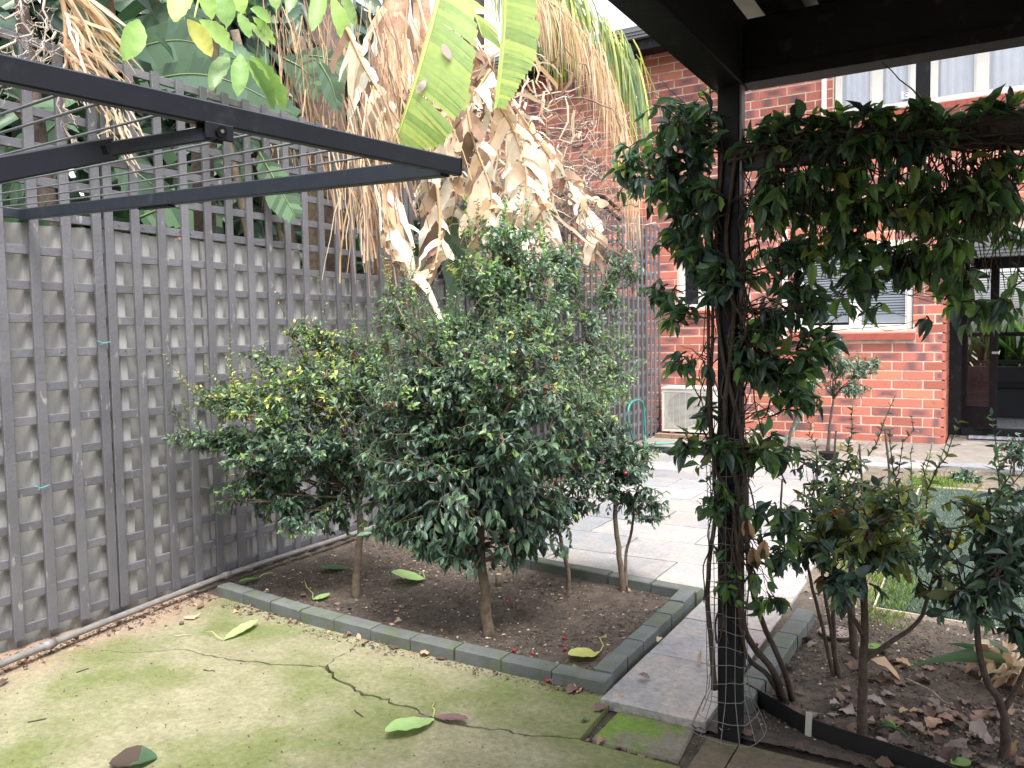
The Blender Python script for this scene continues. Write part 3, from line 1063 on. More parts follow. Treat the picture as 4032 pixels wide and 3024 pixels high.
# ------------------------------------------------------------------ brick house
def brick_mat(name, kind, col):
    m = bpy.data.materials.new(name)
    m.use_nodes = True
    n, l = m.node_tree.nodes, m.node_tree.links
    b = n['Principled BSDF']
    b.inputs['Roughness'].default_value = 0.75
    geo, oi = n.new('ShaderNodeNewGeometry'), n.new('ShaderNodeObjectInfo')
    ad = n.new('ShaderNodeMath')
    l.new(geo.outputs['Random Per Island'], ad.inputs[0])
    l.new(oi.outputs['Random'], ad.inputs[1])
    fr = n.new('ShaderNodeMath')
    fr.operation = 'FRACT'
    l.new(ad.outputs[0], fr.inputs[0])
    t = n.new('ShaderNodeTexNoise')
    t.inputs['Scale'].default_value = 14
    t.inputs['Detail'].default_value = 7
    t.inputs['Roughness'].default_value = 0.7
    l.new(geo.outputs['Position'], t.inputs['Vector'])
    h = n.new('ShaderNodeHueSaturation')
    h.inputs['Color'].default_value = (*col, 1)
    mr = n.new('ShaderNodeMapRange')
    mr.inputs['To Min'].default_value = 0.72
    mr.inputs['To Max'].default_value = 1.22
    l.new(fr.outputs[0], mr.inputs['Value'])
    l.new(mr.outputs[0], h.inputs['Value'])
    last = h.outputs[0]
    uv = n.new('ShaderNodeUVMap')
    sp = n.new('ShaderNodeSeparateXYZ')
    l.new(uv.outputs[0], sp.inputs[0])

    def mth(op, a, b_=None, c=None):
        q = n.new('ShaderNodeMath')
        q.operation = op
        for i, v_ in enumerate((a, b_, c)):
            if v_ is None:
                continue
            if isinstance(v_, (int, float)):
                q.inputs[i].default_value = v_
            else:
                l.new(v_, q.inputs[i])
        return q.outputs[0]
    if kind == 'centre':
        dx = mth('MULTIPLY', mth('ABSOLUTE', mth('SUBTRACT', sp.outputs[0], 0.5)), 2.0)
        dy = mth('MULTIPLY', mth('ABSOLUTE', mth('SUBTRACT', sp.outputs[1], 0.5)), 1.7)
        f = mth('MAXIMUM', dx, dy)
    elif kind == 'band':
        f = mth('MULTIPLY', mth('ABSOLUTE', mth('SUBTRACT', sp.outputs[0], 0.62)), 3.2)
    else:
        f = None
    mx = n.new('ShaderNodeMix')
    mx.data_type = 'RGBA'
    mx.inputs['B'].default_value = (0.13, 0.075, 0.085, 1)
    l.new(last, mx.inputs['A'])
    if f is not None:
        r = n.new('ShaderNodeMapRange')
        r.inputs['From Min'].default_value = 1.15
        r.inputs['From Max'].default_value = 0.55
        r.inputs['To Max'].default_value = 0.85
        l.new(mth('MULTIPLY_ADD', t.outputs['Fac'], 0.9, mth('SUBTRACT', f, 0.15)), r.inputs['Value'])
    else:
        r = n.new('ShaderNodeMapRange')
        r.inputs['From Min'].default_value = 0.56
        r.inputs['From Max'].default_value = 0.72
        r.inputs['To Max'].default_value = 0.5
        l.new(t.outputs['Fac'], r.inputs['Value'])
    l.new(r.outputs[0], mx.inputs['Factor'])
    l.new(mx.outputs['Result'], b.inputs['Base Color'])
    bp = n.new('ShaderNodeBump')
    bp.inputs['Strength'].default_value = 0.3
    bp.inputs['Distance'].default_value = 0.01
    l.new(t.outputs['Fac'], bp.inputs['Height'])
    l.new(bp.outputs['Normal'], b.inputs['Normal'])
    return m


BM = [brick_mat('brick_red', 'plain', (0.45, 0.14, 0.1)), brick_mat('brick_dark_centre', 'centre', (0.43, 0.135, 0.1)), brick_mat('brick_banded', 'band', (0.42, 0.13, 0.098)), brick_mat('brick_orange', 'plain', (0.48, 0.17, 0.105))]
BPROB = [0.3, 0.38, 0.2, 0.12]
YW = 11.17
house = thing('brick_house', (-2.5, 11.4, 0), 'two-storey red brick house with white windows beyond the garden', 'house')
BL, BH, JT = 0.352, 0.1156, 0.016
# openings: x0, x1, z0, z1
OPEN = [(-1.74, -0.80, 4.15, 5.3), (-0.66, 0.56, 4.15, 5.3), (-2.2, -0.80, 1.43, 2.46), (-3.797, -3.30, 1.77, 2.44), (-0.80, -0.66, 4.15, 5.3)]
LO_X1, UP_X1, Z_UP = -0.435, 2.6, 2.58
WALL_L, WALL_T = -9.0, 5.62


def wall_boxes(x0, x1, z0, z1, holes):
    xs = sorted({x0, x1, *[h for o in holes for h in o[:2] if x0 < h < x1]})
    zs = sorted({z0, z1, *[h for o in holes for h in o[2:] if z0 < h < z1]})
    for a, b in zip(xs[:-1], xs[1:]):
        run = None
        for c, d in zip(zs[:-1], zs[1:]):
            hole = any(o[0] < (a + b) / 2 < o[1] and o[2] < (c + d) / 2 < o[3] for o in holes)
            if hole:
                if run:
                    yield a, b, run[0], run[1]
                run = None
            else:
                run = (run[0], d) if run else (c, d)
        if run:
            yield a, b, run[0], run[1]


mb = MB()
for a, b, c, d in wall_boxes(WALL_L, LO_X1 - 0.04, 0.0, Z_UP, OPEN):
    mb.box(a, b, YW + 0.004, YW + 0.22, c, d)
for a, b, c, d in wall_boxes(WALL_L, UP_X1, Z_UP, WALL_T, OPEN):
    mb.box(a, b, YW + 0.004, YW + 0.22, c, d)
part('wall', mb, M['mortar'], house)
# side return of the wall into the porch
mb = MB()
mb.box(LO_X1 - 0.2, LO_X1 - 0.012, YW + 0.225, 12.3, 0, Z_UP)
part('porch_wall', mb, M['mortar'], house)


def brick_mesh(l_, m, hgt=BH):
    mb_ = MB()
    a, b = l_ - JT, hgt - JT
    c = 0.003
    V = [(0, c, 0), (a, c, 0), (a, c, b), (0, c, b), (c, 0, c), (a - c, 0, c), (a - c, 0, b - c), (c, 0, b - c), (0, 0.03, 0), (a, 0.03, 0), (a, 0.03, b), (0, 0.03, b)]
    F = [(4, 5, 6, 7), (0, 1, 5, 4), (1, 2, 6, 5), (2, 3, 7, 6), (3, 0, 4, 7), (8, 9, 1, 0), (9, 10, 2, 1), (10, 11, 3, 2), (11, 8, 0, 3)]
    uvs = [(V[i][0] / a, V[i][2] / b) for f in F for i in f]
    mb_.add(V, [i for f in F for i in f], [4] * 9, m, uvs)
    return mb_


def clear(x0, x1, z0, z1):
    """cut a brick against the openings"""
    segs = [(x0, x1)]
    for o in OPEN + [(-1.74, 0.56, 4.06, 4.15), (-2.25, -0.76, 1.3, 1.43), (-3.83, -3.27, 1.66, 1.77)]:
        if z1 - 0.02 > o[2] and z0 + 0.02 < o[3]:
            ns = []
            for a, b in segs:
                if b <= o[0] or a >= o[1]:
                    ns.append((a, b))
                else:
                    if a < o[0] - 0.03:
                        ns.append((a, o[0]))
                    if b > o[1] + 0.03:
                        ns.append((o[1], b))
            segs = ns
    return segs


bricks = []
for r in range(int(WALL_T / BH)):
    z = r * BH
    xr = LO_X1 if z < Z_UP - 0.01 else UP_X1
    off = 0.0 if r == 0 else (0.237 if r % 2 else 0.119)
    shift = 0 if z < Z_UP - 0.01 else math.ceil((UP_X1 - LO_X1) / BL)
    x = LO_X1 + off - (0 if off == 0 else BL) + BL * shift + (BL if off else 0)
    while x > WALL_L:
        a, b = max(x - BL, WALL_L), min(x, xr)
        if b - a > 0.04:
            for s0, s1 in clear(a, b, z, z + BH):
                bricks.append((s0, s1, z))
        x -= BL
bx = np.array(bricks)
u, v, d = proj(np.stack([(bx[:, 0] + bx[:, 1]) / 2, np.full(len(bx), YW), bx[:, 2] + BH / 2], 1))
ZONES = [(1430, 730, 2050, 975), (1330, 80, 1590, 330), (1590, 150, 1800, 310), (1435, 470, 1560, 730), (1560, 480, 1720, 960), (1120, 130, 1340, 420), (1960, 540, 2050, 740), (1300, 330, 1440, 600)]
rank = np.full(len(bx), 99.0)
for i, zn in enumerate(ZONES):
    ins = (u > zn[0]) & (u < zn[2]) & (v > zn[1]) & (v < zn[3])
    rank[ins & (rank > 50)] = i
rank -= (bx[:, 1] - bx[:, 0])
order = np.argsort(rank)
single = set(int(i) for i in order[:300])
bcache = {}
rest = MB()
gb = np.random.default_rng(5)
for i, (a, b, z) in enumerate(bricks):
    m = int(gb.choice(4, p=BPROB))
    yy = YW + float(gb.normal(0, 0.0012))
    if i in single:
        key = (round(b - a, 3), m)
        if key not in bcache:
            q = brick_mesh(b - a, 0)
            bcache[key] = q.mesh('brick', BM[m])
        inst('brick', bcache[key], house, Matrix.Translation((a, yy, z)))
    else:
        q = brick_mesh(b - a, m)
        rest.add(q.V[0] + np.array([a, yy, z]), q.L[0], q.T[0], m, q.UV[0])
part('brickwork', rest, BM, house, kind='stuff')
# porch side bricks (seen edge on)
q = MB()
for r in range(int(Z_UP / BH)):
    y = YW + 0.0
    o = 0.11 if r % 2 else 0.0
    k = 0
    while y < 12.25:
        ln = (0.165 if r % 2 else 0.24) if k == 0 else BL
        y1 = min(y + ln, 12.28)
        q.box(LO_X1 - 0.03, LO_X1, y + JT * (k > 0) + (0.031 if k == 0 else 0), y1, r * BH, r * BH + BH - JT, int(gb.choice(4, p=BPROB)))
        y = y1
        k += 1
part('porch_brickwork', q, BM, house, kind='stuff')
# rowlock sill bricks under the upper windows, painted sills below
pink = mat('painted_sill_brick', (0.5, 0.13, 0.1), 0.55, (0.42, 0.11, 0.09), 0.1, scale=6)
x = -1.74
while x < 0.5:
    mb = MB()
    mb.obox((x + 0.05, YW - 0.055, 4.085), (x + 0.05, YW + 0.14, 4.135), 0.1116, 0.075, bevel=0.003)
    part('sill_brick', mb, pink, house)
    x += 0.115
for x0, x1, z1 in ((-2.25, -0.76, 1.43), (-3.83, -3.27, 1.77)):
    x = x0
    while x < x1 - 0.05:
        mb = MB()
        mb.obox((x + 0.05, YW - 0.06, z1 - 0.085), (x + 0.05, YW + 0.15, z1 - 0.04), 0.113, 0.085, bevel=0.003)
        part('sill_brick', mb, pink, house)
        x += 0.1145

glass = bpy.data.materials.new('window_glass')
glass.use_nodes = True
n, l = glass.node_tree.nodes, glass.node_tree.links
n.remove(n['Principled BSDF'])
gl, tp, mx, fn = n.new('ShaderNodeBsdfGlossy'), n.new('ShaderNodeBsdfTransparent'), n.new('ShaderNodeMixShader'), n.new('ShaderNodeFresnel')
gl.inputs['Roughness'].default_value = 0.03
gl.inputs['Color'].default_value = (0.95, 0.97, 1.0, 1)
tp.inputs['Color'].default_value = (0.985, 0.99, 1.0, 1)
fn.inputs['IOR'].default_value = 1.5
l.new(fn.outputs[0], mx.inputs[0])
l.new(tp.outputs[0], mx.inputs[1])
l.new(gl.outputs[0], mx.inputs[2])
l.new(mx.outputs[0], n['Material Output'].inputs['Surface'])
curtain_m = mat('sheer_curtain', (0.88, 0.89, 0.93), 0.8, (0.8, 0.82, 0.87), scale=3)
dark_in = mat('dark_room', (0.03, 0.03, 0.035), 0.9)
screen_m = mat('fly_screen', (0.05, 0.05, 0.055), 0.8)
slat_m = mat('blind_slat', (0.8, 0.84, 0.9), 0.45)


def window(x0, x1, z0, z1, bars, yf=YW + 0.04, t=0.06):
    """frame with uprights at bars; panes between them"""
    f = MB()
    f.box(x0, x1, yf, yf + 0.06, z0, z0 + t * 1.1)
    f.box(x0, x1, yf, yf + 0.06, z1 - t, z1)
    for a, b in [(x0, x0 + t)] + bars + [(x1 - t, x1)]:
        f.box(a, b, yf - 0.004, yf + 0.063, z0 + t * 1.1, z1 - t)
    wv = part('window', f, M['white'], house)
    ed = [x0 + t] + [c for b in bars for c in b] + [x1 - t]
    for i in range(0, len(ed), 2):
        q_ = MB()
        q_.box(ed[i] + 0.001, ed[i + 1] - 0.001, yf + 0.036, yf + 0.041, z0 + t * 1.1, z1 - t)
        part('pane', q_, glass, wv)
        q_ = MB()
        a, b = ed[i], ed[i + 1]
        for xa, xb in ((a, a + 0.022), (b - 0.022, b)):
            q_.box(xa, xb, yf + 0.012, yf + 0.034, z0 + t * 1.1 + 0.001, z1 - t - 0.001)
        part('sash', q_, M['white'], wv)
    return wv, ed


def curtain(wv, x0, x1, z0, z1, y, m, folds=14):
    q_ = MB()
    xs = np.linspace(x0, x1, folds * 4)
    ph = np.sin(np.linspace(0, folds * 2 * math.pi, len(xs))) * 0.02
    V = [(a, y + p, z) for z in (z0, z1) for a, p in zip(xs, ph)]
    k_ = len(xs)
    q_.faces(V, [(i, i + 1, k_ + i + 1, k_ + i) for i in range(k_ - 1)])
    part('curtain', q_, m, wv, True)


w1, _ = window(-1.73, -0.81, 4.15, 5.3, [(-1.30, -1.20)])
curtain(w1, -1.66, -1.2, 4.18, 5.28, YW + 0.15, curtain_m, 7)
curtain(w1, -1.2, -0.86, 4.18, 5.28, YW + 0.15, curtain_m, 5)
w2, _ = window(-0.65, 0.55, 4.15, 5.3, [(-0.17, -0.06)])
curtain(w2, -0.6, -0.1, 4.18, 5.28, YW + 0.16, curtain_m, 6)
curtain(w2, -0.05, 0.5, 4.18, 5.28, YW + 0.16, curtain_m, 6)  # white curtain added here to stand in for the sky reflection
mb = MB()
mb.box(-0.80, -0.66, YW + 0.03, YW + 0.1, 4.15, 5.3)
part('dark_mullion', mb, M['charcoal'], house)
# small sticker in the corner of the second pane
st = MB()
st.box(-0.965, -0.865, YW + 0.030, YW + 0.0302 + 0.001, 4.245, 4.345)
o = part('sticker', st, mat('sticker_white', (0.7, 0.72, 0.75), 0.5), w1)
for nm, col, geo_ in (('sticker_bar', (0.6, 0.2, 0.2), 'bar'), ('sticker_ring', (0.25, 0.32, 0.42), 'ring')):
    q = MB()
    if geo_ == 'bar':
        q.box(-0.94, -0.885, YW + 0.0285, YW + 0.0297, 4.325, 4.338)
    else:
        for k in range(13):
            a = math.radians(40 + 280 * k / 13)
            a2 = math.radians(40 + 280 * (k + 1) / 13)
            pts = [(-0.913 + r_ * math.cos(t_), YW + 0.0285, 4.288 + r_ * math.sin(t_)) for r_, t_ in ((0.014, a), (0.026, a), (0.026, a2), (0.014, a2))]
            q.faces(pts, [(0, 1, 2, 3)])
    q = part(nm, q, mat(nm, col, 0.5), w1)
w3, ed3 = window(-2.19, -0.81, 1.43, 2.46, [(-1.52, -1.42)])
bl = MB()
bl.obox((0, 0, 0), (0.56, 0, 0), 0.028, 0.0012, (0, -0.9, 0.55))
bm = bl.mesh('blind_slat', slat_m)
for x0, zb in ((-2.12, 1.62), (-1.43, 1.6)):
    z = 2.36
    while z > zb:
        inst('blind_slat', bm, w3, Matrix.Translation((x0, YW + 0.115, z)))
        z -= 0.034
    q = MB()
    q.box(x0, x0 + 0.56, YW + 0.11, YW + 0.12, zb - 0.09, zb - 0.0)
    part('blind_bottom', q, slat_m, w3)
w4, _ = window(-3.79, -3.31, 1.77, 2.44, [(-3.50, -3.44)], t=0.05)
q = MB()
q.box(-3.735, -3.505, YW + 0.11, YW + 0.115, 1.83, 2.39)
part('fly_screen', q, screen_m, w4)
# cream awning head over the lower window
q = MB()
q.box(-2.2, -0.78, YW - 0.05, YW + 0.001, 2.462, 2.53)
part('window_head', q, mat('cream_head', (0.6, 0.55, 0.46), 0.6), house)
for x0, z0, z1 in ((-1.885, 3.9, 5.5), (-2.36, 1.33, 2.75)):
    q = MB()
    q.box(x0, x0 + 0.062, YW - 0.03, YW - 0.001, z0, z1)
    part('trim_strip', q, M['white'], house)
# rooms behind the glass
q = MB()
q.box(-6, -0.4, 14.0, 14.1, 0, 5.6)
q.box(-0.4, 2.6, 14.0, 14.1, 0, 0.85)  # opening above this, added in the back wall to let light in
q.box(-0.4, 2.6, 14.0, 14.1, 2.3, 5.6)
q.box(2.3, 2.6, 14.0, 14.1, 0.85, 2.3)
q.box(-6, 2.6, YW + 0.23, 14.0, Z_UP - 0.03, Z_UP + 0.1)
q.box(-6, -5.9, YW + 0.23, 14.0, 0, 5.6)
q.box(-6, LO_X1 - 0.21, YW + 0.23, 14.0, -0.02, 0.02)
q.box(-0.98, -0.92, 12.32, 14.0, 0.02, Z_UP - 0.03)
q.box(2.5, 2.6, YW + 0.23, 14.0, 0, 5.6)
q.box(-6, 2.6, YW + 0.23, 14.0, 5.6, 5.7)
part('interior', q, dark_in, house)
# eaves: fascia, gutter, soffit
q = MB()
q.box(WALL_L, UP_X1, 10.72, 10.745, 5.30, 5.50)
part('fascia', q, M['charcoal'], house)
q = MB()
q.box(WALL_L, UP_X1, 10.75, YW + 0.2, 5.36, 5.38)
part('soffit', q, M['charcoal'], house)
gut = mat('gutter', (0.13, 0.135, 0.145), 0.4)
q = MB()
for i, (a, b) in enumerate(((5.44, 5.475), (5.48, 5.515), (5.52, 5.56))):
    q.box(WALL_L, UP_X1, 10.64 - 0.012 * i, 10.715, a, b)
part('gutter', q, gut, house)
q = MB()
q.faces([(WALL_L, 10.7, 5.57), (UP_X1, 10.7, 5.57), (UP_X1, 15, 7.3), (WALL_L, 15, 7.3)], [(0, 1, 2, 3)])
part('roof', q, M['charcoal'], house)
# porch: beam, door frame, open glazed door, fixed glass, floor
q = MB()
q.box(LO_X1 + 0.002, 2.5, 11.0, YW - 0.002, 2.26, 2.56)
for z in (2.30, 2.34, 2.38):
    q.box(LO_X1 + 0.003, 2.5, 10.985, 10.999, z, z + 0.02)
part('porch_beam', q, gut, house)
q = MB()
q.box(LO_X1 + 0.01, 2.5, YW + 0.005, 12.3, 2.5, 2.56)
part('porch_ceiling', q, M['charcoal'], house)
q = MB()
q.box(LO_X1 + 0.005, -0.28, 12.2, 12.31, 0.02, 2.5)
q.box(1.7, 1.8, 12.2, 12.31, 0.02, 2.5)
q.box(-0.28, 1.7, 12.2, 12.31, 2.36, 2.5)
q.box(-0.28, 1.7, 12.15, 12.31, 0.02, 0.12)
part('door_frame', q, M['charcoal'], house)
ang = math.radians(-24)
dm = MB()
W_ = 0.42
hx, hy = -0.28, 12.19


def dpt(a, b, z0, z1):
    ca, sa = math.cos(ang), math.sin(ang)
    dm_ = [(hx + a * ca, hy + a * sa), (hx + b * ca, hy + b * sa), (hx + b * ca - 0.04 * sa, hy + b * sa + 0.04 * ca), (hx + a * ca - 0.04 * sa, hy + a * sa + 0.04 * ca)]
    return dm_, z0, z1


for a, b, z0, z1 in ((0, 0.05, 0.13, 2.33), (W_ - 0.09, W_, 0.13, 2.33), (0.05, W_ - 0.09, 0.13, 0.42), (0.05, W_ - 0.09, 2.2, 2.33)):
    dm.prism(*dpt(a, b, z0, z1))
door = part('door', dm, M['charcoal'], house)
q = MB()
pl, z0, z1 = dpt(0.05, W_ - 0.09, 0.42, 2.2)
q.prism([tuple(np.array(p) * 1.0 + (0.0, 0.012)) for p in (pl[0], pl[1])] + [(pl[1][0], pl[1][1] + 0.018), (pl[0][0], pl[0][1] + 0.018)], z0, z1)
part('door_glass', q, glass, door)
q = MB()
ca, sa = math.cos(ang), math.sin(ang)
q.box(hx + (W_ - 0.06) * ca, hx + (W_ + 0.02) * ca, hy + W_ * sa - 0.05, hy + W_ * sa - 0.03, 1.1, 1.13)
part('handle', q, mat('handle', (0.5, 0.5, 0.5), 0.3, metal=1.0), door)
tile_m = mat('floor_tile', (0.4, 0.41, 0.42), 0.3, (0.3, 0.31, 0.33), scale=6)
for i in range(7):
    for j in range(6):
        q = MB()
        x0, y0 = -0.9 + 0.42 * j + (0.2 if i % 2 else 0), 12.33 + 0.235 * i
        q.box(x0, x0 + 0.41, y0, y0 + 0.228, 0.0, 0.1)
        part('floor_tile', q, tile_m, house)
# far window's rails, blind and plants, added in place of door glass reflections
q = MB()
q.box(-0.2, 2.3, 13.93, 13.96, 0.9, 0.95)
q.box(-0.2, 2.3, 13.9, 13.98, 0.55, 0.62)
q.box(-0.4, 2.3, 14.02, 14.06, 1.3, 1.36)
part('room_rail', q, M['charcoal'], house)
gl_l = Leaves([LINEAR[0], LINEAR[1]], [M['fresh'], M['mid']])
for k in range(150):
    c_ = np.array([rng.uniform(-0.3, 1.7), 15.1 + rng.uniform(-0.3, 0.3), 0.3 + 0.5 * rng.random()])
    gl_l.add(c_, np.array([rng.normal(0, 0.6), -0.2, 1.0]), (0, -1, 0.3), rng.uniform(0.6, 1.2), 0.06, int(rng.integers(2)))
zs = MB()
zs.obox((-0.38, 13.9, 0), (2.28, 13.9, 0), 0.028, 0.0012, (0, 0.5, 1))
zm = zs.mesh('blind_slat', slat_m)
for k in range(20):
    inst('blind_slat', zm, house, Matrix.Translation((0, 0, 1.55 + 0.036 * k)))
pot = thing('reflection_plant', (0.5, 15.1, -0.1), 'strappy green plant added beyond the rear window in place of a glass reflection', 'plant')
gl_l.build(pot, 70)
# door mat with a pale woven pattern
mat_o = thing('door_mat', (0.1, 12.0, 0.02), 'dark blue door mat with pale zigzag pattern before the glass door', 'door mat')
q = MB()
q.box(-0.2, 0.55, 11.75, 12.12, 0.02, 0.034)
part('mat_base', q, mat('mat_navy', (0.02, 0.025, 0.05), 0.9), mat_o)
for k in range(6):
    q = MB()
    y0 = 11.79 + 0.055 * k
    for i in range(14):
        xa = -0.19 + 0.052 * i
        q.obox((xa, y0 + (0.02 if i % 2 else -0.008), 0.0355), (xa + 0.052, y0 + (-0.008 if i % 2 else 0.02), 0.0355), 0.012, 0.003)
    part('zigzag', q, mat('mat_pale', (0.55, 0.57, 0.62), 0.9), mat_o)

# ------------------------------------------------------------------ air conditioner, pipes and hoses by the house
cas = mat('ac_casing', (0.66, 0.64, 0.6), 0.5, (0.55, 0.53, 0.48), scale=5)
ac = thing('air_conditioner', (-3.4, 10.68, 0.1), 'white outdoor air conditioner unit on a brick plinth by the lattice end', 'air conditioner')
AX0, AX1, AY0, AY1, AZ0, AZ1 = -3.80, -2.98, 10.5, 10.86, 0.10, 0.70
q = MB()
q.box(AX0, AX1, AY0 + 0.02, AY1, AZ0, AZ1 - 0.025)
for a, b, c, d in ((AX0, AX0 + 0.03, AZ0, AZ1 - 0.026), (AX1 - 0.22, AX1, AZ0, AZ1 - 0.026), (AX0 + 0.03, AX1 - 0.22, AZ0, AZ0 + 0.035), (AX0 + 0.03, AX1 - 0.22, AZ1 - 0.07, AZ1 - 0.026)):
    q.box(a, b, AY0 - 0.002, AY0 + 0.019, c, d)
part('casing', q, cas, ac)
q = MB()
q.prism([(AX0 - 0.008, AY0 - 0.012), (AX1 + 0.008, AY0 - 0.012), (AX1 + 0.008, AY1 + 0.008), (AX0 - 0.008, AY1 + 0.008)], AZ1 - 0.024, AZ1, chamfer=0.006)
part('lid', q, cas, ac)
q = MB()
q.tube([(AX0 + 0.3, AY0 + 0.0195, 0.395), (AX0 + 0.3, AY0 + 0.012, 0.395)], 0.235, 28)
fan = part('fan_opening', q, mat('fan_dark', (0.1, 0.1, 0.11), 0.6), ac)
q = MB()
q.tube([(AX0 + 0.3, AY0 + 0.0115, 0.395), (AX0 + 0.3, AY0 + 0.008, 0.395)], 0.06, 18)
part('fan_hub', q, mat('fan_hub', (0.2, 0.2, 0.21), 0.6), fan)
q = MB()
q.box(AX0 + 0.03, AX1 - 0.22, AY0 - 0.001, AY0 + 0.003, 0, 0.007)
lm = q.mesh('grille_bar', cas)
z = AZ0 + 0.045
while z < AZ1 - 0.075:
    inst('grille_bar', lm, ac, Matrix.Translation((0, 0, z)))
    z += 0.0155
q = MB()
for k in range(6):
    q.box(AX0 + 0.07 + 0.085 * k, AX0 + 0.074 + 0.085 * k, AY0 + 0.0035, AY0 + 0.007, AZ0 + 0.035, AZ1 - 0.07)
part('grille_support', q, cas, ac)
q = MB()
q.box(AX1 - 0.16, AX1 - 0.07, AY0 - 0.004, AY0 - 0.0025, 0.47, 0.5)
part('badge', q, mat('badge_grey', (0.3, 0.3, 0.33), 0.4), ac)
q = MB()
for x in (AX0 + 0.1, AX1 - 0.2):
    q.box(x, x + 0.06, AY0 + 0.03, AY1, 0.075, 0.099)
part('foot', q, cas, ac)
pl_ = thing('brick_plinth', (-3.4, 10.6, 0.02), 'low brick plinth under the air conditioner', 'plinth')
x = -3.86
while x < -2.95:
    q = MB()
    q.box(x, x + 0.225, 10.38, 10.92, 0.0, 0.073 + 0.001 * random.random())
    part('brick', q, mat('plinth_brick', (0.2, 0.13, 0.09), 0.9, (0.26, 0.18, 0.12), 0.4, scale=12), pl_)
    x += 0.235
# white condensate pipe with a tap
wp = thing('waste_pipe', (-2.3, 11.05, 0.1), 'white elbow pipe with small valve at the foot of the brick wall', 'pipe')
a = on_y(1590, 933, 11.06)
b = on_y(1662, 933, 11.06)
c = on_y(1664, 898, 11.06)
q = MB()
q.tube([a, b + (-0.03, 0, 0), b + (-0.008, 0, 0.008), b + (0, 0, 0.03), c], 0.013, 10)
part('pipe_run', q, M['white'], wp, True)
q = MB()
q.tube([c + (0, 0, -0.005), c + (0, 0, 0.05)], 0.018, 10)
q.tube([c + (0, 0, 0.02), c + (0.06, 0, 0.02)], 0.008, 8)
part('valve', q, M['white'], wp, True)
hose_m = mat('green_hose', (0.02, 0.2, 0.17), 0.4, (0.03, 0.26, 0.21), scale=6)
q = MB()
hp_ = [on_x(u_, v_, -3.72) for u_, v_ in ((1372, 965), (1362, 930), (1356, 895), (1362, 872), (1376, 864), (1388, 870), (1392, 900), (1394, 945))]
hp_ += [on_z(1396, 958, 0.06), on_z(1412, 960, 0.05), on_z(1450, 958, 0.05), on_z(1500, 962, 0.05)]
q.tube(smooth_path(hp_, 60), 0.013, 8)
solo('garden_hose', q, hose_m, 'teal garden hose looped up against the lattice beside the air conditioner', 'hose', base=on_z(1396, 958, 0.0), smooth=True)
q = MB()
hp_ = [on_y(1735, 868, 11.1), on_y(1728, 905, 11.1), on_y(1708, 935, 11.0), on_z(1680, 962, 0.05), on_z(1640, 972, 0.05), on_z(1580, 975, 0.05)]
q.tube(smooth_path(hp_, 40), 0.012, 8)
hz = thing('garden_hose', on_y(1735, 900, 11.0), 'teal hose running down the brick wall to a blue tap fitting', 'hose')
part('hose_run', q, hose_m, hz, True)
q = MB()
q.tube([on_y(1735, 872, 11.1), on_y(1737, 855, 11.1)], 0.024, 10)
part('tap_fitting', q, mat('blue_plastic', (0.02, 0.08, 0.5), 0.4), hz, True)
# low black bed edging in front of the house plants
q = MB()
q.box(-3.75, -2.0, 9.10, 9.118, 0, 0.09)
solo('bed_edging', q, M['black_alu'], 'low black edging of the far bed by the air conditioner', 'edging', base=(-2.9, 9.1, 0))
for lab, px in (('first black pot saucer at the foot of the far standard shrub', (1690, 985)), ('second black pot saucer at the foot of the far standard shrub', (1790, 990))):
    p = on_z(*px, 0.03)
    q = MB()
    q.tube([(*p[:2], 0.02), (*p[:2], 0.1)], [0.09, 0.11], 16)
    solo('plant_pot', q, M['charcoal'], lab.replace('first', 'left').replace('second', 'right').replace(' saucer', ''), 'pot', base=(*p[:2], 0.02))

# ------------------------------------------------------------------ pergola
per = thing('pergola', (-0.78, 2.84, 0), 'charcoal timber pergola whose post and beams frame the right side', 'pergola')
PX0, PX1, PY0, PY1 = -0.812, -0.737, 2.802, 2.880
q = MB()
q.obox((-0.7745, 2.841, -0.06), (-0.7745, 2.841, 2.275), 0.075, 0.078, (0, 1, 0), bevel=0.004)
part('post', q, M['charcoal'], per)
q = MB()
q.box(-0.7355, -0.7285, 2.80, 2.84, 1.9, 2.275)
part('post_packer', q, M['batten'], per)
q = MB()
q.obox((-0.725, 2.86, 2.385), (3.4, 2.86, 2.385), 0.09, 0.214, bevel=0.004)
q.box(-0.72, 3.4, 2.80, 2.814, 2.277, 2.318)
part('beam', q, M['charcoal'], per)
q = MB()
q.obox((-0.785, 2.905, 2.40), (-0.785, -3.0, 2.40), 0.11, 0.24, bevel=0.004)
part('beam', q, M['charcoal'], per)
for x in (-0.62, -0.45, -0.05, 0.32, 0.7, 1.1, 1.5, 1.9, 2.3, 2.7, 3.1):
    q = MB()
    q.obox((x, 3.33, 2.545), (x, -3.0, 2.545), 0.08 if x < -0.4 else 0.05, 0.1, bevel=0.003)
    part('rafter', q, M['charcoal'], per)
q = MB()
q.obox((-0.85, 3.36, 2.58), (3.4, 3.36, 2.58), 0.03, 0.09)
part('fascia_board', q, M['charcoal'], per)
roof_m = mat('roof_board', (0.5, 0.43, 0.38), 0.7, (0.4, 0.34, 0.3), 0.2, scale=10)
x = -0.86
while x < 3.4:
    q = MB()
    q.box(x, x + 0.19, -3.0, 3.34, 2.598 + 0.0006 * random.random(), 2.622)
    part('roof_board', q, roof_m, per)
    x += 0.193
q = MB()
q.obox((-0.728, 2.845, 2.04), (3.2, 2.845, 2.0), 0.05, 0.092, bevel=0.006)
part('rail', q, mat('weathered_rail', (0.06, 0.058, 0.056), 0.8, (0.035, 0.034, 0.033), 0.5, scale=15), per)
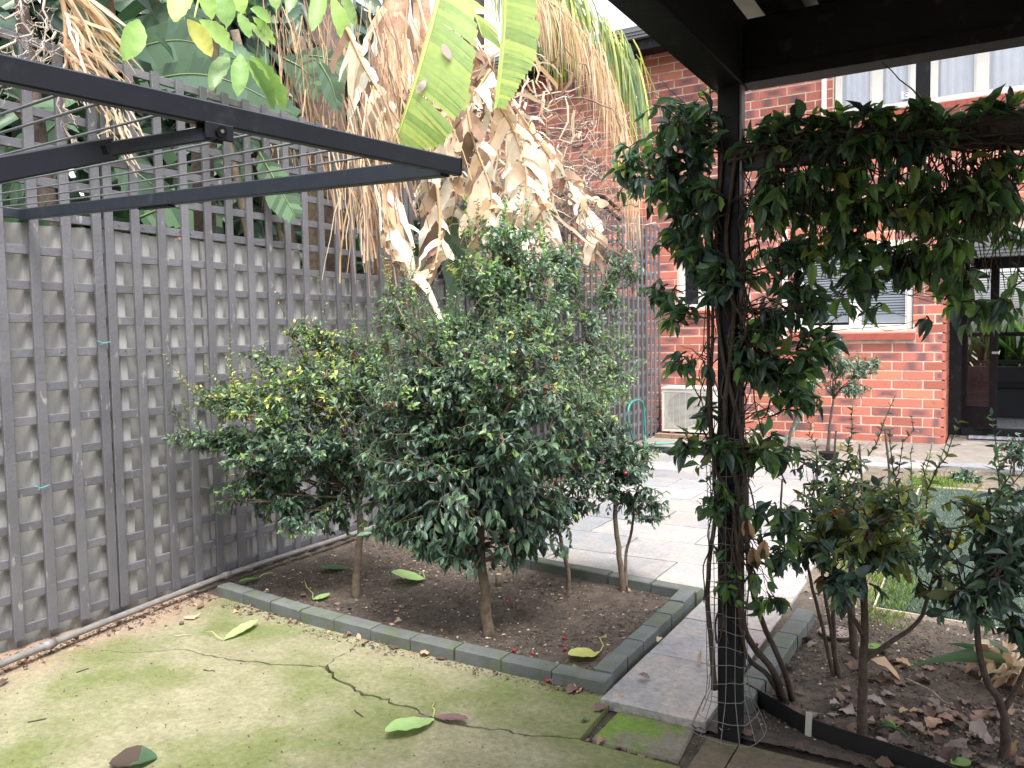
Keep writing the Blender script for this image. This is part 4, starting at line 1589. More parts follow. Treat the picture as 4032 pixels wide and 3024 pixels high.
for x, y in ((3.3, 2.84), (3.3, -2.9), (-0.78, -2.9)):
    q = MB()
    q.box(x - 0.04, x + 0.04, y - 0.04, y + 0.04, -0.08, 2.28)
    part('post', q, M['charcoal'], per)
# unseen brick wall, added behind the camera to block light under the pergola
q = MB()
q.box(-0.9, 3.6, -3.3, -3.06, -0.1, 3.2)
solo('blocker_wall', q, brick_mat('blocker_brick', 'plain', (0.3, 0.09, 0.06)), 'unseen brick wall added at the back of the pergola to block light', 'wall', base=(1.3, -3.2, -0.1))
# wire netting wrapped round the foot of the post
net = MB()
gn = np.random.default_rng(21)
cxp, cyp = -0.776, 2.841
nr, zt = 17, 1.05
rings = []
for k in range(nr + 1):
    z = 0.02 + k * zt / nr
    flare = 0.07 * max(0, 1 - z / 0.16) + 0.008
    pts = []
    for j in range(25):
        a = j / 24 * 2 * math.pi
        sx, sy = math.cos(a), math.sin(a)
        sq = 1 / max(abs(sx), abs(sy)) ** 0.75
        rr = 0.05 * sq + flare + 0.004 * math.sin(3 * a + z * 9) + (0.018 if sx < -0.5 else 0.0)
        pts.append((cxp + rr * sx, cyp + rr * sy, z + 0.006 * math.sin(2 * a + k) + gn.normal(0, 0.0012)))
    rings.append(pts)
    net.tube(pts, 0.0013, 4)
for j in range(0, 24, 2):
    net.tube([rings[k][j] for k in range(nr + 1)], 0.0013, 4)
solo('wire_netting', net, mat('netting_wire', (0.16, 0.155, 0.15), 0.6), 'square wire netting wrapped round the foot of the pergola post', 'netting', base=(cxp, cyp, 0))

# ------------------------------------------------------------------ fold-down clothesline
cl_ = thing('clothesline', (-1.6, 0.6, 0), 'black fold-down clothesline frame jutting in at upper left', 'clothesline')
CD = 2.15
Cc = at_d(975, 358, CD)
av = nrm((-0.130, -0.991, -0.010))
bv = nrm((0.9885, -0.131, -0.055))
upv = nrm(np.cross(bv, -av))
if upv[2] < 0:
    upv = -upv
Aend = Cc + av * 2.0
Bend = Cc - bv * 2.7
q = MB()
q.obox(Cc - av * 0.02, Aend, 0.03, 0.044, upv, bevel=0.003)
arm = part('arm', q, M['black_alu'], cl_)
q = MB()
q.obox(Cc - av * 0.026, Cc - av * 0.0205, 0.031, 0.046, upv, bevel=0.003)
part('end_cap', q, M['charcoal'], arm)
q = MB()
q.obox(Cc - bv * 0.016 - upv * 0.004 + av * 0.008, Bend - upv * 0.004, 0.036, 0.048, upv, bevel=0.003)
fb = part('front_bar', q, M['black_alu'], cl_)
q = MB()
jn = at_d(283, 438, 3.0)
tj = (jn - Cc) @ (-bv)
q.obox(Cc - bv * (tj - 0.12) - upv * 0.032, Cc - bv * (tj + 0.1) - upv * 0.032, 0.03, 0.006, upv)
part('joiner', q, M['charcoal'], fb)
q = MB()
q.obox(Bend, Bend + av * 2.0, 0.03, 0.044, upv, bevel=0.003)
part('arm', q, M['black_alu'], cl_)
# lines: where each meets the arm, measured along the arm
for (u_, v_) in ((816, 325), (742, 318), (664, 295), (572, 275), (475, 258), (365, 240), (237, 218), (148, 204), (36, 190)):
    n_ = ray(u_, v_)
    # closest parameter along the arm
    Mx = np.stack([av, -n_], 1)
    t_, _k = np.linalg.lstsq(Mx, EYE - Cc, rcond=None)[0]
    p0 = Cc + av * t_ - upv * 0.012
    q = MB()
    pts = [p0 - bv * 2.7 * s_ - np.array([0, 0, 0.012 * math.sin(math.pi * s_)]) for s_ in np.linspace(0, 1, 12)]
    q.tube(pts, 0.0028, 6)
    part('line', q, M['wire'], cl_, True)
# folding stay: sleeve, inner bar, bracket and bolt
pb = at_d(462, 268, 1.0)
n_ = ray(462, 258)
t_, _k = np.linalg.lstsq(np.stack([av, -n_], 1), EYE - Cc, rcond=None)[0]
bp_ = Cc + av * t_ - upv * 0.034 + bv * 0.004
db = (bp_ - EYE) @ R[2]
e1 = at_d(238, 322, db * 0.93)
e0 = at_d(-160, 396, db * 0.76)
q = MB()
q.obox(e0, e1, 0.03, 0.041, bevel=0.003)
sl = part('stay_sleeve', q, M['black_alu'], cl_)
ws = at_d(217, 320, db * 0.915)
dd = nrm(e1 - e0)
sn = nrm(np.cross(dd, (0, 0, 1)))
sn = sn if sn @ (EYE - e1) > 0 else -sn
q = MB()
q.obox(e1 - dd * 0.030 + sn * 0.0152, e1 - dd * 0.020 + sn * 0.0152, 0.001, 0.016)
part('slot', q, mat('slot_black', (0.004, 0.004, 0.005), 0.9), sl)
q = MB()
q.obox(e1 - dd * 0.02, bp_ + dd * 0.004, 0.02, 0.026, bevel=0.002)
part('stay_bar', q, M['black_alu'], cl_)
q = MB()
q.obox(bp_ - av * 0.03 + bv * 0.012, bp_ + av * 0.03 + bv * 0.012, 0.005, 0.032, upv, bevel=0.002)
q.obox(bp_ - av * 0.022 - bv * 0.012, bp_ + av * 0.035 - bv * 0.012, 0.005, 0.036, upv, bevel=0.002)
br_ = part('bracket', q, M['black_alu'], cl_)
q = MB()
tn = nrm(EYE - bp_)
bc = bp_ + nrm(np.cross(av, upv)) * (0.0175 if np.cross(av, upv) @ tn > 0 else -0.0175)
ax_ = nrm(np.cross(av, upv)) * (1 if np.cross(av, upv) @ tn > 0 else -1)
q.tube([bc - ax_ * 0.004, bc + ax_ * 0.005], 0.0115, 14)
part('bolt', q, M['charcoal'], br_)
q = MB()
q.tube([bc + ax_ * 0.0052, bc + ax_ * 0.006], 0.004, 8)
part('bolt_hole', q, mat('bolt_pale', (0.2, 0.2, 0.2), 0.5), br_)
q = MB()
wl0, wl1 = Aend, Bend + av * 2.0
q.obox(wl0 + bv * 0.1, wl1 - bv * 0.1, 0.04, 0.06, upv)
part('rear_bar', q, M['black_alu'], cl_)
for p in (wl0, wl1):
    q = MB()
    q.box(p[0] - 0.03, p[0] + 0.03, p[1] - 0.08, p[1] - 0.025, -0.05, p[2] + 0.1)
    part('standing_post', q, M['black_alu'], cl_)
q = MB()
q.obox(e0, (e0[0] - 0.25, wl0[1] - 0.02, e0[2] - 0.45), 0.03, 0.041)
part('stay_foot', q, M['black_alu'], cl_)
# ------------------------------------------------------------------ plants
def blob(u, v, ru, rv_, dep, rd=None, **k):
    q = dep / 1752.0
    r_ = (abs(ru * q), abs(rd if rd is not None else ru * q * 0.9), abs(rv_ * q))
    return dict(c=at_d(u, v, dep), r=r_, **k)


def trk(pts, dep, z0=True):
    P = [at_d(u, v, dep) for u, v in pts]
    return P


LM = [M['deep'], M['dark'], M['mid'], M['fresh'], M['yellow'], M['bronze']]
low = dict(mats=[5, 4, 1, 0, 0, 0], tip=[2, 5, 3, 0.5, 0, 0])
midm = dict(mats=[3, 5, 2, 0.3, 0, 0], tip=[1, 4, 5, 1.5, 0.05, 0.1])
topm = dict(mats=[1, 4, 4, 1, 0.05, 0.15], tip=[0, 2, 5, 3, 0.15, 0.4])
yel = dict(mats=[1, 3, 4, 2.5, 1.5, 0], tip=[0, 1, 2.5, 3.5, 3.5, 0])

# A: left shrub
pA = on_z(768, 1290, 0.0)
dA = (pA - EYE) @ R[2]
LA = Leaves(SMALL + OVATE[:1], LM)
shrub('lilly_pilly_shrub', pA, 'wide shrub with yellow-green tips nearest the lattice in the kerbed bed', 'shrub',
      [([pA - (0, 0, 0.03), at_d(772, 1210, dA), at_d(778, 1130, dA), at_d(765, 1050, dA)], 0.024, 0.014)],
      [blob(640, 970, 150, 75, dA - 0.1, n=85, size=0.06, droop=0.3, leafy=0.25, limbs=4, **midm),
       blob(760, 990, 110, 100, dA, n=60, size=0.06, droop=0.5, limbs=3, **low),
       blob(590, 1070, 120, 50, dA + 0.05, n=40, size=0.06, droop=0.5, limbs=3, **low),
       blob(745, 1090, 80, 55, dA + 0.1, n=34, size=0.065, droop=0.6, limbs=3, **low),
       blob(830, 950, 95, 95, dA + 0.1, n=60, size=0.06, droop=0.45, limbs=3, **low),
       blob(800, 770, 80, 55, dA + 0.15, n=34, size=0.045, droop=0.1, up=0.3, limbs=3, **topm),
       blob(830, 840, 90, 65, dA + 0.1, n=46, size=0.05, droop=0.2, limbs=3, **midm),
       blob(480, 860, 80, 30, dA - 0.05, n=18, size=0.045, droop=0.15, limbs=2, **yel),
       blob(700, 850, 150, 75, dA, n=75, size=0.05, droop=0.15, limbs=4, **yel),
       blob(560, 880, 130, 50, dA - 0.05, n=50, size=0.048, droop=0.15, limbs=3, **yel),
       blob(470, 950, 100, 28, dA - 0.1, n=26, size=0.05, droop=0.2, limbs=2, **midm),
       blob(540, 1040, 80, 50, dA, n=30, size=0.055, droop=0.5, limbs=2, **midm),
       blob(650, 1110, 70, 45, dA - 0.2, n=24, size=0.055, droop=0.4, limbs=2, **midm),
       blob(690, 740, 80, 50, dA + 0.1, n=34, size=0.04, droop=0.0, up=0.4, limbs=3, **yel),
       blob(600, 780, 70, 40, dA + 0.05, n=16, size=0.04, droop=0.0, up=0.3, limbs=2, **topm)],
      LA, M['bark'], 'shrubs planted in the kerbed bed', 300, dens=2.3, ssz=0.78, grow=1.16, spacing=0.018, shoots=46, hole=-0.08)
# B: middle shrub, closest
pB = on_z(1053, 1372, 0.0)
dB = (pB - EYE) @ R[2]
LB = Leaves(OVATE + SMALL[:1], LM)
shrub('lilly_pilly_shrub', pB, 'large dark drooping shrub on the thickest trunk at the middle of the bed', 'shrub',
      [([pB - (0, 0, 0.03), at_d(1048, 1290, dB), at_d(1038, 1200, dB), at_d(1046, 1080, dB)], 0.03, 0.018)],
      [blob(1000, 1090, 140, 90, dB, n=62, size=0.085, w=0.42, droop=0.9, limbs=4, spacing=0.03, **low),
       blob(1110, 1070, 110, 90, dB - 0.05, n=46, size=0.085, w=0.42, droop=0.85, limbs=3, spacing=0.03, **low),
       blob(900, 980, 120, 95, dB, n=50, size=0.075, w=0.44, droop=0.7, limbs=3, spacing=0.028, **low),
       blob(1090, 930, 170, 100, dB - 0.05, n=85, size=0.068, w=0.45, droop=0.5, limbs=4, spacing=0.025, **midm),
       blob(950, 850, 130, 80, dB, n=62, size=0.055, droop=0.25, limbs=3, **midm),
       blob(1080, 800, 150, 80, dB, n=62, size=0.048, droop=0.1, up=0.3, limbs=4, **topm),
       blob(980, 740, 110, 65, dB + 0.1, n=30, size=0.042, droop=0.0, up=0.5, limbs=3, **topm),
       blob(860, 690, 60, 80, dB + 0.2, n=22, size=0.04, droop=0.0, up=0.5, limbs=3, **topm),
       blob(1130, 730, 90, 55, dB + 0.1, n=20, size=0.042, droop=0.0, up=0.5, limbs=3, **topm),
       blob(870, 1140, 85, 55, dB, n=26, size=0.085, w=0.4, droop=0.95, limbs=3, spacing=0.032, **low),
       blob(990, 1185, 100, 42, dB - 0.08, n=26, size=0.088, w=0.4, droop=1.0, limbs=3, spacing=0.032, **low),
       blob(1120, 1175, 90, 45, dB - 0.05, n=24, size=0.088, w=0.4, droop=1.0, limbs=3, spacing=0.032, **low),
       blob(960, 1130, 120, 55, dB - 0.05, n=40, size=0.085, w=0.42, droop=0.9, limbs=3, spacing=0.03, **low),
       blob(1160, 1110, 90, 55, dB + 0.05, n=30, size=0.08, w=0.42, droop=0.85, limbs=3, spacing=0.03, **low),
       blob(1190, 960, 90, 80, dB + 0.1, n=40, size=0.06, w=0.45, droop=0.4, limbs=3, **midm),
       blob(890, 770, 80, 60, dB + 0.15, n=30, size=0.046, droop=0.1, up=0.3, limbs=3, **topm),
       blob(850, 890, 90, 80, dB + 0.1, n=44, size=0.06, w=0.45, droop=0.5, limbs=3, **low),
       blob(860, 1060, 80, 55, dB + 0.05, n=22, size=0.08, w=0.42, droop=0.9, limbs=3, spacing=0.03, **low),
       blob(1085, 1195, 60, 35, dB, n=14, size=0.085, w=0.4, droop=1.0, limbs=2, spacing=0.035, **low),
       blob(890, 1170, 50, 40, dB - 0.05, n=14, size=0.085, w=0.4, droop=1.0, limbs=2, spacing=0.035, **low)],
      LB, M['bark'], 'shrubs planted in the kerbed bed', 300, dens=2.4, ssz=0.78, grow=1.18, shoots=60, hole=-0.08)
# C, D: right back of the bed
pC = on_z(1228, 1290, 0.0)
dC = (pC - EYE) @ R[2]
LC = Leaves(SMALL + OVATE[:1], LM)
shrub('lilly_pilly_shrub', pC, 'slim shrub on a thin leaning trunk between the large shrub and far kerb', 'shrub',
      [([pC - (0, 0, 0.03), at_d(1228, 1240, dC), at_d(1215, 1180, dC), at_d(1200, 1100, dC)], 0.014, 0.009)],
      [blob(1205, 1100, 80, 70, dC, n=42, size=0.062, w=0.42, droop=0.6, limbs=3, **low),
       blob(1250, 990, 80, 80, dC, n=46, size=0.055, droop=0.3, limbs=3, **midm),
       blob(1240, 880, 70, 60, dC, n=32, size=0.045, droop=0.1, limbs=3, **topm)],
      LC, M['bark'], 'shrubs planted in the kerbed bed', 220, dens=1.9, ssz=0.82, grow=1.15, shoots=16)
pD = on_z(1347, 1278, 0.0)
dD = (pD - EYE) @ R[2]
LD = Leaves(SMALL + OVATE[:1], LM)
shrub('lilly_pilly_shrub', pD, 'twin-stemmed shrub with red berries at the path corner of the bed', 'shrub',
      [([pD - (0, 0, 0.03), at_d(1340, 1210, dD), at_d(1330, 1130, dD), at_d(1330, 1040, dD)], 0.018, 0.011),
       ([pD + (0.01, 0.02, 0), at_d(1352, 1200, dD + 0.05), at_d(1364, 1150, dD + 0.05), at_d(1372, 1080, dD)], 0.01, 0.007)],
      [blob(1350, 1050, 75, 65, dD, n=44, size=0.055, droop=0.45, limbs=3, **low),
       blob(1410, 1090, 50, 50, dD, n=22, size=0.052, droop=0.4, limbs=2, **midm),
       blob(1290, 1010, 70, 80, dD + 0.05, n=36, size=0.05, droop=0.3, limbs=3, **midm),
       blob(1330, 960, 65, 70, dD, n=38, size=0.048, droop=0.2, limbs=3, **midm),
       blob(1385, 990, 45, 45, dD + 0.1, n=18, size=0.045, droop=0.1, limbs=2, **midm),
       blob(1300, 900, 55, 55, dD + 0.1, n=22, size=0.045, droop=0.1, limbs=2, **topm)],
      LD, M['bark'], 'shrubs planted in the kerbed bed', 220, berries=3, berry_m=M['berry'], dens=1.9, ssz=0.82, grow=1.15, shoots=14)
# E, F: tall shrubs against the lattice
GM = [M['greygreen'], M['dark'], M['mid'], M['fresh'], M['yellow'], M['bronze']]
gm = dict(mats=[5, 2, 3, 1, 0, 0], tip=[3, 1, 4, 2, 0.05, 0.1])
pE = np.array([-3.2, 5.4, 0.0])
dE = (pE - EYE) @ R[2] - 0.55
LE = Leaves(SMALL, GM)
shrub('fence_shrub', pE, 'tall bright shrub climbing the lattice under the dead banana leaves', 'shrub',
      [([pE, pE + (0.02, 0.05, 0.8), pE + (0, 0.1, 1.4)], 0.025, 0.014)],
      [blob(1050, 610, 75, 65, dE - 0.1, n=42, size=0.06, spacing=0.03, mats=[2, 2, 4, 2, 0.3, 0], tip=[1, 1, 3, 4, 0.4, 0.5], droop=0.1),
       blob(1130, 590, 65, 60, dE + 0.1, n=38, size=0.06, spacing=0.03, droop=0.1, **gm),
       blob(1080, 520, 70, 40, dE, n=26, size=0.06, spacing=0.03, droop=0.1, **gm),
       blob(1190, 570, 60, 55, dE + 0.2, n=30, size=0.06, spacing=0.03, droop=0.1, **gm),
       blob(1180, 680, 70, 60, dE + 0.1, n=30, size=0.06, spacing=0.03, droop=0.15, **gm),
       blob(1110, 690, 100, 70, dE, n=52, size=0.06, spacing=0.03, droop=0.2, **gm),
       blob(1020, 690, 60, 60, dE, n=26, size=0.06, spacing=0.03, droop=0.2, **gm)],
      LE, M['bark'], 'shrubs against the lattice', 200, dens=2.0, grow=1.25, shoots=40)
pF = np.array([-3.45, 7.4, 0.0])
dF = (pF - EYE) @ R[2]
LF = Leaves(SMALL, GM)
shrub('fence_shrub', pF, 'grey-green open shrub against the lattice near the air conditioner', 'shrub',
      [([pF, pF + (0.02, 0.0, 0.7), pF + (0, 0.05, 1.3)], 0.025, 0.014)],
      [blob(1240, 620, 60, 70, dF - 0.2, n=40, size=0.06, spacing=0.032, droop=0.1, **gm),
       blob(1320, 600, 60, 90, dF, n=44, size=0.06, spacing=0.032, droop=0.1, **gm),
       blob(1260, 740, 90, 80, dF - 0.2, n=62, size=0.06, spacing=0.032, droop=0.15, **gm),
       blob(1320, 800, 60, 80, dF - 0.1, n=44, size=0.06, spacing=0.032, droop=0.2, **gm),
       blob(1290, 900, 50, 60, dF - 0.3, n=26, size=0.06, spacing=0.032, droop=0.2, **gm),
       blob(1210, 830, 70, 80, dF - 0.3, n=34, size=0.06, spacing=0.032, droop=0.2, **gm)],
      LF, M['bark'], 'shrubs against the lattice', 200, dens=1.9, grow=1.2, shoots=30)
# small standards in front of the house wall
for lab, bu, bv_, tops_, bl_ in (
        ('small grey-green standard tree under the big lower window', 1788, 972, (1800, 860), [(1825, 790, 65, 40), (1770, 770, 50, 45), (1875, 790, 38, 22), (1800, 735, 45, 22), (1830, 840, 50, 18)]),
        ('small grey-green standard tree behind the vine left of the window', 1702, 992, (1732, 880), [(1735, 830, 48, 40), (1680, 830, 45, 40), (1720, 890, 42, 25)])):
    p = on_z(bu, bv_, 0.05)
    dd_ = (p - EYE) @ R[2]
    L_ = Leaves(SMALL, GM)
    shrub('standard_tree', p, lab, 'tree', [([p - (0, 0, 0.04), at_d(bu + 5, (bv_ + tops_[1]) / 2, dd_), at_d(*tops_, dd_)], 0.02, 0.012)],
          [blob(u_, v_, a_, b_, dd_, n=int(a_ * 0.55), size=0.075, spacing=0.04, droop=0.15, mats=[6, 2, 1, 0, 0, 0], tip=[6, 1, 2, 0, 0, 0.2]) for u_, v_, a_, b_ in bl_],
          L_, M['bark_dark'], 'standard trees before the house', 150, dens=1.7, ssz=0.9)

# right bed shrubs
RM = [M['deep'], M['dark'], M['mid'], M['olive'], M['yellow'], M['bronze']]
r_dark = dict(mats=[5, 4, 1, 0.6, 0, 0], tip=[2, 4, 2, 1, 0, 0.2])
r_ol = dict(mats=[1, 4, 2, 4, 0.3, 0.2], tip=[0, 2, 2, 5, 0.8, 0.5])
p1 = on_z(1860, 1602, 0.0)
d1 = (p1 - EYE) @ R[2]
L1 = Leaves(OVATE, RM)
shrub('camellia_shrub', p1, 'olive-leaved shrub with a forked trunk in the middle of the right bed', 'shrub',
      [([p1 - (0, 0, 0.03), at_d(1862, 1510, d1), at_d(1866, 1430, d1), at_d(1868, 1340, d1), at_d(1862, 1240, d1)], 0.019, 0.011),
       ([at_d(1868, 1425, d1), at_d(1920, 1390, d1), at_d(1985, 1340, d1 + 0.05), at_d(2010, 1270, d1 + 0.08)], 0.01, 0.006),
       ([at_d(1866, 1370, d1), at_d(1830, 1310, d1), at_d(1815, 1240, d1)], 0.009, 0.006)],
      [blob(1850, 1140, 110, 70, d1, n=40, size=0.075, w=0.4, droop=0.3, spacing=0.035, **r_ol),
       blob(1940, 1090, 90, 55, d1 + 0.05, n=28, size=0.07, w=0.42, droop=0.2, spacing=0.035, mats=[1, 2, 2, 4, 1, 0.3], tip=[0, 1, 2, 4, 2, 0.5]),
       blob(1790, 1190, 80, 60, d1, n=24, size=0.075, w=0.4, droop=0.4, spacing=0.035, **r_dark),
       blob(1930, 1180, 80, 55, d1, n=24, size=0.075, w=0.4, droop=0.4, spacing=0.035, **r_ol),
       blob(2000, 1230, 50, 40, d1 + 0.08, n=14, size=0.072, w=0.42, droop=0.3, spacing=0.036, **r_ol),
       blob(1840, 1260, 90, 40, d1 - 0.05, n=16, size=0.08, w=0.45, droop=0.6, spacing=0.04, **r_dark)],
      L1, M['bark_dark'], 'shrubs in the right bed', 300, dens=1.5, ssz=0.84, grow=1.25, shoots=4, hs=7.0)
p2 = on_z(2168, 1642, 0.0)
d2 = (p2 - EYE) @ R[2]
L2 = Leaves(OVATE, RM)
shrub('camellia_shrub', p2, 'dark shrub with a wide V-shaped trunk at the right edge of the bed', 'shrub',
      [([p2 - (0, 0, 0.03), at_d(2170, 1580, d2), at_d(2165, 1530, d2), at_d(2120, 1440, d2), at_d(2112, 1330, d2)], 0.018, 0.009),
       ([at_d(2168, 1530, d2), at_d(2200, 1480, d2), at_d(2230, 1400, d2), at_d(2225, 1290, d2)], 0.011, 0.007)],
      [blob(2110, 1240, 90, 80, d2, n=34, size=0.078, w=0.42, droop=0.5, spacing=0.036, **r_dark),
       blob(2190, 1180, 90, 80, d2 + 0.05, n=34, size=0.075, w=0.42, droop=0.4, spacing=0.036, **r_dark),
       blob(2060, 1290, 70, 55, d2 - 0.05, n=18, size=0.08, w=0.45, droop=0.7, spacing=0.04, **r_dark),
       blob(2170, 1340, 80, 60, d2, n=20, size=0.08, w=0.42, droop=0.6, spacing=0.04, **r_dark),
       blob(2100, 1110, 60, 40, d2 + 0.1, n=14, size=0.065, w=0.4, droop=0.1, spacing=0.035, **r_ol),
       blob(2180, 1090, 50, 40, d2 + 0.1, n=12, size=0.065, w=0.4, droop=0.1, spacing=0.035, **r_dark),
       blob(2030, 1170, 50, 50, d2 + 0.1, n=12, size=0.065, w=0.4, droop=0.3, spacing=0.036, **r_dark)],
      L2, M['bark_dark'], 'shrubs in the right bed', 300, dens=1.5, ssz=0.86, grow=1.25, shoots=4, hs=7.0)
p3 = on_z(1803, 1462, 0.0)
d3 = (p3 - EYE) @ R[2]
L3 = Leaves(OVATE[:2] + SMALL[:1], RM)
shrub('twiggy_shrub', p3, 'thin multi-stemmed twiggy shrub just right of the vine-covered post', 'shrub',
      [([p3 - (0, 0, 0.03), at_d(1785, 1390, d3), at_d(1760, 1290, d3), at_d(1738, 1190, d3)], 0.009, 0.006),
       ([p3 + (0.01, 0.01, -0.03), at_d(1798, 1380, d3), at_d(1782, 1280, d3), at_d(1770, 1180, d3)], 0.01, 0.006),
       ([p3 + (0.02, 0, -0.03), at_d(1803, 1400, d3), at_d(1800, 1300, d3), at_d(1802, 1180, d3)], 0.011, 0.007)],
      [blob(1740, 1130, 70, 60, d3, n=22, size=0.06, w=0.42, droop=0.2, spacing=0.034, **r_ol),
       blob(1800, 1080, 80, 60, d3 + 0.05, n=26, size=0.058, w=0.42, droop=0.15, spacing=0.034, **r_ol),
       blob(1730, 1000, 60, 60, d3 + 0.15, n=14, size=0.055, w=0.45, droop=0.1, up=0.4, leafy=0.2, spacing=0.04, mats=[2, 3, 3, 1, 0, 0], tip=[0, 1, 3, 2, 1, 0]),
       blob(1830, 1010, 60, 50, d3 + 0.15, n=12, size=0.055, w=0.45, droop=0.1, up=0.4, spacing=0.04, mats=[2, 3, 3, 1, 0, 0], tip=[0, 1, 3, 2, 1, 0])],
      L3, M['bark_dark'], 'shrubs in the right bed', 260, dens=1.4, ssz=0.86, grow=1.2, shoots=4, hs=7.0)
p4 = on_z(1848, 1422, 0.0)
d4 = (p4 - EYE) @ R[2]
L4 = Leaves(OVATE[:2] + SMALL[:1], RM)
pr = [((1692, 1120), (1690, 1035)), ((1768, 1080), (1765, 980)), ((1800, 1060), (1806, 930)), ((1862, 1060), (1856, 960)), ((1920, 1050), (1912, 925))]
shrub('pruned_shrub', p4, 'dark shrub with bare pruned sticks poking up behind the forked shrub', 'shrub',
      [([p4 - (0, 0, 0.03), at_d(1842, 1360, d4), at_d(1838, 1280, d4), at_d(1845, 1180, d4)], 0.02, 0.012)] +
      [([at_d(1845, 1200, d4), at_d((1845 + a[0]) / 2, 1130, d4), at_d(*a, d4 + 0.1), at_d(*b, d4 + 0.15)], 0.007, 0.0045) for a, b in pr],
      [blob(1880, 1080, 90, 50, d4 + 0.1, n=26, size=0.055, w=0.42, droop=0.2, spacing=0.034, **r_dark),
       blob(1960, 1120, 70, 45, d4 + 0.1, n=16, size=0.055, w=0.42, droop=0.2, spacing=0.034, **r_ol)],
      L4, M['bark_dark'], 'shrubs in the right bed', 160, dens=1.4, ssz=0.86, grow=1.2, shoots=4, hs=7.0)
for lab, u_, v_, rr, hh in (('low dark clump shrub near the porch at the right edge', 2190, 1030, 0.2, 0.42), ('small dark rosette shrub on bare soil before the porch', 2085, 1042, 0.16, 0.1), ('sprawling low shrub at the turf corner on the right edge', 2195, 1092, 0.22, 0.12)):
    p = on_z(u_, v_, 0.0)
    L_ = Leaves(SMALL, RM)
    shrub('low_shrub', p, lab, 'shrub', [([p, p + (0, 0, hh * 0.5)], 0.012, 0.008)], [dict(c=p + (0, 0, hh * 0.55), r=(rr, rr * 0.8, hh * 0.5), n=60, size=0.06, spacing=0.035, droop=0.0, zmin=0.02, **r_dark)], L_, M['bark_dark'], 'low shrubs by the porch', 120)

# ------------------------------------------------------------------ climbing vine on the post and rail
YV = 2.845


def vb(u, v, ru, rv_, y=YV, ry=0.07, **k):
    c_ = on_y(u, v, y)
    q_ = ((c_ - EYE) @ R[2]) / 1752
    k.setdefault('leafy', 0.1)
    k['droop'] = k['droop'] * 0.7
    k['w'] = k['w'] * 0.88
    return dict(c=c_, r=(ru * q_ * 1.25, ry * 1.35, rv_ * q_ * 1.18), **k)


VM = [M['deep'], M['vine'], M['vine2'], M['olive'], M['tan']]
vd = dict(mats=[2.5, 5, 1.2, 0.2, 0], tip=[2, 5, 1.5, 0.3, 0])
vl = dict(mats=[1.5, 5, 3, 0.6, 0], tip=[1, 4, 4, 1, 0])
vroot = on_z(1692, 1512, 0.0)
pt = lambda u, v, y=2.79: on_y(u, v, y)
stems = [([vroot, pt(1672, 1450, 2.95), pt(1630, 1400, 2.88), pt(1602, 1330), pt(1600, 1200), pt(1594, 1050), pt(1565, 900), pt(1585, 700), pt(1570, 500), pt(1590, 330)], 0.013, 0.007),
         ([vroot + (0.03, 0.02, 0), pt(1690, 1440, 2.98), pt(1650, 1350, 2.93), pt(1625, 1270, 2.86), pt(1612, 1160), pt(1605, 960), pt(1560, 760), pt(1545, 560), pt(1560, 330)], 0.011, 0.006),
         ([vroot + (-0.02, 0.03, 0), pt(1660, 1460, 2.95), pt(1615, 1420, 2.9), pt(1601, 1350, 2.80), pt(1585, 1100, 2.78), pt(1545, 1010, 2.78), pt(1532, 880, 2.78), pt(1530, 640, 2.78), pt(1520, 420, 2.8)], 0.010, 0.005),
         ([pt(1543, 1490), pt(1538, 1400), pt(1528, 1290), pt(1534, 1200), pt(1545, 1110), pt(1542, 1000), pt(1535, 860), pt(1540, 700), pt(1535, 500)], 0.010, 0.005),
         ([pt(1590, 330), pt(1680, 300, 2.82), pt(1800, 290, 2.82), pt(1960, 290, 2.82), pt(2120, 268, 2.82), pt(2230, 262, 2.82)], 0.008, 0.004),
         ([pt(1570, 350), pt(1690, 318, 2.8), pt(1850, 302, 2.8), pt(2010, 300, 2.8), pt(2230, 285, 2.8)], 0.006, 0.004)]
LV = Leaves(OVATE, VM)
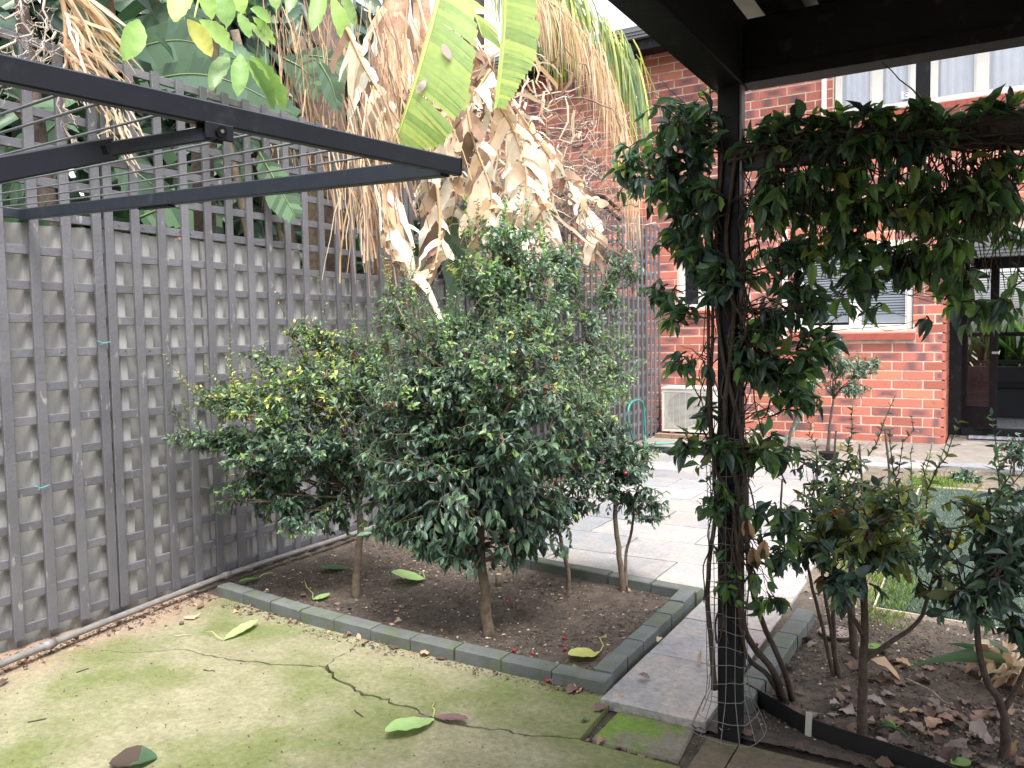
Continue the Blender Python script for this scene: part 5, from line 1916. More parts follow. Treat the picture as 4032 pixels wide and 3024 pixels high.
vine = shrub('climbing_vine', vroot, 'dense evergreen vine climbing the pergola post and hanging from its rail', 'vine', stems,
      [vb(1440, 390, 85, 80, 2.80, 0.14, n=44, size=0.092, w=0.46, droop=0.75, spacing=0.042, **vd),
       vb(1490, 270, 70, 75, 2.82, 0.12, n=30, size=0.088, w=0.48, droop=0.5, spacing=0.042, **vd),
       vb(1395, 330, 55, 55, 2.80, 0.1, n=14, size=0.092, w=0.4, droop=0.8, spacing=0.042, **vd),
       vb(1450, 490, 70, 45, 2.80, 0.12, n=20, size=0.09, w=0.44, droop=0.8, spacing=0.042, **vd),
       vb(1540, 430, 60, 80, 2.76, 0.1, n=26, size=0.085, w=0.45, droop=0.8, spacing=0.042, **vd),
       vb(1400, 190, 16, 55, 2.8, 0.03, n=5, size=0.06, w=0.4, droop=0.2, up=0.5, leafy=0.2, spacing=0.05, **vl),
       vb(1690, 268, 70, 18, 2.85, 0.06, n=12, size=0.085, w=0.5, droop=0.1, spacing=0.05, **vl),
       vb(1840, 262, 80, 18, 2.85, 0.06, n=16, size=0.085, w=0.5, droop=0.1, spacing=0.05, **vl),
       vb(1990, 262, 80, 20, 2.85, 0.06, n=16, size=0.085, w=0.5, droop=0.1, spacing=0.05, **vl),
       vb(2140, 250, 70, 22, 2.85, 0.06, n=14, size=0.085, w=0.5, droop=0.1, spacing=0.05, **vl),
       vb(1680, 430, 95, 75, 2.87, 0.12, n=46, size=0.085, w=0.46, droop=0.85, spacing=0.045, **vd),
       vb(1830, 420, 100, 75, 2.89, 0.13, n=50, size=0.085, w=0.46, droop=0.9, spacing=0.045, **vl),
       vb(1980, 430, 100, 80, 2.89, 0.13, n=54, size=0.085, w=0.46, droop=0.9, spacing=0.045, **vl),
       vb(2130, 430, 100, 85, 2.89, 0.13, n=54, size=0.085, w=0.46, droop=0.9, spacing=0.045, **vl),
       vb(1660, 560, 80, 55, 2.87, 0.1, n=24, size=0.09, w=0.48, droop=0.85, spacing=0.045, **vd),
       vb(1800, 540, 80, 45, 2.89, 0.1, n=22, size=0.09, w=0.46, droop=0.95, spacing=0.045, **vl),
       vb(1930, 560, 70, 55, 2.89, 0.1, n=22, size=0.09, w=0.46, droop=1.0, spacing=0.045, **vl),
       vb(2060, 570, 80, 55, 2.89, 0.1, n=26, size=0.09, w=0.46, droop=1.0, spacing=0.045, **vl),
       vb(2180, 580, 55, 60, 2.89, 0.1, n=20, size=0.09, w=0.46, droop=1.0, spacing=0.045, **vl),
       vb(1985, 680, 45, 38, 2.85, 0.06, n=9, size=0.1, w=0.42, droop=1.1, spacing=0.045, **vd),
       vb(1870, 610, 40, 30, 2.85, 0.06, n=7, size=0.1, w=0.42, droop=1.1, spacing=0.045, **vd),
       vb(1740, 650, 50, 45, 2.86, 0.07, n=12, size=0.095, w=0.46, droop=0.9, spacing=0.045, **vd),
       vb(1585, 600, 50, 85, 2.76, 0.07, n=20, size=0.088, w=0.46, droop=0.8, spacing=0.045, **vd),
       vb(1490, 660, 60, 50, 2.8, 0.08, n=14, size=0.09, w=0.42, droop=0.8, spacing=0.045, **vd),
       vb(1650, 680, 60, 50, 2.84, 0.08, n=14, size=0.092, w=0.5, droop=0.7, spacing=0.045, **vd),
       vb(1680, 790, 75, 50, 2.86, 0.09, n=22, size=0.088, w=0.5, droop=0.6, spacing=0.045, **vl),
       vb(1650, 880, 65, 50, 2.84, 0.08, n=18, size=0.088, w=0.5, droop=0.6, spacing=0.045, **vl),
       vb(1740, 860, 40, 45, 2.88, 0.06, n=8, size=0.088, w=0.48, droop=0.8, spacing=0.045, **vl),
       vb(1515, 880, 25, 70, 2.8, 0.05, n=7, size=0.075, w=0.45, droop=0.6, spacing=0.05, **vd),
       vb(1545, 985, 70, 35, 2.77, 0.06, n=13, size=0.082, w=0.5, droop=0.5, spacing=0.048, **vd),
       vb(1475, 960, 25, 30, 2.8, 0.05, n=4, size=0.08, w=0.5, droop=0.7, spacing=0.05, **vd),
       vb(1660, 990, 60, 50, 2.84, 0.08, n=16, size=0.085, w=0.5, droop=0.6, spacing=0.046, **vl),
       vb(1670, 1110, 55, 60, 2.84, 0.08, n=15, size=0.085, w=0.5, droop=0.7, spacing=0.046, **vd),
       vb(1640, 1215, 45, 45, 2.82, 0.06, n=9, size=0.085, w=0.5, droop=0.7, spacing=0.046, **vd),
       vb(1660, 1290, 30, 25, 2.84, 0.04, n=4, size=0.08, w=0.5, droop=0.6, spacing=0.05, **vd),
       vb(1760, 760, 60, 50, 2.88, 0.08, n=14, size=0.09, w=0.5, droop=0.6, spacing=0.045, **vl),
       vb(1665, 1180, 55, 50, 2.83, 0.06, n=12, size=0.08, w=0.5, droop=0.7, spacing=0.046, **vl),
       vb(1650, 1070, 60, 50, 2.83, 0.07, n=14, size=0.08, w=0.5, droop=0.6, spacing=0.046, **vd),
       vb(1540, 1080, 40, 50, 2.77, 0.04, n=8, size=0.07, w=0.5, droop=0.5, spacing=0.05, **vd),
       vb(1570, 1280, 35, 60, 2.77, 0.03, n=6, size=0.06, w=0.5, droop=0.4, spacing=0.05, **vl),
       vb(1625, 770, 60, 60, 2.84, 0.08, n=16, size=0.09, w=0.5, droop=0.6, spacing=0.045, **vd),
       vb(1500, 560, 70, 55, 2.79, 0.1, n=20, size=0.09, w=0.45, droop=0.8, spacing=0.045, **vd),
       vb(1440, 610, 55, 45, 2.79, 0.08, n=10, size=0.09, w=0.42, droop=0.9, spacing=0.045, **vd),
       vb(1490, 780, 40, 50, 2.79, 0.06, n=8, size=0.085, w=0.45, droop=0.7, spacing=0.045, **vd),
       vb(1360, 380, 45, 40, 2.79, 0.1, n=10, size=0.09, w=0.4, droop=0.8, spacing=0.042, **vd),
       vb(1440, 240, 60, 45, 2.80, 0.1, n=16, size=0.085, w=0.45, droop=0.4, spacing=0.042, **vd),
       vb(1680, 310, 80, 28, 2.80, 0.04, n=16, size=0.085, w=0.48, droop=0.7, spacing=0.045, **vd),
       vb(1830, 315, 80, 28, 2.80, 0.04, n=13, size=0.085, w=0.48, droop=0.7, spacing=0.045, **vd),
       vb(1990, 310, 80, 28, 2.80, 0.04, n=10, size=0.085, w=0.48, droop=0.7, spacing=0.045, **vd),
       vb(1900, 650, 55, 45, 2.88, 0.07, n=5, size=0.095, w=0.44, droop=1.0, spacing=0.045, **vl),
       vb(2060, 660, 70, 45, 2.88, 0.07, n=12, size=0.095, w=0.44, droop=1.0, spacing=0.045, **vl),
       vb(2160, 650, 50, 40, 2.88, 0.07, n=9, size=0.095, w=0.44, droop=1.0, spacing=0.045, **vl),
       vb(1555, 1190, 25, 90, 2.77, 0.03, n=5, size=0.065, w=0.5, droop=0.4, spacing=0.05, **vl)],
      LV, M['vine_bark'], None, 300, twig_r=0.0024, dens=1.75, ssz=0.82, hole=-0.07, hs=6.5)
# tangled stems along the rail, in the hanging curtain and on the post
q = MB()
for k in range(150):
    u0 = rng.uniform(1600, 2230)
    a = on_y(u0, rng.uniform(270, 350), YV + rng.uniform(-0.05, 0.06))
    b = on_y(u0 + rng.normal(0, 50), rng.uniform(400, 640), YV + rng.uniform(-0.07, 0.1))
    q.tube(smooth_path(curve(a, b, 5, 0.06), 12), [0.0025, 0.0012], 4, cap=False)
for k in range(46):
    u0 = rng.uniform(1560, 2100)
    a = on_y(u0, rng.uniform(275, 330), YV - 0.03 + rng.uniform(-0.03, 0.04))
    b = on_y(u0 + rng.uniform(120, 420), rng.uniform(270, 330), YV - 0.03 + rng.uniform(-0.03, 0.04))
    q.tube(smooth_path(curve(a, b, 6, 0.025), 16), rng.uniform(0.002, 0.005), 5, cap=False)
for k in range(48):
    v0 = rng.uniform(350, 1250)
    sd_ = rng.choice([-1, 1, 0], p=[0.4, 0.4, 0.2])
    u0 = 1570 + sd_ * 32 + rng.normal(0, 8)
    a = pt(u0, v0, 2.785 + rng.uniform(-0.02, 0.05))
    b = pt(u0 + rng.normal(0, 16), v0 + rng.uniform(120, 330), 2.785 + rng.uniform(-0.02, 0.05))
    q.tube(smooth_path(curve(a, b, 6, 0.045), 18), rng.uniform(0.0016, 0.0042), 5, cap=False)
for k in range(30):
    v0 = rng.uniform(420, 1200)
    sd_ = rng.choice([-1, 1])
    a = pt(1570 + 30 * sd_, v0)
    b = pt(1570 + sd_ * rng.uniform(45, 90), v0 + rng.uniform(-30, 90), 2.8 + rng.normal(0, 0.05))
    q.tube(smooth_path(curve(a, b, 4, 0.07), 11), [0.0022, 0.0009], 4, cap=False)
part('tangled_stems', q, M['vine_bark'], vine, True, kind='stuff')
q = MB()
q.tube(curve(on_y(2030, 265, 2.83), on_y(1905, 135, 2.80), 7, 0.02, 0.04), [0.003, 0.0016], 5)
part('bare_shoot', q, M['vine_bark'], vine, True)
# three withered leaves left in the vine
for u_, v_, u1, v1 in ((1625, 1180, 1632, 1235), (1610, 1120, 1622, 1172), (1652, 1165, 1645, 1215)):
    mb = MB()
    tv, tl, tt = CURLED[0]
    a, b = pt(u_, v_, 2.79), pt(u1, v1, 2.79)
    ax, L_ = nrm(b - a), np.linalg.norm(b - a)
    nn = nrm(np.cross(ax, nrm(np.cross((EYE - a), ax))))
    nn = nn if nn @ (EYE - a) > 0 else -nn
    xx = np.cross(ax, nn)
    mb.add(a + tv[:, :1] * xx * L_ * 0.55 + tv[:, 1:2] * ax * L_ + tv[:, 2:3] * nn * L_, tl, tt)
    part('withered_leaf', mb, M['tan'], vine, True, label='withered brown leaf')


# ------------------------------------------------------------------ banana, palm and other growth over the fence
def ribbon(mb, pts, wv, side, m=0, twist=0.0):
    P = np.asarray(pts, float)
    n_ = len(P)
    wv = np.full(n_, wv) if np.isscalar(wv) else np.asarray(wv)
    sd_ = np.asarray(side, float)
    T = np.gradient(P, axis=0)
    V = []
    for i in range(n_):
        t_ = nrm(T[i])
        s_ = nrm(sd_ - t_ * (sd_ @ t_))
        b_ = np.cross(t_, s_)
        a_ = twist * i / (n_ - 1)
        d_ = s_ * math.cos(a_) + b_ * math.sin(a_)
        V += [P[i] - d_ * wv[i] / 2, P[i] + d_ * wv[i] / 2]
    mb.faces(V, [(2 * i, 2 * i + 1, 2 * i + 3, 2 * i + 2) for i in range(n_ - 1)], m)


def strap_leaf(mb, mid, out, width, n_, keep=1.0, droop=0.3, sweep=0.35, twist=0.0, shrink=1.0, ms=(0,), jag_=0.1, seg=5, curl=0.0, gap=0.0):
    """one side of a banana leaf: n_ straps running off the midrib; twist > 0 is a dead, shredded leaf"""
    mid = smooth_path(mid, 60)
    out = nrm(out)
    tear = 0.0
    dead_ = twist > 0.3
    i = 0
    while i < n_:
        if dead_ and rng.random() > keep:
            i += 1
            continue
        step = rng.uniform(0.7, 2.0) if dead_ else 1.0
        t0, t1 = i / n_, min(1.0, (i + step) / n_)
        i += step
        tm = (t0 + t1) / 2
        a, b = mid[int(t0 * 59)], mid[min(59, int(round(t1 * 59)))]
        tg = nrm(b - a + (mid[min(59, int(t0 * 59) + 1)] - mid[max(0, int(t0 * 59) - 1)]) * 0.3 + 1e-6)
        if not dead_ and rng.random() < 0.16:
            tear = rng.normal(0, 0.09)
        o_ = nrm(out - tg * (out @ tg) + tg * (sweep + (rng.normal(0, 0.22) if dead_ else tear + rng.normal(0, 0.004))) + (rv(0.16) if dead_ else 0))
        W_ = width(tm) * (rng.uniform(0.55, 1.35) if dead_ else rng.uniform(1 - jag_, 1 + jag_ * 0.2))
        V = []
        tw = rng.normal(0, twist * 0.9) if dead_ else 0.0
        dr = droop * (rng.uniform(0.1, 2.4) if dead_ else rng.uniform(0.97, 1.03) + tear)
        cu_ = curl + (rng.normal(0, 0.2) if dead_ else 0)
        fwd = nrm(np.cross(tg, o_))
        fl = rng.uniform(0.3, 0.8) if dead_ else 0.85
        for k in range(seg + 1):
            u_ = k / seg
            c_ = (a + b) / 2 + o_ * W_ * u_ * (1 - 0.3 * u_ * dead_) + np.array([0, 0, -1]) * dr * W_ * u_ ** 1.8 + fwd * cu_ * W_ * math.sin(u_ * 2.6)
            if dead_ and k:
                c_ = c_ + rv(0.018 * W_)
            h_ = (b - a) / 2 * (1 - (1 - shrink) * min(1, u_ * 3)) * (1.06 if not dead_ else 1) * (1.0 if u_ < fl else max(0.12, 1 - (u_ - fl) * (1.2 if dead_ else 0.4)))
            hw = nrm(np.cross(fwd, nrm(o_ + np.array([0, 0, -1]) * dr * u_ * 1.8))) * np.linalg.norm(h_) if dead_ else h_
            ca_, sa_ = math.cos(tw * u_), math.sin(tw * u_)
            h2 = hw * ca_ + fwd * np.linalg.norm(h_) * sa_
            V += [c_ - h2, c_ + h2]
        mb.faces(V, [(2 * k, 2 * k + 1, 2 * k + 3, 2 * k + 2) for k in range(seg)], int(rng.choice(ms)))
    return mid


IR, IDN = R[0], R[1]            # picture right and down as directions in the yard
bpos = on_x(838, 300, -4.35)
ban = thing('banana_plant', (bpos[0], bpos[1], 0), 'tall banana-like plant behind the lattice with torn green and hanging dead leaves', 'banana plant')
bt = mat('banana_trunk', (0.3, 0.15, 0.085), 0.7, (0.42, 0.29, 0.2), 0.5, scale=9)
for pts, r0, r1 in (([(bpos[0], bpos[1], 0), on_x(832, 300, -4.35), on_x(845, 120, -4.33), on_x(862, -80, -4.3)], 0.13, 0.11),
                    ([on_x(930, 700, -4.4), on_x(925, 300, -4.4), on_x(905, -60, -4.4)], 0.1, 0.08)):
    q = MB()
    q.tube(smooth_path(pts, 22) + rng.normal(0, 0.006, (22, 3)), [r0, r1], 14)
    part('trunk', q, bt, ban, True)
# husk flaps on the trunk
q = MB()
for k in range(60):
    u_, v_ = rng.uniform(795, 935), rng.uniform(-20, 330)
    p = on_x(u_, v_, -4.2 + rng.uniform(-0.12, 0.08))
    L_ = rng.uniform(0.15, 0.5)
    ribbon(q, curve(p, p + np.array([0, 0, -L_]) + IR * rng.normal(0, 0.06) + R[2] * rng.normal(-0.02, 0.05), 5, 0.05), rng.uniform(0.012, 0.06), IR + rv(0.3), int(rng.integers(3)), rng.normal(0, 0.8))
part('husk', q, [M['husk'], M['tan'], M['straw']], ban, True, kind='stuff')


def px(d_):
    return d_ / 1752.0


def leaf_part(name, mids, specs, mats, rib_m, rib_r=0.012, label=None):
    q_ = MB()
    for sp_ in specs:
        strap_leaf(q_, mids, **sp_)
    o_ = part(name, q_, mats, ban, True, label=label)
    r_ = MB()
    mid_ = smooth_path(mids, 24)
    r_.tube(mid_, [rib_r, rib_r * 0.25], 6)
    part('midrib', r_, rib_m, o_, True)
    return o_


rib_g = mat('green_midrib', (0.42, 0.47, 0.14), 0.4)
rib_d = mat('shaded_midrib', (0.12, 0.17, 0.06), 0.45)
rib_t = mat('tan_midrib', (0.45, 0.29, 0.16), 0.6)
BG = [M['banana'], M['fresh']]
D1 = 5.2
leaf_part('leaf', [at_d(955, -30, D1), at_d(922, 95, D1 - 0.05), at_d(888, 210, D1 - 0.05), at_d(856, 305, D1)],
          [dict(out=IR + IDN * 0.25, width=lambda t: px(D1) * np.interp(t, [0, 0.15, 0.45, 0.6, 0.8, 1], [80, 105, 124, 110, 98, 45]), n_=26, droop=0.12, sweep=0.3, shrink=1.0, jag_=0.06, curl=0.05, keep=0.97),
           dict(out=-IR + IDN * 0.2, width=lambda t: px(D1) * np.interp(t, [0, 1], [9, 5]), n_=20, droop=0.3, jag_=0.1)],
          BG, rib_g, 0.016, 'torn bright green leaf hanging tip down')
q = MB()
for (u0, v0, u1, v1) in ((958, 95, 975, 130), (900, 200, 922, 170)):
    a, b = at_d(u0, v0, D1 - 0.09), at_d(u1, v1, D1 - 0.09)
    ribbon(q, curve(a, b, 5, 0.04), [0.012, 0.04, 0.05, 0.035, 0.01], IR)
part('dry_patch', q, M['dry2'], ban, True)
D2 = 5.9
leaf_part('leaf', [at_d(1092, -30, D2), at_d(1090, 60, D2), at_d(1083, 150, D2), at_d(1074, 232, D2)],
          [dict(out=IR + IDN * 0.1, width=lambda t: px(D2) * np.interp(t, [0, 0.5, 0.75, 1], [72, 76, 45, 18]), n_=24, droop=0.1, sweep=0.15, jag_=0.12, curl=0.05, twist=0.06, keep=0.96),
           dict(out=-IR, width=lambda t: px(D2) * 8, n_=18, droop=0.2)],
          [M['banana'], M['banana'], M['fresh'], M['olive']], rib_g, 0.012, 'narrow green leaf with ragged browned edge')
leaf_part('leaf', [at_d(985, -20, 6.2), at_d(1020, 20, 6.1), at_d(1042, 80, 6.1)], [dict(out=IR + IDN * 0.5, width=lambda t: px(6.1) * 50, n_=10, droop=0.3)], BG, rib_g)
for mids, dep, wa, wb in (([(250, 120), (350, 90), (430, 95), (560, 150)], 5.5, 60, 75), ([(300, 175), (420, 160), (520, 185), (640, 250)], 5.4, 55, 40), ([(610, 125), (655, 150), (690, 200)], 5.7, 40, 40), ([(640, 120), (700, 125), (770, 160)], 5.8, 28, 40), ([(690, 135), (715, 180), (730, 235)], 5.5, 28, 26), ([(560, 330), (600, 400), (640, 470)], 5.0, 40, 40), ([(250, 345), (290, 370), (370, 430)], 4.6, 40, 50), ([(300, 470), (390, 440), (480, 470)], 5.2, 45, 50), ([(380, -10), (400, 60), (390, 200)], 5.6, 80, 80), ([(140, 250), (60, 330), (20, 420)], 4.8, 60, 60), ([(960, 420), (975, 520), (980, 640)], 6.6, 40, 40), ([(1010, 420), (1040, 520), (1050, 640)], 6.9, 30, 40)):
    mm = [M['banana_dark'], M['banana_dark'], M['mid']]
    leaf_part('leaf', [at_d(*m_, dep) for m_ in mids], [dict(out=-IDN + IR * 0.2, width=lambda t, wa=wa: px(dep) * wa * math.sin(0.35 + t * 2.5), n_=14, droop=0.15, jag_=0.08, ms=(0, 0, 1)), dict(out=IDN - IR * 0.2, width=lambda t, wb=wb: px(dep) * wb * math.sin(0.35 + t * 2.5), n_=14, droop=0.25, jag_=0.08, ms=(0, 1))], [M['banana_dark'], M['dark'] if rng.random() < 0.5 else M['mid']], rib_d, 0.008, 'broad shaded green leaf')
# dead leaves
M['cream'] = leaf_mat('bleached_strap', (0.72, 0.67, 0.57), 0.6, 0.25, 0.2, 0.3)
DM = [M['straw'], M['tan'], M['cream'], M['husk']]
dead = [([(1050, 190), (1108, 280), (1138, 390), (1115, 480), (1085, 545)], 6.2, 95, 62, 26, 0.75),
        ([(1085, 250), (1128, 320), (1158, 420), (1180, 500), (1212, 575)], 6.5, 60, 55, 26, 0.7),
        ([(1000, 180), (1022, 300), (1062, 420), (1045, 500), (1015, 580)], 6.0, 80, 45, 24, 0.75),
        ([(842, 375), (830, 455), (848, 550), (905, 608)], 5.1, 8, 92, 17, 0.95),
        ([(944, 395), (950, 490), (942, 560), (915, 612)], 5.15, 70, 4, 17, 0.9),
        ([(748, 60), (795, 160), (866, 268)], 5.2, 95, 25, 20, 0.85),
        ([(1230, 410), (1262, 450), (1290, 520), (1282, 560)], 7.6, 30, 30, 12, 0.8),
        ([(1000, 240), (960, 330), (985, 420), (975, 480)], 6.3, 50, 50, 16, 0.7),
        ([(1120, 240), (1180, 330), (1240, 400), (1300, 450)], 7.0, 22, 40, 22, 0.7),
        ([(1060, 150), (1010, 220), (955, 260), (925, 330)], 6.1, 50, 60, 16, 0.7),
        ([(900, 300), (925, 390), (935, 470), (965, 560)], 5.7, 40, 40, 16, 0.8),
        ([(960, 30), (1020, 100), (1050, 200)], 6.5, 40, 55, 14, 0.7)]
for mids, dep, wl_, wr_, n_, kp in dead:
    vert = mids[-1][1] - mids[0][1] > 1.2 * abs(mids[-1][0] - mids[0][0])
    leaf_part('dead_leaf', [at_d(u_, v_, dep + rng.normal(0, 0.04)) for u_, v_ in mids],
              [dict(out=-IR + IDN * 0.1, width=lambda t, w_=wl_: px(dep) * w_ * (0.55 + 0.6 * math.sin(0.3 + 2.5 * t)), n_=n_, keep=kp, droop=0.45, sweep=0.5, twist=0.9, shrink=0.75, ms=(0, 0, 1, 2, 2, 3), jag_=0.22, curl=0.1, seg=7),
               dict(out=IR + IDN * 0.1, width=lambda t, w_=wr_: px(dep) * w_ * (0.55 + 0.6 * math.sin(0.3 + 2.5 * t)), n_=n_, keep=kp, droop=0.45, sweep=0.5, twist=0.9, shrink=0.75, ms=(0, 0, 1, 2, 2, 3), jag_=0.22, curl=0.1, seg=7)],
              DM, rib_t, 0.012)
q = MB()
for k in range(420):
    u_, v_ = rng.normal(1050, 80), rng.uniform(100, 500)
    dep = rng.uniform(6.2, 7.2)
    p = at_d(u_, v_, dep)
    dr_ = IDN * rng.uniform(0.3, 1) + IR * rng.normal(0.1, 0.7) + R[2] * rng.normal(0, 0.3)
    L_ = rng.uniform(0.12, 0.42)
    ribbon(q, curve(p, p + nrm(dr_) * L_, 5, 0.07), rng.uniform(0.006, 0.035) * np.array([0.7, 1, 1, 0.9, 0.4]), rv(), int(rng.integers(4)), rng.normal(0, 1.2))
part('torn_straps', q, DM, ban, True, kind='stuff')

# umbrella tree leaflets over the lattice
UM = [M['umbrella'], M['fresh'], M['yellow'], M['mid']]
ut = on_x(470, 60, -4.0)
umb = thing('umbrella_tree', (ut[0], ut[1], 0), 'umbrella tree with big glossy bright green leaflets above the clothesline', 'tree')
q = MB()
q.tube(smooth_path([(ut[0] - 0.4, ut[1] + 0.1, 0), (ut[0] - 0.3, ut[1], 1.6), ut, on_x(450, -60, -3.9)], 14), [0.03, 0.014], 8)
part('trunk', q, M['bark'], umb, True)
LU = Leaves([fine_leaf(3, 11, 0.14, 0.18, 0.018, 0.02), fine_leaf(8, 11, 0.2, 0.3, 0.022, 0.03), fine_leaf(5, 11, 0.1, 0.06, 0.02, 0.02)], UM)
ul = [((302, 42), (272, 120), 50, 0), ((400, -30), (378, 42), 48, 0), ((478, -20), (488, 50), 46, 0), ((540, 18), (592, 40), 34, 0), ((405, 40), (458, 120), 40, 2), ((430, 42), (512, 108), 46, 0),
      ((492, 112), (456, 190), 36, 1), ((520, 115), (512, 198), 38, 0), ((532, 116), (585, 205), 36, 0), ((540, 118), (640, 238), 44, 0), ((530, 125), (610, 235), 30, 1), ((545, 35), (600, 95), 26, 0), ((535, 45), (585, 100), 24, 1), ((515, 28), (540, 78), 28, 0),
      ((500, 112), (545, 120), 34, 3), ((698, -20), (672, 52), 36, 0), ((715, -12), (756, 105), 36, 0), ((735, -20), (770, 55), 26, 1), ((440, -30), (455, 30), 36, 0), ((505, -40), (522, 20), 40, 0), ((580, -40), (600, 12), 32, 1), ((350, -30), (420, -5), 40, 0), ((640, -30), (620, 15), 28, 1)]
for (u0, v0), (u1, v1), w_, m_ in ul:
    x_ = -3.66 + rng.uniform(-0.08, 0.08)
    a, b = on_x(u0, v0, x_), on_x(u1, v1, x_ + 0.06)
    L_ = np.linalg.norm(b - a)
    dd_ = (a - EYE) @ R[2]
    LU.add(a, b - a, (EYE - a) / 4 + np.array([0, 0, 1.0]) + rv(0.15), L_, w_ * px(dd_) / L_, m_)
LU.build(umb, 60, 'leaflet')
q = MB()
for c0, ends in (((500, 108), [(470, -60)]), ((420, 38), [(440, -60)]), ((530, 30), [(490, -60)]), ((702, -10), [(690, -90)])):
    a, b = on_x(*c0, -3.7), on_x(*ends[0], -3.9)
    q.tube(curve(a, b, 6, 0.02, 0.05), [0.005, 0.008], 6)
part('stalk', q, rib_g, umb, True)

# hanging palm on the right of the banana
pp_ = at_d(1120, 60, 8.4)
palm = thing('palm_tree', (-4.7, 7.2, 0), 'palm with hanging green and orange-brown fronds before the brick wall', 'palm')
q = MB()
q.tube(smooth_path([(-4.7, 7.2, 0), (-4.68, 7.2, 2.5), (-4.6, 7.2, 5.6)], 14), [0.14, 0.12], 12)
part('trunk', q, M['bark_dark'], palm, True)


def frond(name, rach, dep, n_, lmin, lmax, fan, m, wv=0.012, jitter=6, label=None, spread=0.05):
    P = smooth_path([at_d(u_, v_, dep) for u_, v_ in rach], 40)
    q_ = MB()
    for k in range(n_):
        t_ = rng.random()
        i = int(t_ * 38)
        a = P[i] + (P[i + 1] - P[i]) * rng.random() + rv(spread)
        L_ = rng.uniform(lmin, lmax)
        tg = nrm(P[i + 1] - P[i])
        o_ = tg * rng.uniform(0.1, 0.5) + IR * rng.normal(fan, 0.18) + R[2] * rng.normal(0, 0.18)
        n4 = 6
        s_ = np.linspace(0, 1, n4)[:, None]
        pts = a + o_ * L_ * (s_ * (1 - 0.35 * s_)) * 0.8 + np.array([0, 0, -1.0]) * L_ * s_ ** 1.4
        ribbon(q_, pts, wv * np.array([0.7, 1, 1, 0.9, 0.6, 0.25]) * rng.uniform(0.7, 1.2), IR + rv(0.5), int(rng.integers(len(m))), rng.normal(0, 0.5))
    o_ = part(name, q_, m, palm, True, label=label)
    r_ = MB()
    r_.tube(P, [0.014, 0.004], 6)
    part('rachis', r_, rib_t if 'dead' in name else rib_g, o_, True)


PG = [M['palm'], M['palm'], M['mid'], M['yellow']]
PD = [M['palm_dead'], M['palm_dead'], M['straw'], M['tan']]
frond('frond', [(1100, -60), (1190, -40), (1270, 25), (1335, 90), (1376, 165)], 8.0, 300, 0.35, 0.85, 0.12, PG, 0.016)
frond('frond', [(1060, -90), (1130, -70), (1190, -30), (1235, 30)], 8.3, 200, 0.4, 0.8, 0.05, PG, 0.016)
frond('frond', [(1060, -80), (1110, -50), (1160, 10), (1200, 90)], 8.4, 160, 0.3, 0.6, 0.05, PG, 0.016)
frond('dead_frond', [(1120, -30), (1210, 20), (1280, 100), (1320, 210), (1345, 330)], 7.8, 360, 0.35, 0.68, 0.1, PD, 0.0075, label='orange-brown dead frond')
frond('dead_frond', [(1340, 300), (1365, 390), (1372, 440)], 7.9, 60, 0.3, 0.6, 0.0, PD, 0.007, label='thin straw-coloured frond tail')
# dead fibres and old fronds massed left of the banana trunk
fib = thing('palm_skirt', (*on_x(700, 200, -4.6)[:2], 0), 'brown skirt of dead palm fibres hanging over the lattice left of the banana trunk', 'dead palm')
q = MB()
q.tube([(*OFF[fib.name][:2], 0), (OFF[fib.name][0] + 0.05, OFF[fib.name][1], 4.4)], [0.16, 0.13], 12)
part('trunk', q, M['bark_dark'], fib, True)
q = MB()
for k in range(380):
    z_ = rng.random()
    if z_ < 0.36:
        u_, v_, dep, L_ = rng.normal(790, 35), rng.uniform(180, 420), rng.uniform(4.9, 5.3), rng.uniform(0.3, 0.75)
    else:
        u_, v_, dep, L_ = rng.uniform(560, 930), rng.uniform(-40, 260), rng.uniform(5.5, 6.0), rng.uniform(0.25, 0.8)
    p = at_d(u_, v_, dep)
    o_ = IR * rng.normal(0.12, 0.22) + R[2] * rng.normal(0, 0.1)
    s_ = np.linspace(0, 1, 5)[:, None]
    pts = p + o_ * L_ * s_ * (1.0 - 0.3 * s_) + np.array([0, 0, -1.0]) * L_ * s_
    pts[1:-1] += rng.normal(0, 0.006, (3, 3))
    ribbon(q, pts, rng.uniform(0.004, 0.011), IR + rv(0.6), int(rng.choice(4, p=[0.25, 0.2, 0.45, 0.1])), rng.normal(0, 0.6))
part('fibres', q, [M['palm_dead'], M['tan'], M['husk'], M['straw']], fib, True, kind='stuff')

# dead palm frond at the top left, over the lattice
fl_ = thing('dead_palm_frond', on_x(140, 30, -3.8), 'dry orange-brown palm frond drooping over the lattice at top left', 'dead palm frond')
ra = smooth_path([on_x(118, -60, -3.78), on_x(140, 30, -3.8), on_x(142, 120, -3.82), on_x(150, 215, -3.86)], 24)
q = MB()
q.tube(ra, [0.016, 0.006], 6)
part('rachis', q, rib_t, fl_, True)
for k in range(64):
    t_ = rng.random() ** 0.8
    a = ra[int(t_ * 16)] + rv(0.01)
    u1 = 165 + 120 * rng.random() + 30 * (1 - t_)
    v1 = 60 + 130 * rng.random() + 70 * t_
    b = on_x(u1, v1, -3.78 + rng.normal(0, 0.08))
    q = MB()
    pts = curve(a, b, 6, 0.02, 0.08)
    ribbon(q, pts, rng.uniform(0.008, 0.017) * np.array([0.6, 1, 1, 0.9, 0.7, 0.3]), np.array([0, 0, 1]) + rv(0.4), 0, rng.normal(0, 0.8))
    part('leaflet', q, [M['palm_dead'], M['straw'], M['tan']][k % 3], fl_, True)
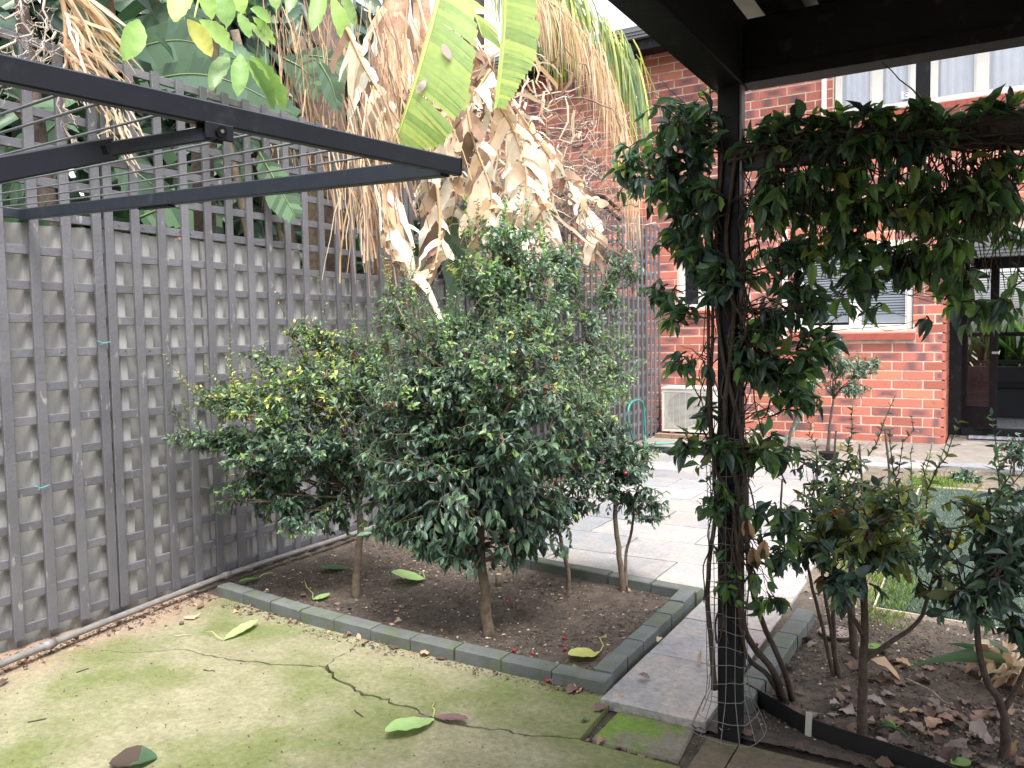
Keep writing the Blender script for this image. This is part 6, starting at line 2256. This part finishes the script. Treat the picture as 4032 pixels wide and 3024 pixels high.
for k in range(26):
    a = on_x(rng.uniform(225, 265), rng.uniform(200, 260), -3.86)
    b = a + np.array([0.02, rng.normal(0.08, 0.08), -rng.uniform(0.1, 0.3)])
    q = MB()
    ribbon(q, curve(a, b, 5, 0.05), rng.uniform(0.006, 0.012), rv(), 0, rng.normal(0, 1))
    part('leaflet', q, M['straw'], fl_, True)
# bare pale climber on the lattice top at the far left, and the tangle on the right
def bare_branch(q_, a, b, r_, lvl):
    P = curve(a, b, 7, 0.07)
    q_.tube(P, [r_, r_ * 0.55], 5, cap=False)
    if lvl:
        L_ = np.linalg.norm(np.asarray(b) - a)
        for k in range(int(rng.integers(3, 6))):
            i = int(rng.integers(1, 7))
            d_ = nrm(nrm(np.asarray(b) - a) * 0.6 + rv(0.7) + np.array([0, 0, -0.25]))
            bare_branch(q_, P[i], P[i] + d_ * L_ * rng.uniform(0.25, 0.6), r_ * 0.55, lvl - 1)


bc_ = thing('bare_climber', on_x(60, 60, -3.86), 'leafless pale climber scrambling over the lattice top at far left', 'climber')
for k, (a_, b_) in enumerate((((-20, 20), (130, 70)), ((100, -20), (95, 120)), ((160, -30), (120, 110)), ((-10, 110), (75, 60)), ((40, -20), (70, 90)), ((120, 70), (60, 165)), ((128, 95), (135, 250)), ((135, 200), (155, 300)), ((0, 60), (60, 150)))):
    q = MB()
    bare_branch(q, on_x(*a_, -3.84 + rng.normal(0, 0.04)), on_x(*b_, -3.84 + rng.normal(0, 0.04)), 0.0065, 2)
    part('stem', q, M['pale_twig'], bc_, True)
tg_ = thing('bare_vine_tangle', at_d(1210, 330, 8.6), 'tangle of leafless grey vine stems before the brick wall by the palm', 'vine')
for k in range(110):
    c_ = at_d(rng.normal(1215, 62), rng.normal(360, 75), rng.uniform(7.6, 9.2))
    rad = rng.uniform(0.12, 0.5)
    ax1, ax2 = nrm(IR + rv(0.4)), nrm(IDN + rv(0.5))
    a0, da = rng.uniform(0, 6.28), rng.uniform(1.0, 3.2)
    th_ = np.linspace(a0, a0 + da, 10)[:, None]
    q = MB()
    q.tube(c_ + rad * (np.cos(th_) * ax1 + np.sin(th_) * ax2 * 0.8) + rng.normal(0, 0.012, (10, 3)), [rng.uniform(0.004, 0.011), 0.003], 5, cap=False)
    part('stem', q, M['pale_twig'] if rng.random() < 0.45 else M['brown_twig'], tg_, True)
for k in range(2):
    q = MB()
    q.tube(smooth_path([at_d(1150, 470 + 20 * k, 7.8), at_d(1210, 420 + 25 * k, 7.9), at_d(1290, 420 + 20 * k, 8.1), at_d(1340, 455 + 20 * k, 8.2)], 16), [0.03, 0.018], 7)
    part('thick_stem', q, M['bark_dark'], tg_, True)
q = MB()
for k in range(420):
    a = at_d(rng.normal(1210, 70), rng.normal(430, 60), rng.uniform(7.2, 8.9))
    q.tube(curve(a, a + nrm(rv() + IDN * 0.4) * rng.uniform(0.15, 0.5), 4, 0.08), rng.uniform(0.0016, 0.004), 3, cap=False, m=int(rng.integers(2)))
part('twigs', q, [M['pale_twig'], M['brown_twig']], tg_, True, kind='stuff')
q = MB()
q.tube([at_d(769, 420, 5.45), at_d(757, 10, 5.45), at_d(755, -60, 5.45)], 0.017, 10)
gp = solo('metal_pole', q, mat('galvanised', (0.42, 0.45, 0.5), 0.45, (0.36, 0.38, 0.42), scale=9), 'thin grey galvanised pole standing behind the lattice among dead fronds', 'pole', base=at_d(769, 420, 5.45), smooth=True)

# the neighbour's dense growth behind the fence reads as one mass
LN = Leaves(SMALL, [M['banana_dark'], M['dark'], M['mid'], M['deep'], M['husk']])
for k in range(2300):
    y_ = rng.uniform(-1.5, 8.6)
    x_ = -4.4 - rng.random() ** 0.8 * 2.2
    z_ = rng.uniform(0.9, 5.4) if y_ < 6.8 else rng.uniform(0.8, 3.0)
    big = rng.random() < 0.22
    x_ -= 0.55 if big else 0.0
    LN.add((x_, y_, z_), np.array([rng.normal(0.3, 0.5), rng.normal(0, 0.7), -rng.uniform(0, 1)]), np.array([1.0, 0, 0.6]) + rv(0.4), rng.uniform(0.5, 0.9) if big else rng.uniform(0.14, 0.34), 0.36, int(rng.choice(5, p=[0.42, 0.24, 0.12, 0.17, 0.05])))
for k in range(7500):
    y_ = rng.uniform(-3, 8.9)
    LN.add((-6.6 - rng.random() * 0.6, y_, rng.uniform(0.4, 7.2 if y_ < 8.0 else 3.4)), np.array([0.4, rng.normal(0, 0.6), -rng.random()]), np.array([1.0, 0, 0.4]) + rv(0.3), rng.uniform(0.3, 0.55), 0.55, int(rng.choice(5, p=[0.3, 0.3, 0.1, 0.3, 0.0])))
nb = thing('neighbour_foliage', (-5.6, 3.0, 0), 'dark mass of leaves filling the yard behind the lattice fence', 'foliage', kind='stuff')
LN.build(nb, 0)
q = MB()
for k in range(16):
    y_ = rng.uniform(0.5, 8)
    x_ = rng.uniform(-5.4, -4.4)
    q.tube(smooth_path([(x_, y_, 0), (x_ + rng.normal(0, 0.1), y_ + rng.normal(0, 0.2), 1.6), (x_ + rng.normal(0, 0.3), y_ + rng.normal(0, 0.4), 3.6)], 10), [rng.uniform(0.03, 0.12), 0.03], 8, m=int(rng.integers(2)))
part('stems', q, [M['bark_dark'], M['bark']], nb, True, kind='stuff')

# ------------------------------------------------------------------ small things on the ground
stk = rib_g


def fallen(label, base, tip, wpx, m, z=0.004, stalk=None, curl=0.25, fold=0.25, tmpl=None, group=None, patch=None, tilt=(0, 0, 1), cat='leaf'):
    a, b = on_z(*base, z), on_z(*tip, z)
    L_ = np.linalg.norm(b - a)
    dep = (a - EYE) @ R[2]
    th_ = thing('fallen_leaf', a, label, cat, group)
    tv, tl, tt = tmpl or fine_leaf(int(rng.integers(99)), 9, fold, -curl, 0.015, 0.03)
    ax = nrm(b - a)
    nn = nrm(np.asarray(tilt, float) - ax * (np.asarray(tilt) @ ax))
    xx = np.cross(ax, nn)
    # flat widths foreshorten on the ground
    fw = abs(xx @ IR) + abs(xx @ IDN) * 0.95 + 0.25
    W_ = wpx * 1.25 * px(dep) / fw / L_
    V = a + tv[:, :1] * xx * L_ * W_ + tv[:, 1:2] * ax * L_ + tv[:, 2:3] * nn * L_ * 0.5
    V[:, 2] += max(0.0, z + 0.002 - V[:, 2].min())
    mi = np.zeros(len(tt), int)
    if patch is not None:
        mi[patch] = 1
    mb_ = MB()
    mb_.add(V, tl, tt, mi)
    part('blade', mb_, [m, M['dry3']], th_, True)
    if stalk:
        c_ = on_z(*stalk, z + 0.006)
        mb_ = MB()
        mb_.tube(curve(a + (0, 0, 0.004), c_, 5, 0.04, 0.1), 0.0022, 5)
        part('stalk', mb_, stk, th_, True)
    return th_


pale_leaf = leaf_mat('pale_fallen_leaf', (0.36, 0.5, 0.2), 0.5, 0.2, 0.1)
green_leaf = leaf_mat('green_fallen_leaf', (0.17, 0.32, 0.07), 0.45, 0.2, 0.1)
yell_leaf = leaf_mat('yellow_fallen_leaf', (0.5, 0.5, 0.16), 0.5, 0.2, 0.1)
purple = leaf_mat('purple_dry_leaf', (0.15, 0.09, 0.085), 0.7, 0.05, 0.15)
fallen('pale green leaf lying on the slab above the long crack', (482, 1384), (560, 1350), 30, pale_leaf, 0.004, (440, 1366))
fallen('large pale green leaf lying on the lower slab with upright stalk', (936, 1552), (834, 1600), 50, pale_leaf, 0.004, (937, 1518))
fallen('long purple-brown leaf beside the large pale leaf on the slab', (935, 1548), (1012, 1566), 20, purple, 0.004)
fallen('short brown leaf tucked behind the large pale leaf on the slab', (930, 1548), (888, 1562), 16, purple, 0.003)
fallen('half dark half green leaf at the bottom edge of the slab', (340, 1640), (236, 1654), 40, M['mid'], 0.004, None, 0.1, 0.6, patch=list(range(9, 20)))
fallen('yellow-green leaf with brown patch on the soil at the kerb corner', (1297, 1408), (1226, 1424), 34, yell_leaf, 0.012, (1309, 1370), patch=[1, 3])
fallen('curled pale green leaf on the soil left of the thick trunk', (918, 1252), (846, 1258), 30, pale_leaf, 0.012, (900, 1232), 0.6, 0.5)
fallen('small green leaf with long stalk on the soil near the front kerb', (676, 1296), (714, 1288), 18, pale_leaf, 0.012, (654, 1258))
fallen('green leaf on the soil beside the fence pipe', (560, 1248), (518, 1264), 18, green_leaf, 0.012, (590, 1238))
fallen('dark olive leaf lying behind the left trunk', (756, 1228), (690, 1232), 14, M['mid'], 0.012, (770, 1240))
fallen('browning green leaf under the thin trunk near the far kerb', (1252, 1244), (1300, 1246), 14, M['olive'], 0.012, (1243, 1230))
fallen('dark green fallen leaf at the left end of the front kerb', (505, 1282), (470, 1278), 12, M['dry3'], 0.01)
for lab, b_, t_, w_, m_ in (('cupped tan leaf leaning on the front kerb', (912, 1422), (926, 1400), 26, M['tan']), ('small dark curled leaf left of the cupped tan leaf', (838, 1398), (868, 1396), 14, M['dry3']),
                            ('dark leaf scrap right of the cupped tan leaf', (940, 1424), (968, 1420), 12, M['dry3']), ('upright tan leaf at the outer kerb corner', (1246, 1500), (1258, 1474), 24, M['tan']),
                            ('purple leaf left of the kerb corner', (1226, 1500), (1248, 1486), 20, purple), ('purple leaf right of the kerb corner', (1264, 1492), (1288, 1488), 18, purple),
                            ('grey-purple leaf at the tip of the slab corner', (1284, 1538), (1308, 1528), 20, purple), ('orange-brown leaf in the dirt below the path step', (1330, 1525), (1340, 1505), 18, M['tan']),
                            ('brown leaf in the dirt beside the mossy paver', (1345, 1522), (1368, 1516), 14, M['dry']), ('dark red leaf lying on the bluestone path', (1378, 1462), (1404, 1466), 12, purple),
                            ('tan leaf on the path beside the kerb', (1420, 1388), (1428, 1380), 10, M['straw']), ('tan leaf on the path before the post', (1508, 1440), (1514, 1420), 8, M['tan']),
                            ('large grey leaf against the foot of the post', (1556, 1592), (1588, 1574), 34, M['dry2']), ('brown leaf right of the foot of the post', (1600, 1588), (1624, 1580), 22, M['dry']),
                            ('dark leaf on the pergola slab near the edging', (1700, 1610), (1740, 1626), 22, M['dry3']), ('round brown leaf at the bottom edge by the edging', (1890, 1650), (1930, 1656), 26, M['dry']),
                            ('orange leaf between path and short kerb row', (1690, 1322), (1704, 1306), 16, M['tan']), ('dark dry leaf on the slab at the left edge', (0, 1484), (16, 1470), 12, M['dry3']),
                            ('tan leaf on the slab near the fence end of the kerb', (395, 1338), (432, 1334), 10, M['tan']), ('brown curled leaf on the slab by the kerb end', (425, 1318), (440, 1306), 12, M['dry'])):
    z_ = 0.032 if ('path' in lab and 'step' not in lab and 'between' not in lab) else (0.012 if 'soil' in lab else 0.004)
    fallen(lab, b_, t_, w_, m_, z_, None, tmpl=LITTER[int(rng.integers(6))])

# leaf litter of the right bed: every leaf is lying by itself
lit_m = [M['dry'], M['dry2'], M['dry3'], M['dry'], M['tan']]
lit = {}
cnt = 0
while cnt < 190:
    x_, y_ = rng.uniform(-0.72, 0.42), rng.uniform(2.90, 3.9)
    edge = 2.86 + 0.30 * max(0.0, min(1, (-0.35 - x_) / 0.4)) ** 1.5
    if y_ < edge + 0.06 or (x_ < -0.45 and rng.random() < 0.6) or (y_ > 3.45 and rng.random() < 0.6):
        continue
    k_, m_ = int(rng.integers(6)), int(rng.choice(5, p=[0.36, 0.28, 0.2, 0.1, 0.06]))
    if (k_, m_) not in lit:
        mb = MB()
        tv, tl, tt = LITTER[k_]
        tv = tv - np.array([0, 0.5, tv[:, 2].min()])
        mb.add(tv * np.array([0.7, 1, 0.6]), tl, tt)
        lit[(k_, m_)] = mb.mesh('dry_leaf', lit_m[m_], True)
    s_ = rng.uniform(0.042, 0.085)
    Mx = Matrix.Translation((x_, y_, 0.003)) @ Matrix.Rotation(rng.uniform(0, 6.28), 4, 'Z') @ Matrix.Rotation(rng.normal(0, 0.22), 4, 'X') @ Matrix.Scale(s_, 4)
    o = inst('dry_leaf', lit[(k_, m_)], None, Mx)
    marks = (('the forked trunk', -0.355, 2.97), ('the V-shaped trunk', 0.07, 3.06), ('the thin bundled stems', -0.52, 3.48), ('the curved black edging', -0.6, 2.98), ('the strappy plant', 0.2, 3.5), ('the bottom right corner', 0.12, 2.88), ('the vine roots', -0.7, 3.1))
    mk = min(marks, key=lambda t_: (t_[1] - x_) ** 2 + (t_[2] - y_) ** 2)[0]
    colr = ('brown', 'grey', 'dark', 'brown', 'tan')[m_]
    szw = 'small ' if s_ < 0.055 else ('large ' if s_ > 0.073 else '')
    tag(o, f'{szw}{colr} {("folded", "arched", "cupped", "flat", "flat", "crinkled")[k_]} dry leaf lying on the soil near {mk}', 'leaf', f'{szw}{colr} dry leaves near {mk}')
    cnt += 1
for lab, pts in (('crumpled straw-brown leaf leaning on the forked trunk', ((1880, 1455), (1945, 1470), 40)), ('bright green leaf among the litter of the right bed', ((1866, 1396), (1905, 1402), 22)), ('pale green leaf at the bottom right corner', ((2055, 1652), (2095, 1648), 14))):
    fallen(lab, pts[0], pts[1], pts[2], M['tan'] if 'straw' in lab else green_leaf, 0.012, None, tmpl=CURLED[2] if 'straw' in lab else None)
LB_ = Leaves(LITTER, [M['dry'], M['dry3'], M['tan'], M['husk']])
for k in range(330):
    r_ = rng.random()
    if r_ < 0.3:
        p = np.array([rng.uniform(-3.9, -3.66), rng.uniform(1.5, 3.0), 0.006])
    elif r_ < 0.5:
        p = np.array([rng.uniform(-3.6, -1.35), 0, 0.005])
        p[1] = 2.945 - 0.055 * math.sin((p[0] + 3.72) / 2.43 * math.pi) + 0.05 * (-1.29 - p[0]) - rng.random() ** 2 * 0.12 - 0.045
    elif r_ < 0.75:
        p = np.array([rng.uniform(-3.85, -1.45), rng.uniform(3.1, 4.2), 0.012])
    elif r_ < 0.87:
        p = np.array([rng.uniform(-3.9, -3.0), rng.uniform(4.0, 6.0), 0.014])
    else:
        p = np.array([rng.uniform(-1.25, -0.85), rng.choice([2.56, 2.88]) + rng.normal(0, 0.012), -0.015])
    th = rng.uniform(0, 6.28)
    LB_.add(p, (math.cos(th), math.sin(th), 0.1), np.array([0, 0, 1.0]) + rv(0.35), rng.uniform(0.012, 0.04), 0.65, int(rng.choice(4, p=[0.4, 0.3, 0.15, 0.15])))
lb0 = thing('leaf_fragments', (-2.6, 3.0, 0), 'small broken bits of dry leaf gathered along the kerb, fence foot and bed soil', 'leaf bits', kind='stuff')
LB_.build(lb0, 0)
# twigs lying about
for lab, a_, b_, z_ in (('straight bare twig lying on the litter of the right bed', (1956, 1465), (2060, 1522), 0.02), ('thin twig on the soil near the kerb corner', (1165, 1390), (1200, 1372), 0.012), ('short brown twig on the soil by the front kerb', (825, 1343), (852, 1336), 0.012), ('pale thin twig on the slab below the pale leaf', (378, 1374), (416, 1371), 0.003), ('dark thin twig on the middle of the slab', (440, 1447), (464, 1450), 0.003), ('short stick on the left part of the slab', (165, 1452), (192, 1444), 0.003), ('twig on the slab near the lower crack', (766, 1534), (784, 1548), 0.004), ('long fine twig on the lower left slab', (60, 1560), (100, 1552), 0.003)):
    a, b = on_z(*a_, z_), on_z(*b_, z_)
    q = MB()
    q.tube(curve(a, b, 5, 0.03), [0.003, 0.0018], 5)
    solo('twig', q, M['pale_twig'] if 'pale' in lab or 'straight' in lab else M['bark_dark'], lab, 'twig', base=a, smooth=True)
# berries
q = MB()
q.ball((0, 0, 0), 0.009, 8, 6)
bmesh_ = q.mesh('berry', M['berry'], True)
for u_, v_, z_ in ((1128, 1424, 0.012), (1165, 1432, 0.012), (1182, 1470, 0.012), (1102, 1445, 0.012), (1218, 1378, 0.012), (1110, 1405, 0.012), (1095, 1300, 0.012), (1680, 1308, 0.038), (1635, 1392, 0.038), (1475, 1302, 0.038), (1220, 1402, 0.012), (1150, 1412, 0.012)):
    o = inst('fallen_berry', bmesh_, None, Matrix.Translation(on_z(u_, v_, z_)))
    tag(o, 'small red berry fallen on the bed soil' if z_ < 0.03 else 'small red berry fallen on the bluestone path', 'berry', 'fallen red berries on soil' if z_ < 0.03 else 'fallen red berries on path')
# stones on slab, sawn stump, drain cover
for lab, (u_, v_), r_ in (('brown lump of earth on the slab near the fence', (392, 1346), 0.014), ('small brown clod beside the lump of earth', (358, 1352), 0.007), ('round seed pod on the slab above the crack', (1058 / 2.2, 1310), 0.009)):
    p = on_z(u_, v_, r_ * 0.6)
    q = MB()
    q.ball(p, r_, 9, 6, sq=(1, 0.8, 0.75))
    q.V[0] += rng.normal(0, r_ * 0.1, q.V[0].shape)
    solo('clod', q, M['bark'], lab, 'clod', base=p, smooth=True)
ps = on_z(1076, 1266, 0.0)
stp = thing('stump', ps, 'small sawn-off stump beside the thick trunk', 'stump')
q = MB()
q.tube([ps - (0, 0, 0.02), ps + (0.004, 0, 0.07)], [0.02, 0.017], 10)
part('stem', q, M['bark'], stp, True)
q = MB()
q.tube([ps + (0.004, 0, 0.0702), ps + (0.004, 0, 0.072)], 0.0145, 10)
part('sawn_face', q, mat('sawn_wood', (0.5, 0.4, 0.26), 0.8), stp)
pg = on_z(3290 / KPX, 2490 / KPX, 0.02)
dg = thing('drain_cover', pg, 'round white slotted drain cover set in the soil behind the thin stems', 'drain cover')
q = MB()
q.tube([pg - (0, 0, 0.01), pg], 0.075, 26)
part('rim', q, M['dry3'], dg)
q = MB()
for k in range(18):
    a_ = k / 18 * 2 * math.pi
    d_ = np.array([math.cos(a_), math.sin(a_), 0])
    q.obox(pg + d_ * 0.022 + (0, 0, 0.003), pg + d_ * 0.064 + (0, 0, 0.003), 0.008, 0.005)
for r_ in (0.02, 0.071):
    th_ = np.linspace(0, 2 * math.pi, 27)
    q.tube(np.stack([pg[0] + r_ * np.cos(th_), pg[1] + r_ * np.sin(th_), np.full(27, pg[2] + 0.003)], 1), 0.0055, 5, cap=False)
part('slotted_ring', q, M['dry2'], dg)
# flexible black edging and its stake
eg = thing('flexible_edging', (-0.4, 2.93, 0), 'curved black plastic garden edging along the front of the right bed', 'edging')
pe = smooth_path([on_z(1612, 1516, -0.01), on_z(1660, 1545, -0.01), on_z(1740, 1592, -0.01), on_z(1850, 1632, -0.01), on_z(1960, 1668, -0.01), (0.25, 2.74, -0.01), (0.9, 2.78, -0.01)], 40)
q = MB()
V = []
for i, p in enumerate(pe):
    t_ = nrm(np.gradient(pe, axis=0)[i])
    s_ = np.array([-t_[1], t_[0], 0]) * 0.0022
    V += [p - s_ - (0, 0, 0.03), p + s_ - (0, 0, 0.03), p + s_ + (0, 0, 0.078), p - s_ + (0, 0, 0.078)]
F = []
for i in range(len(pe) - 1):
    a, b = 4 * i, 4 * i + 4
    F += [(a + k, a + (k + 1) % 4, b + (k + 1) % 4, b + k) for k in range(4)]
q.faces(V, F + [(0, 1, 2, 3)])
part('strip', q, mat('black_plastic', (0.012, 0.012, 0.013), 0.4), eg)
sp_ = on_z(1748, 1596, -0.01)
q = MB()
q.obox(sp_ + np.array([-0.004, -0.006, -0.02]), sp_ + np.array([0.0, -0.006, 0.098]), 0.022, 0.005, (0, 1, 0), bevel=0.001)
part('stake', q, mat('aluminium_stake', (0.42, 0.42, 0.38), 0.45), eg)
# strappy plant at the right edge
psx = on_z(2195, 1480, 0.0)
stt = thing('strappy_plant', psx, 'strappy grey-green plant with a dry tan base at the right edge of the bed', 'plant')
LS = Leaves(LINEAR, [M['greygreen'], M['mid']])
for k in range(6):
    a_ = rng.uniform(1.6, 4.6)
    LS.add(psx + (0, 0, 0.03), np.array([math.cos(a_), math.sin(a_) * 0.7, rng.uniform(0.25, 1.1)]), (0, 0, 1), rng.uniform(0.18, 0.32), 0.04, int(rng.integers(2)))
LS.build(stt, 60, 'leaf')
LT = Leaves(CURLED, [M['tan'], M['straw'], M['husk']])
for k in range(46):
    a_ = rng.uniform(0, 6.28)
    LT.add(psx + np.array([rng.normal(-0.03, 0.05), rng.normal(0, 0.04), 0.02 + 0.08 * rng.random()]), np.array([math.cos(a_), math.sin(a_), rng.uniform(-0.5, 0.8)]), (0, 0, 1), rng.uniform(0.06, 0.16), 0.3, int(rng.integers(3)))
LT.build(stt, 60, 'dry_leaf')
# tiny weeds
for lab, u_, v_, n_, L_ in (('small green grass tuft in the litter by the edging', 1935, 1580, 5, 0.06), ('tiny green weed in the dirt left of the mossy paver', 1262, 1560, 6, 0.02), ('tiny green seedling by the kerb corner inside the bed', 1240, 1448, 6, 0.025)):
    p = on_z(u_, v_, 0.0)
    th_ = thing('weed', p, lab, 'weed')
    Lw = Leaves(LINEAR if 'grass' in lab else SMALL, [M['fresh'], M['mid']])
    for k in range(n_):
        a_ = rng.uniform(0, 6.28)
        Lw.add(p + (0, 0, 0.004), np.array([math.cos(a_), math.sin(a_), rng.uniform(0.4, 1.2)]), (0, 0, 1), L_ * rng.uniform(0.7, 1.3), 0.1 if 'grass' in lab else 0.6, int(rng.integers(2)))
    Lw.build(th_, 20)
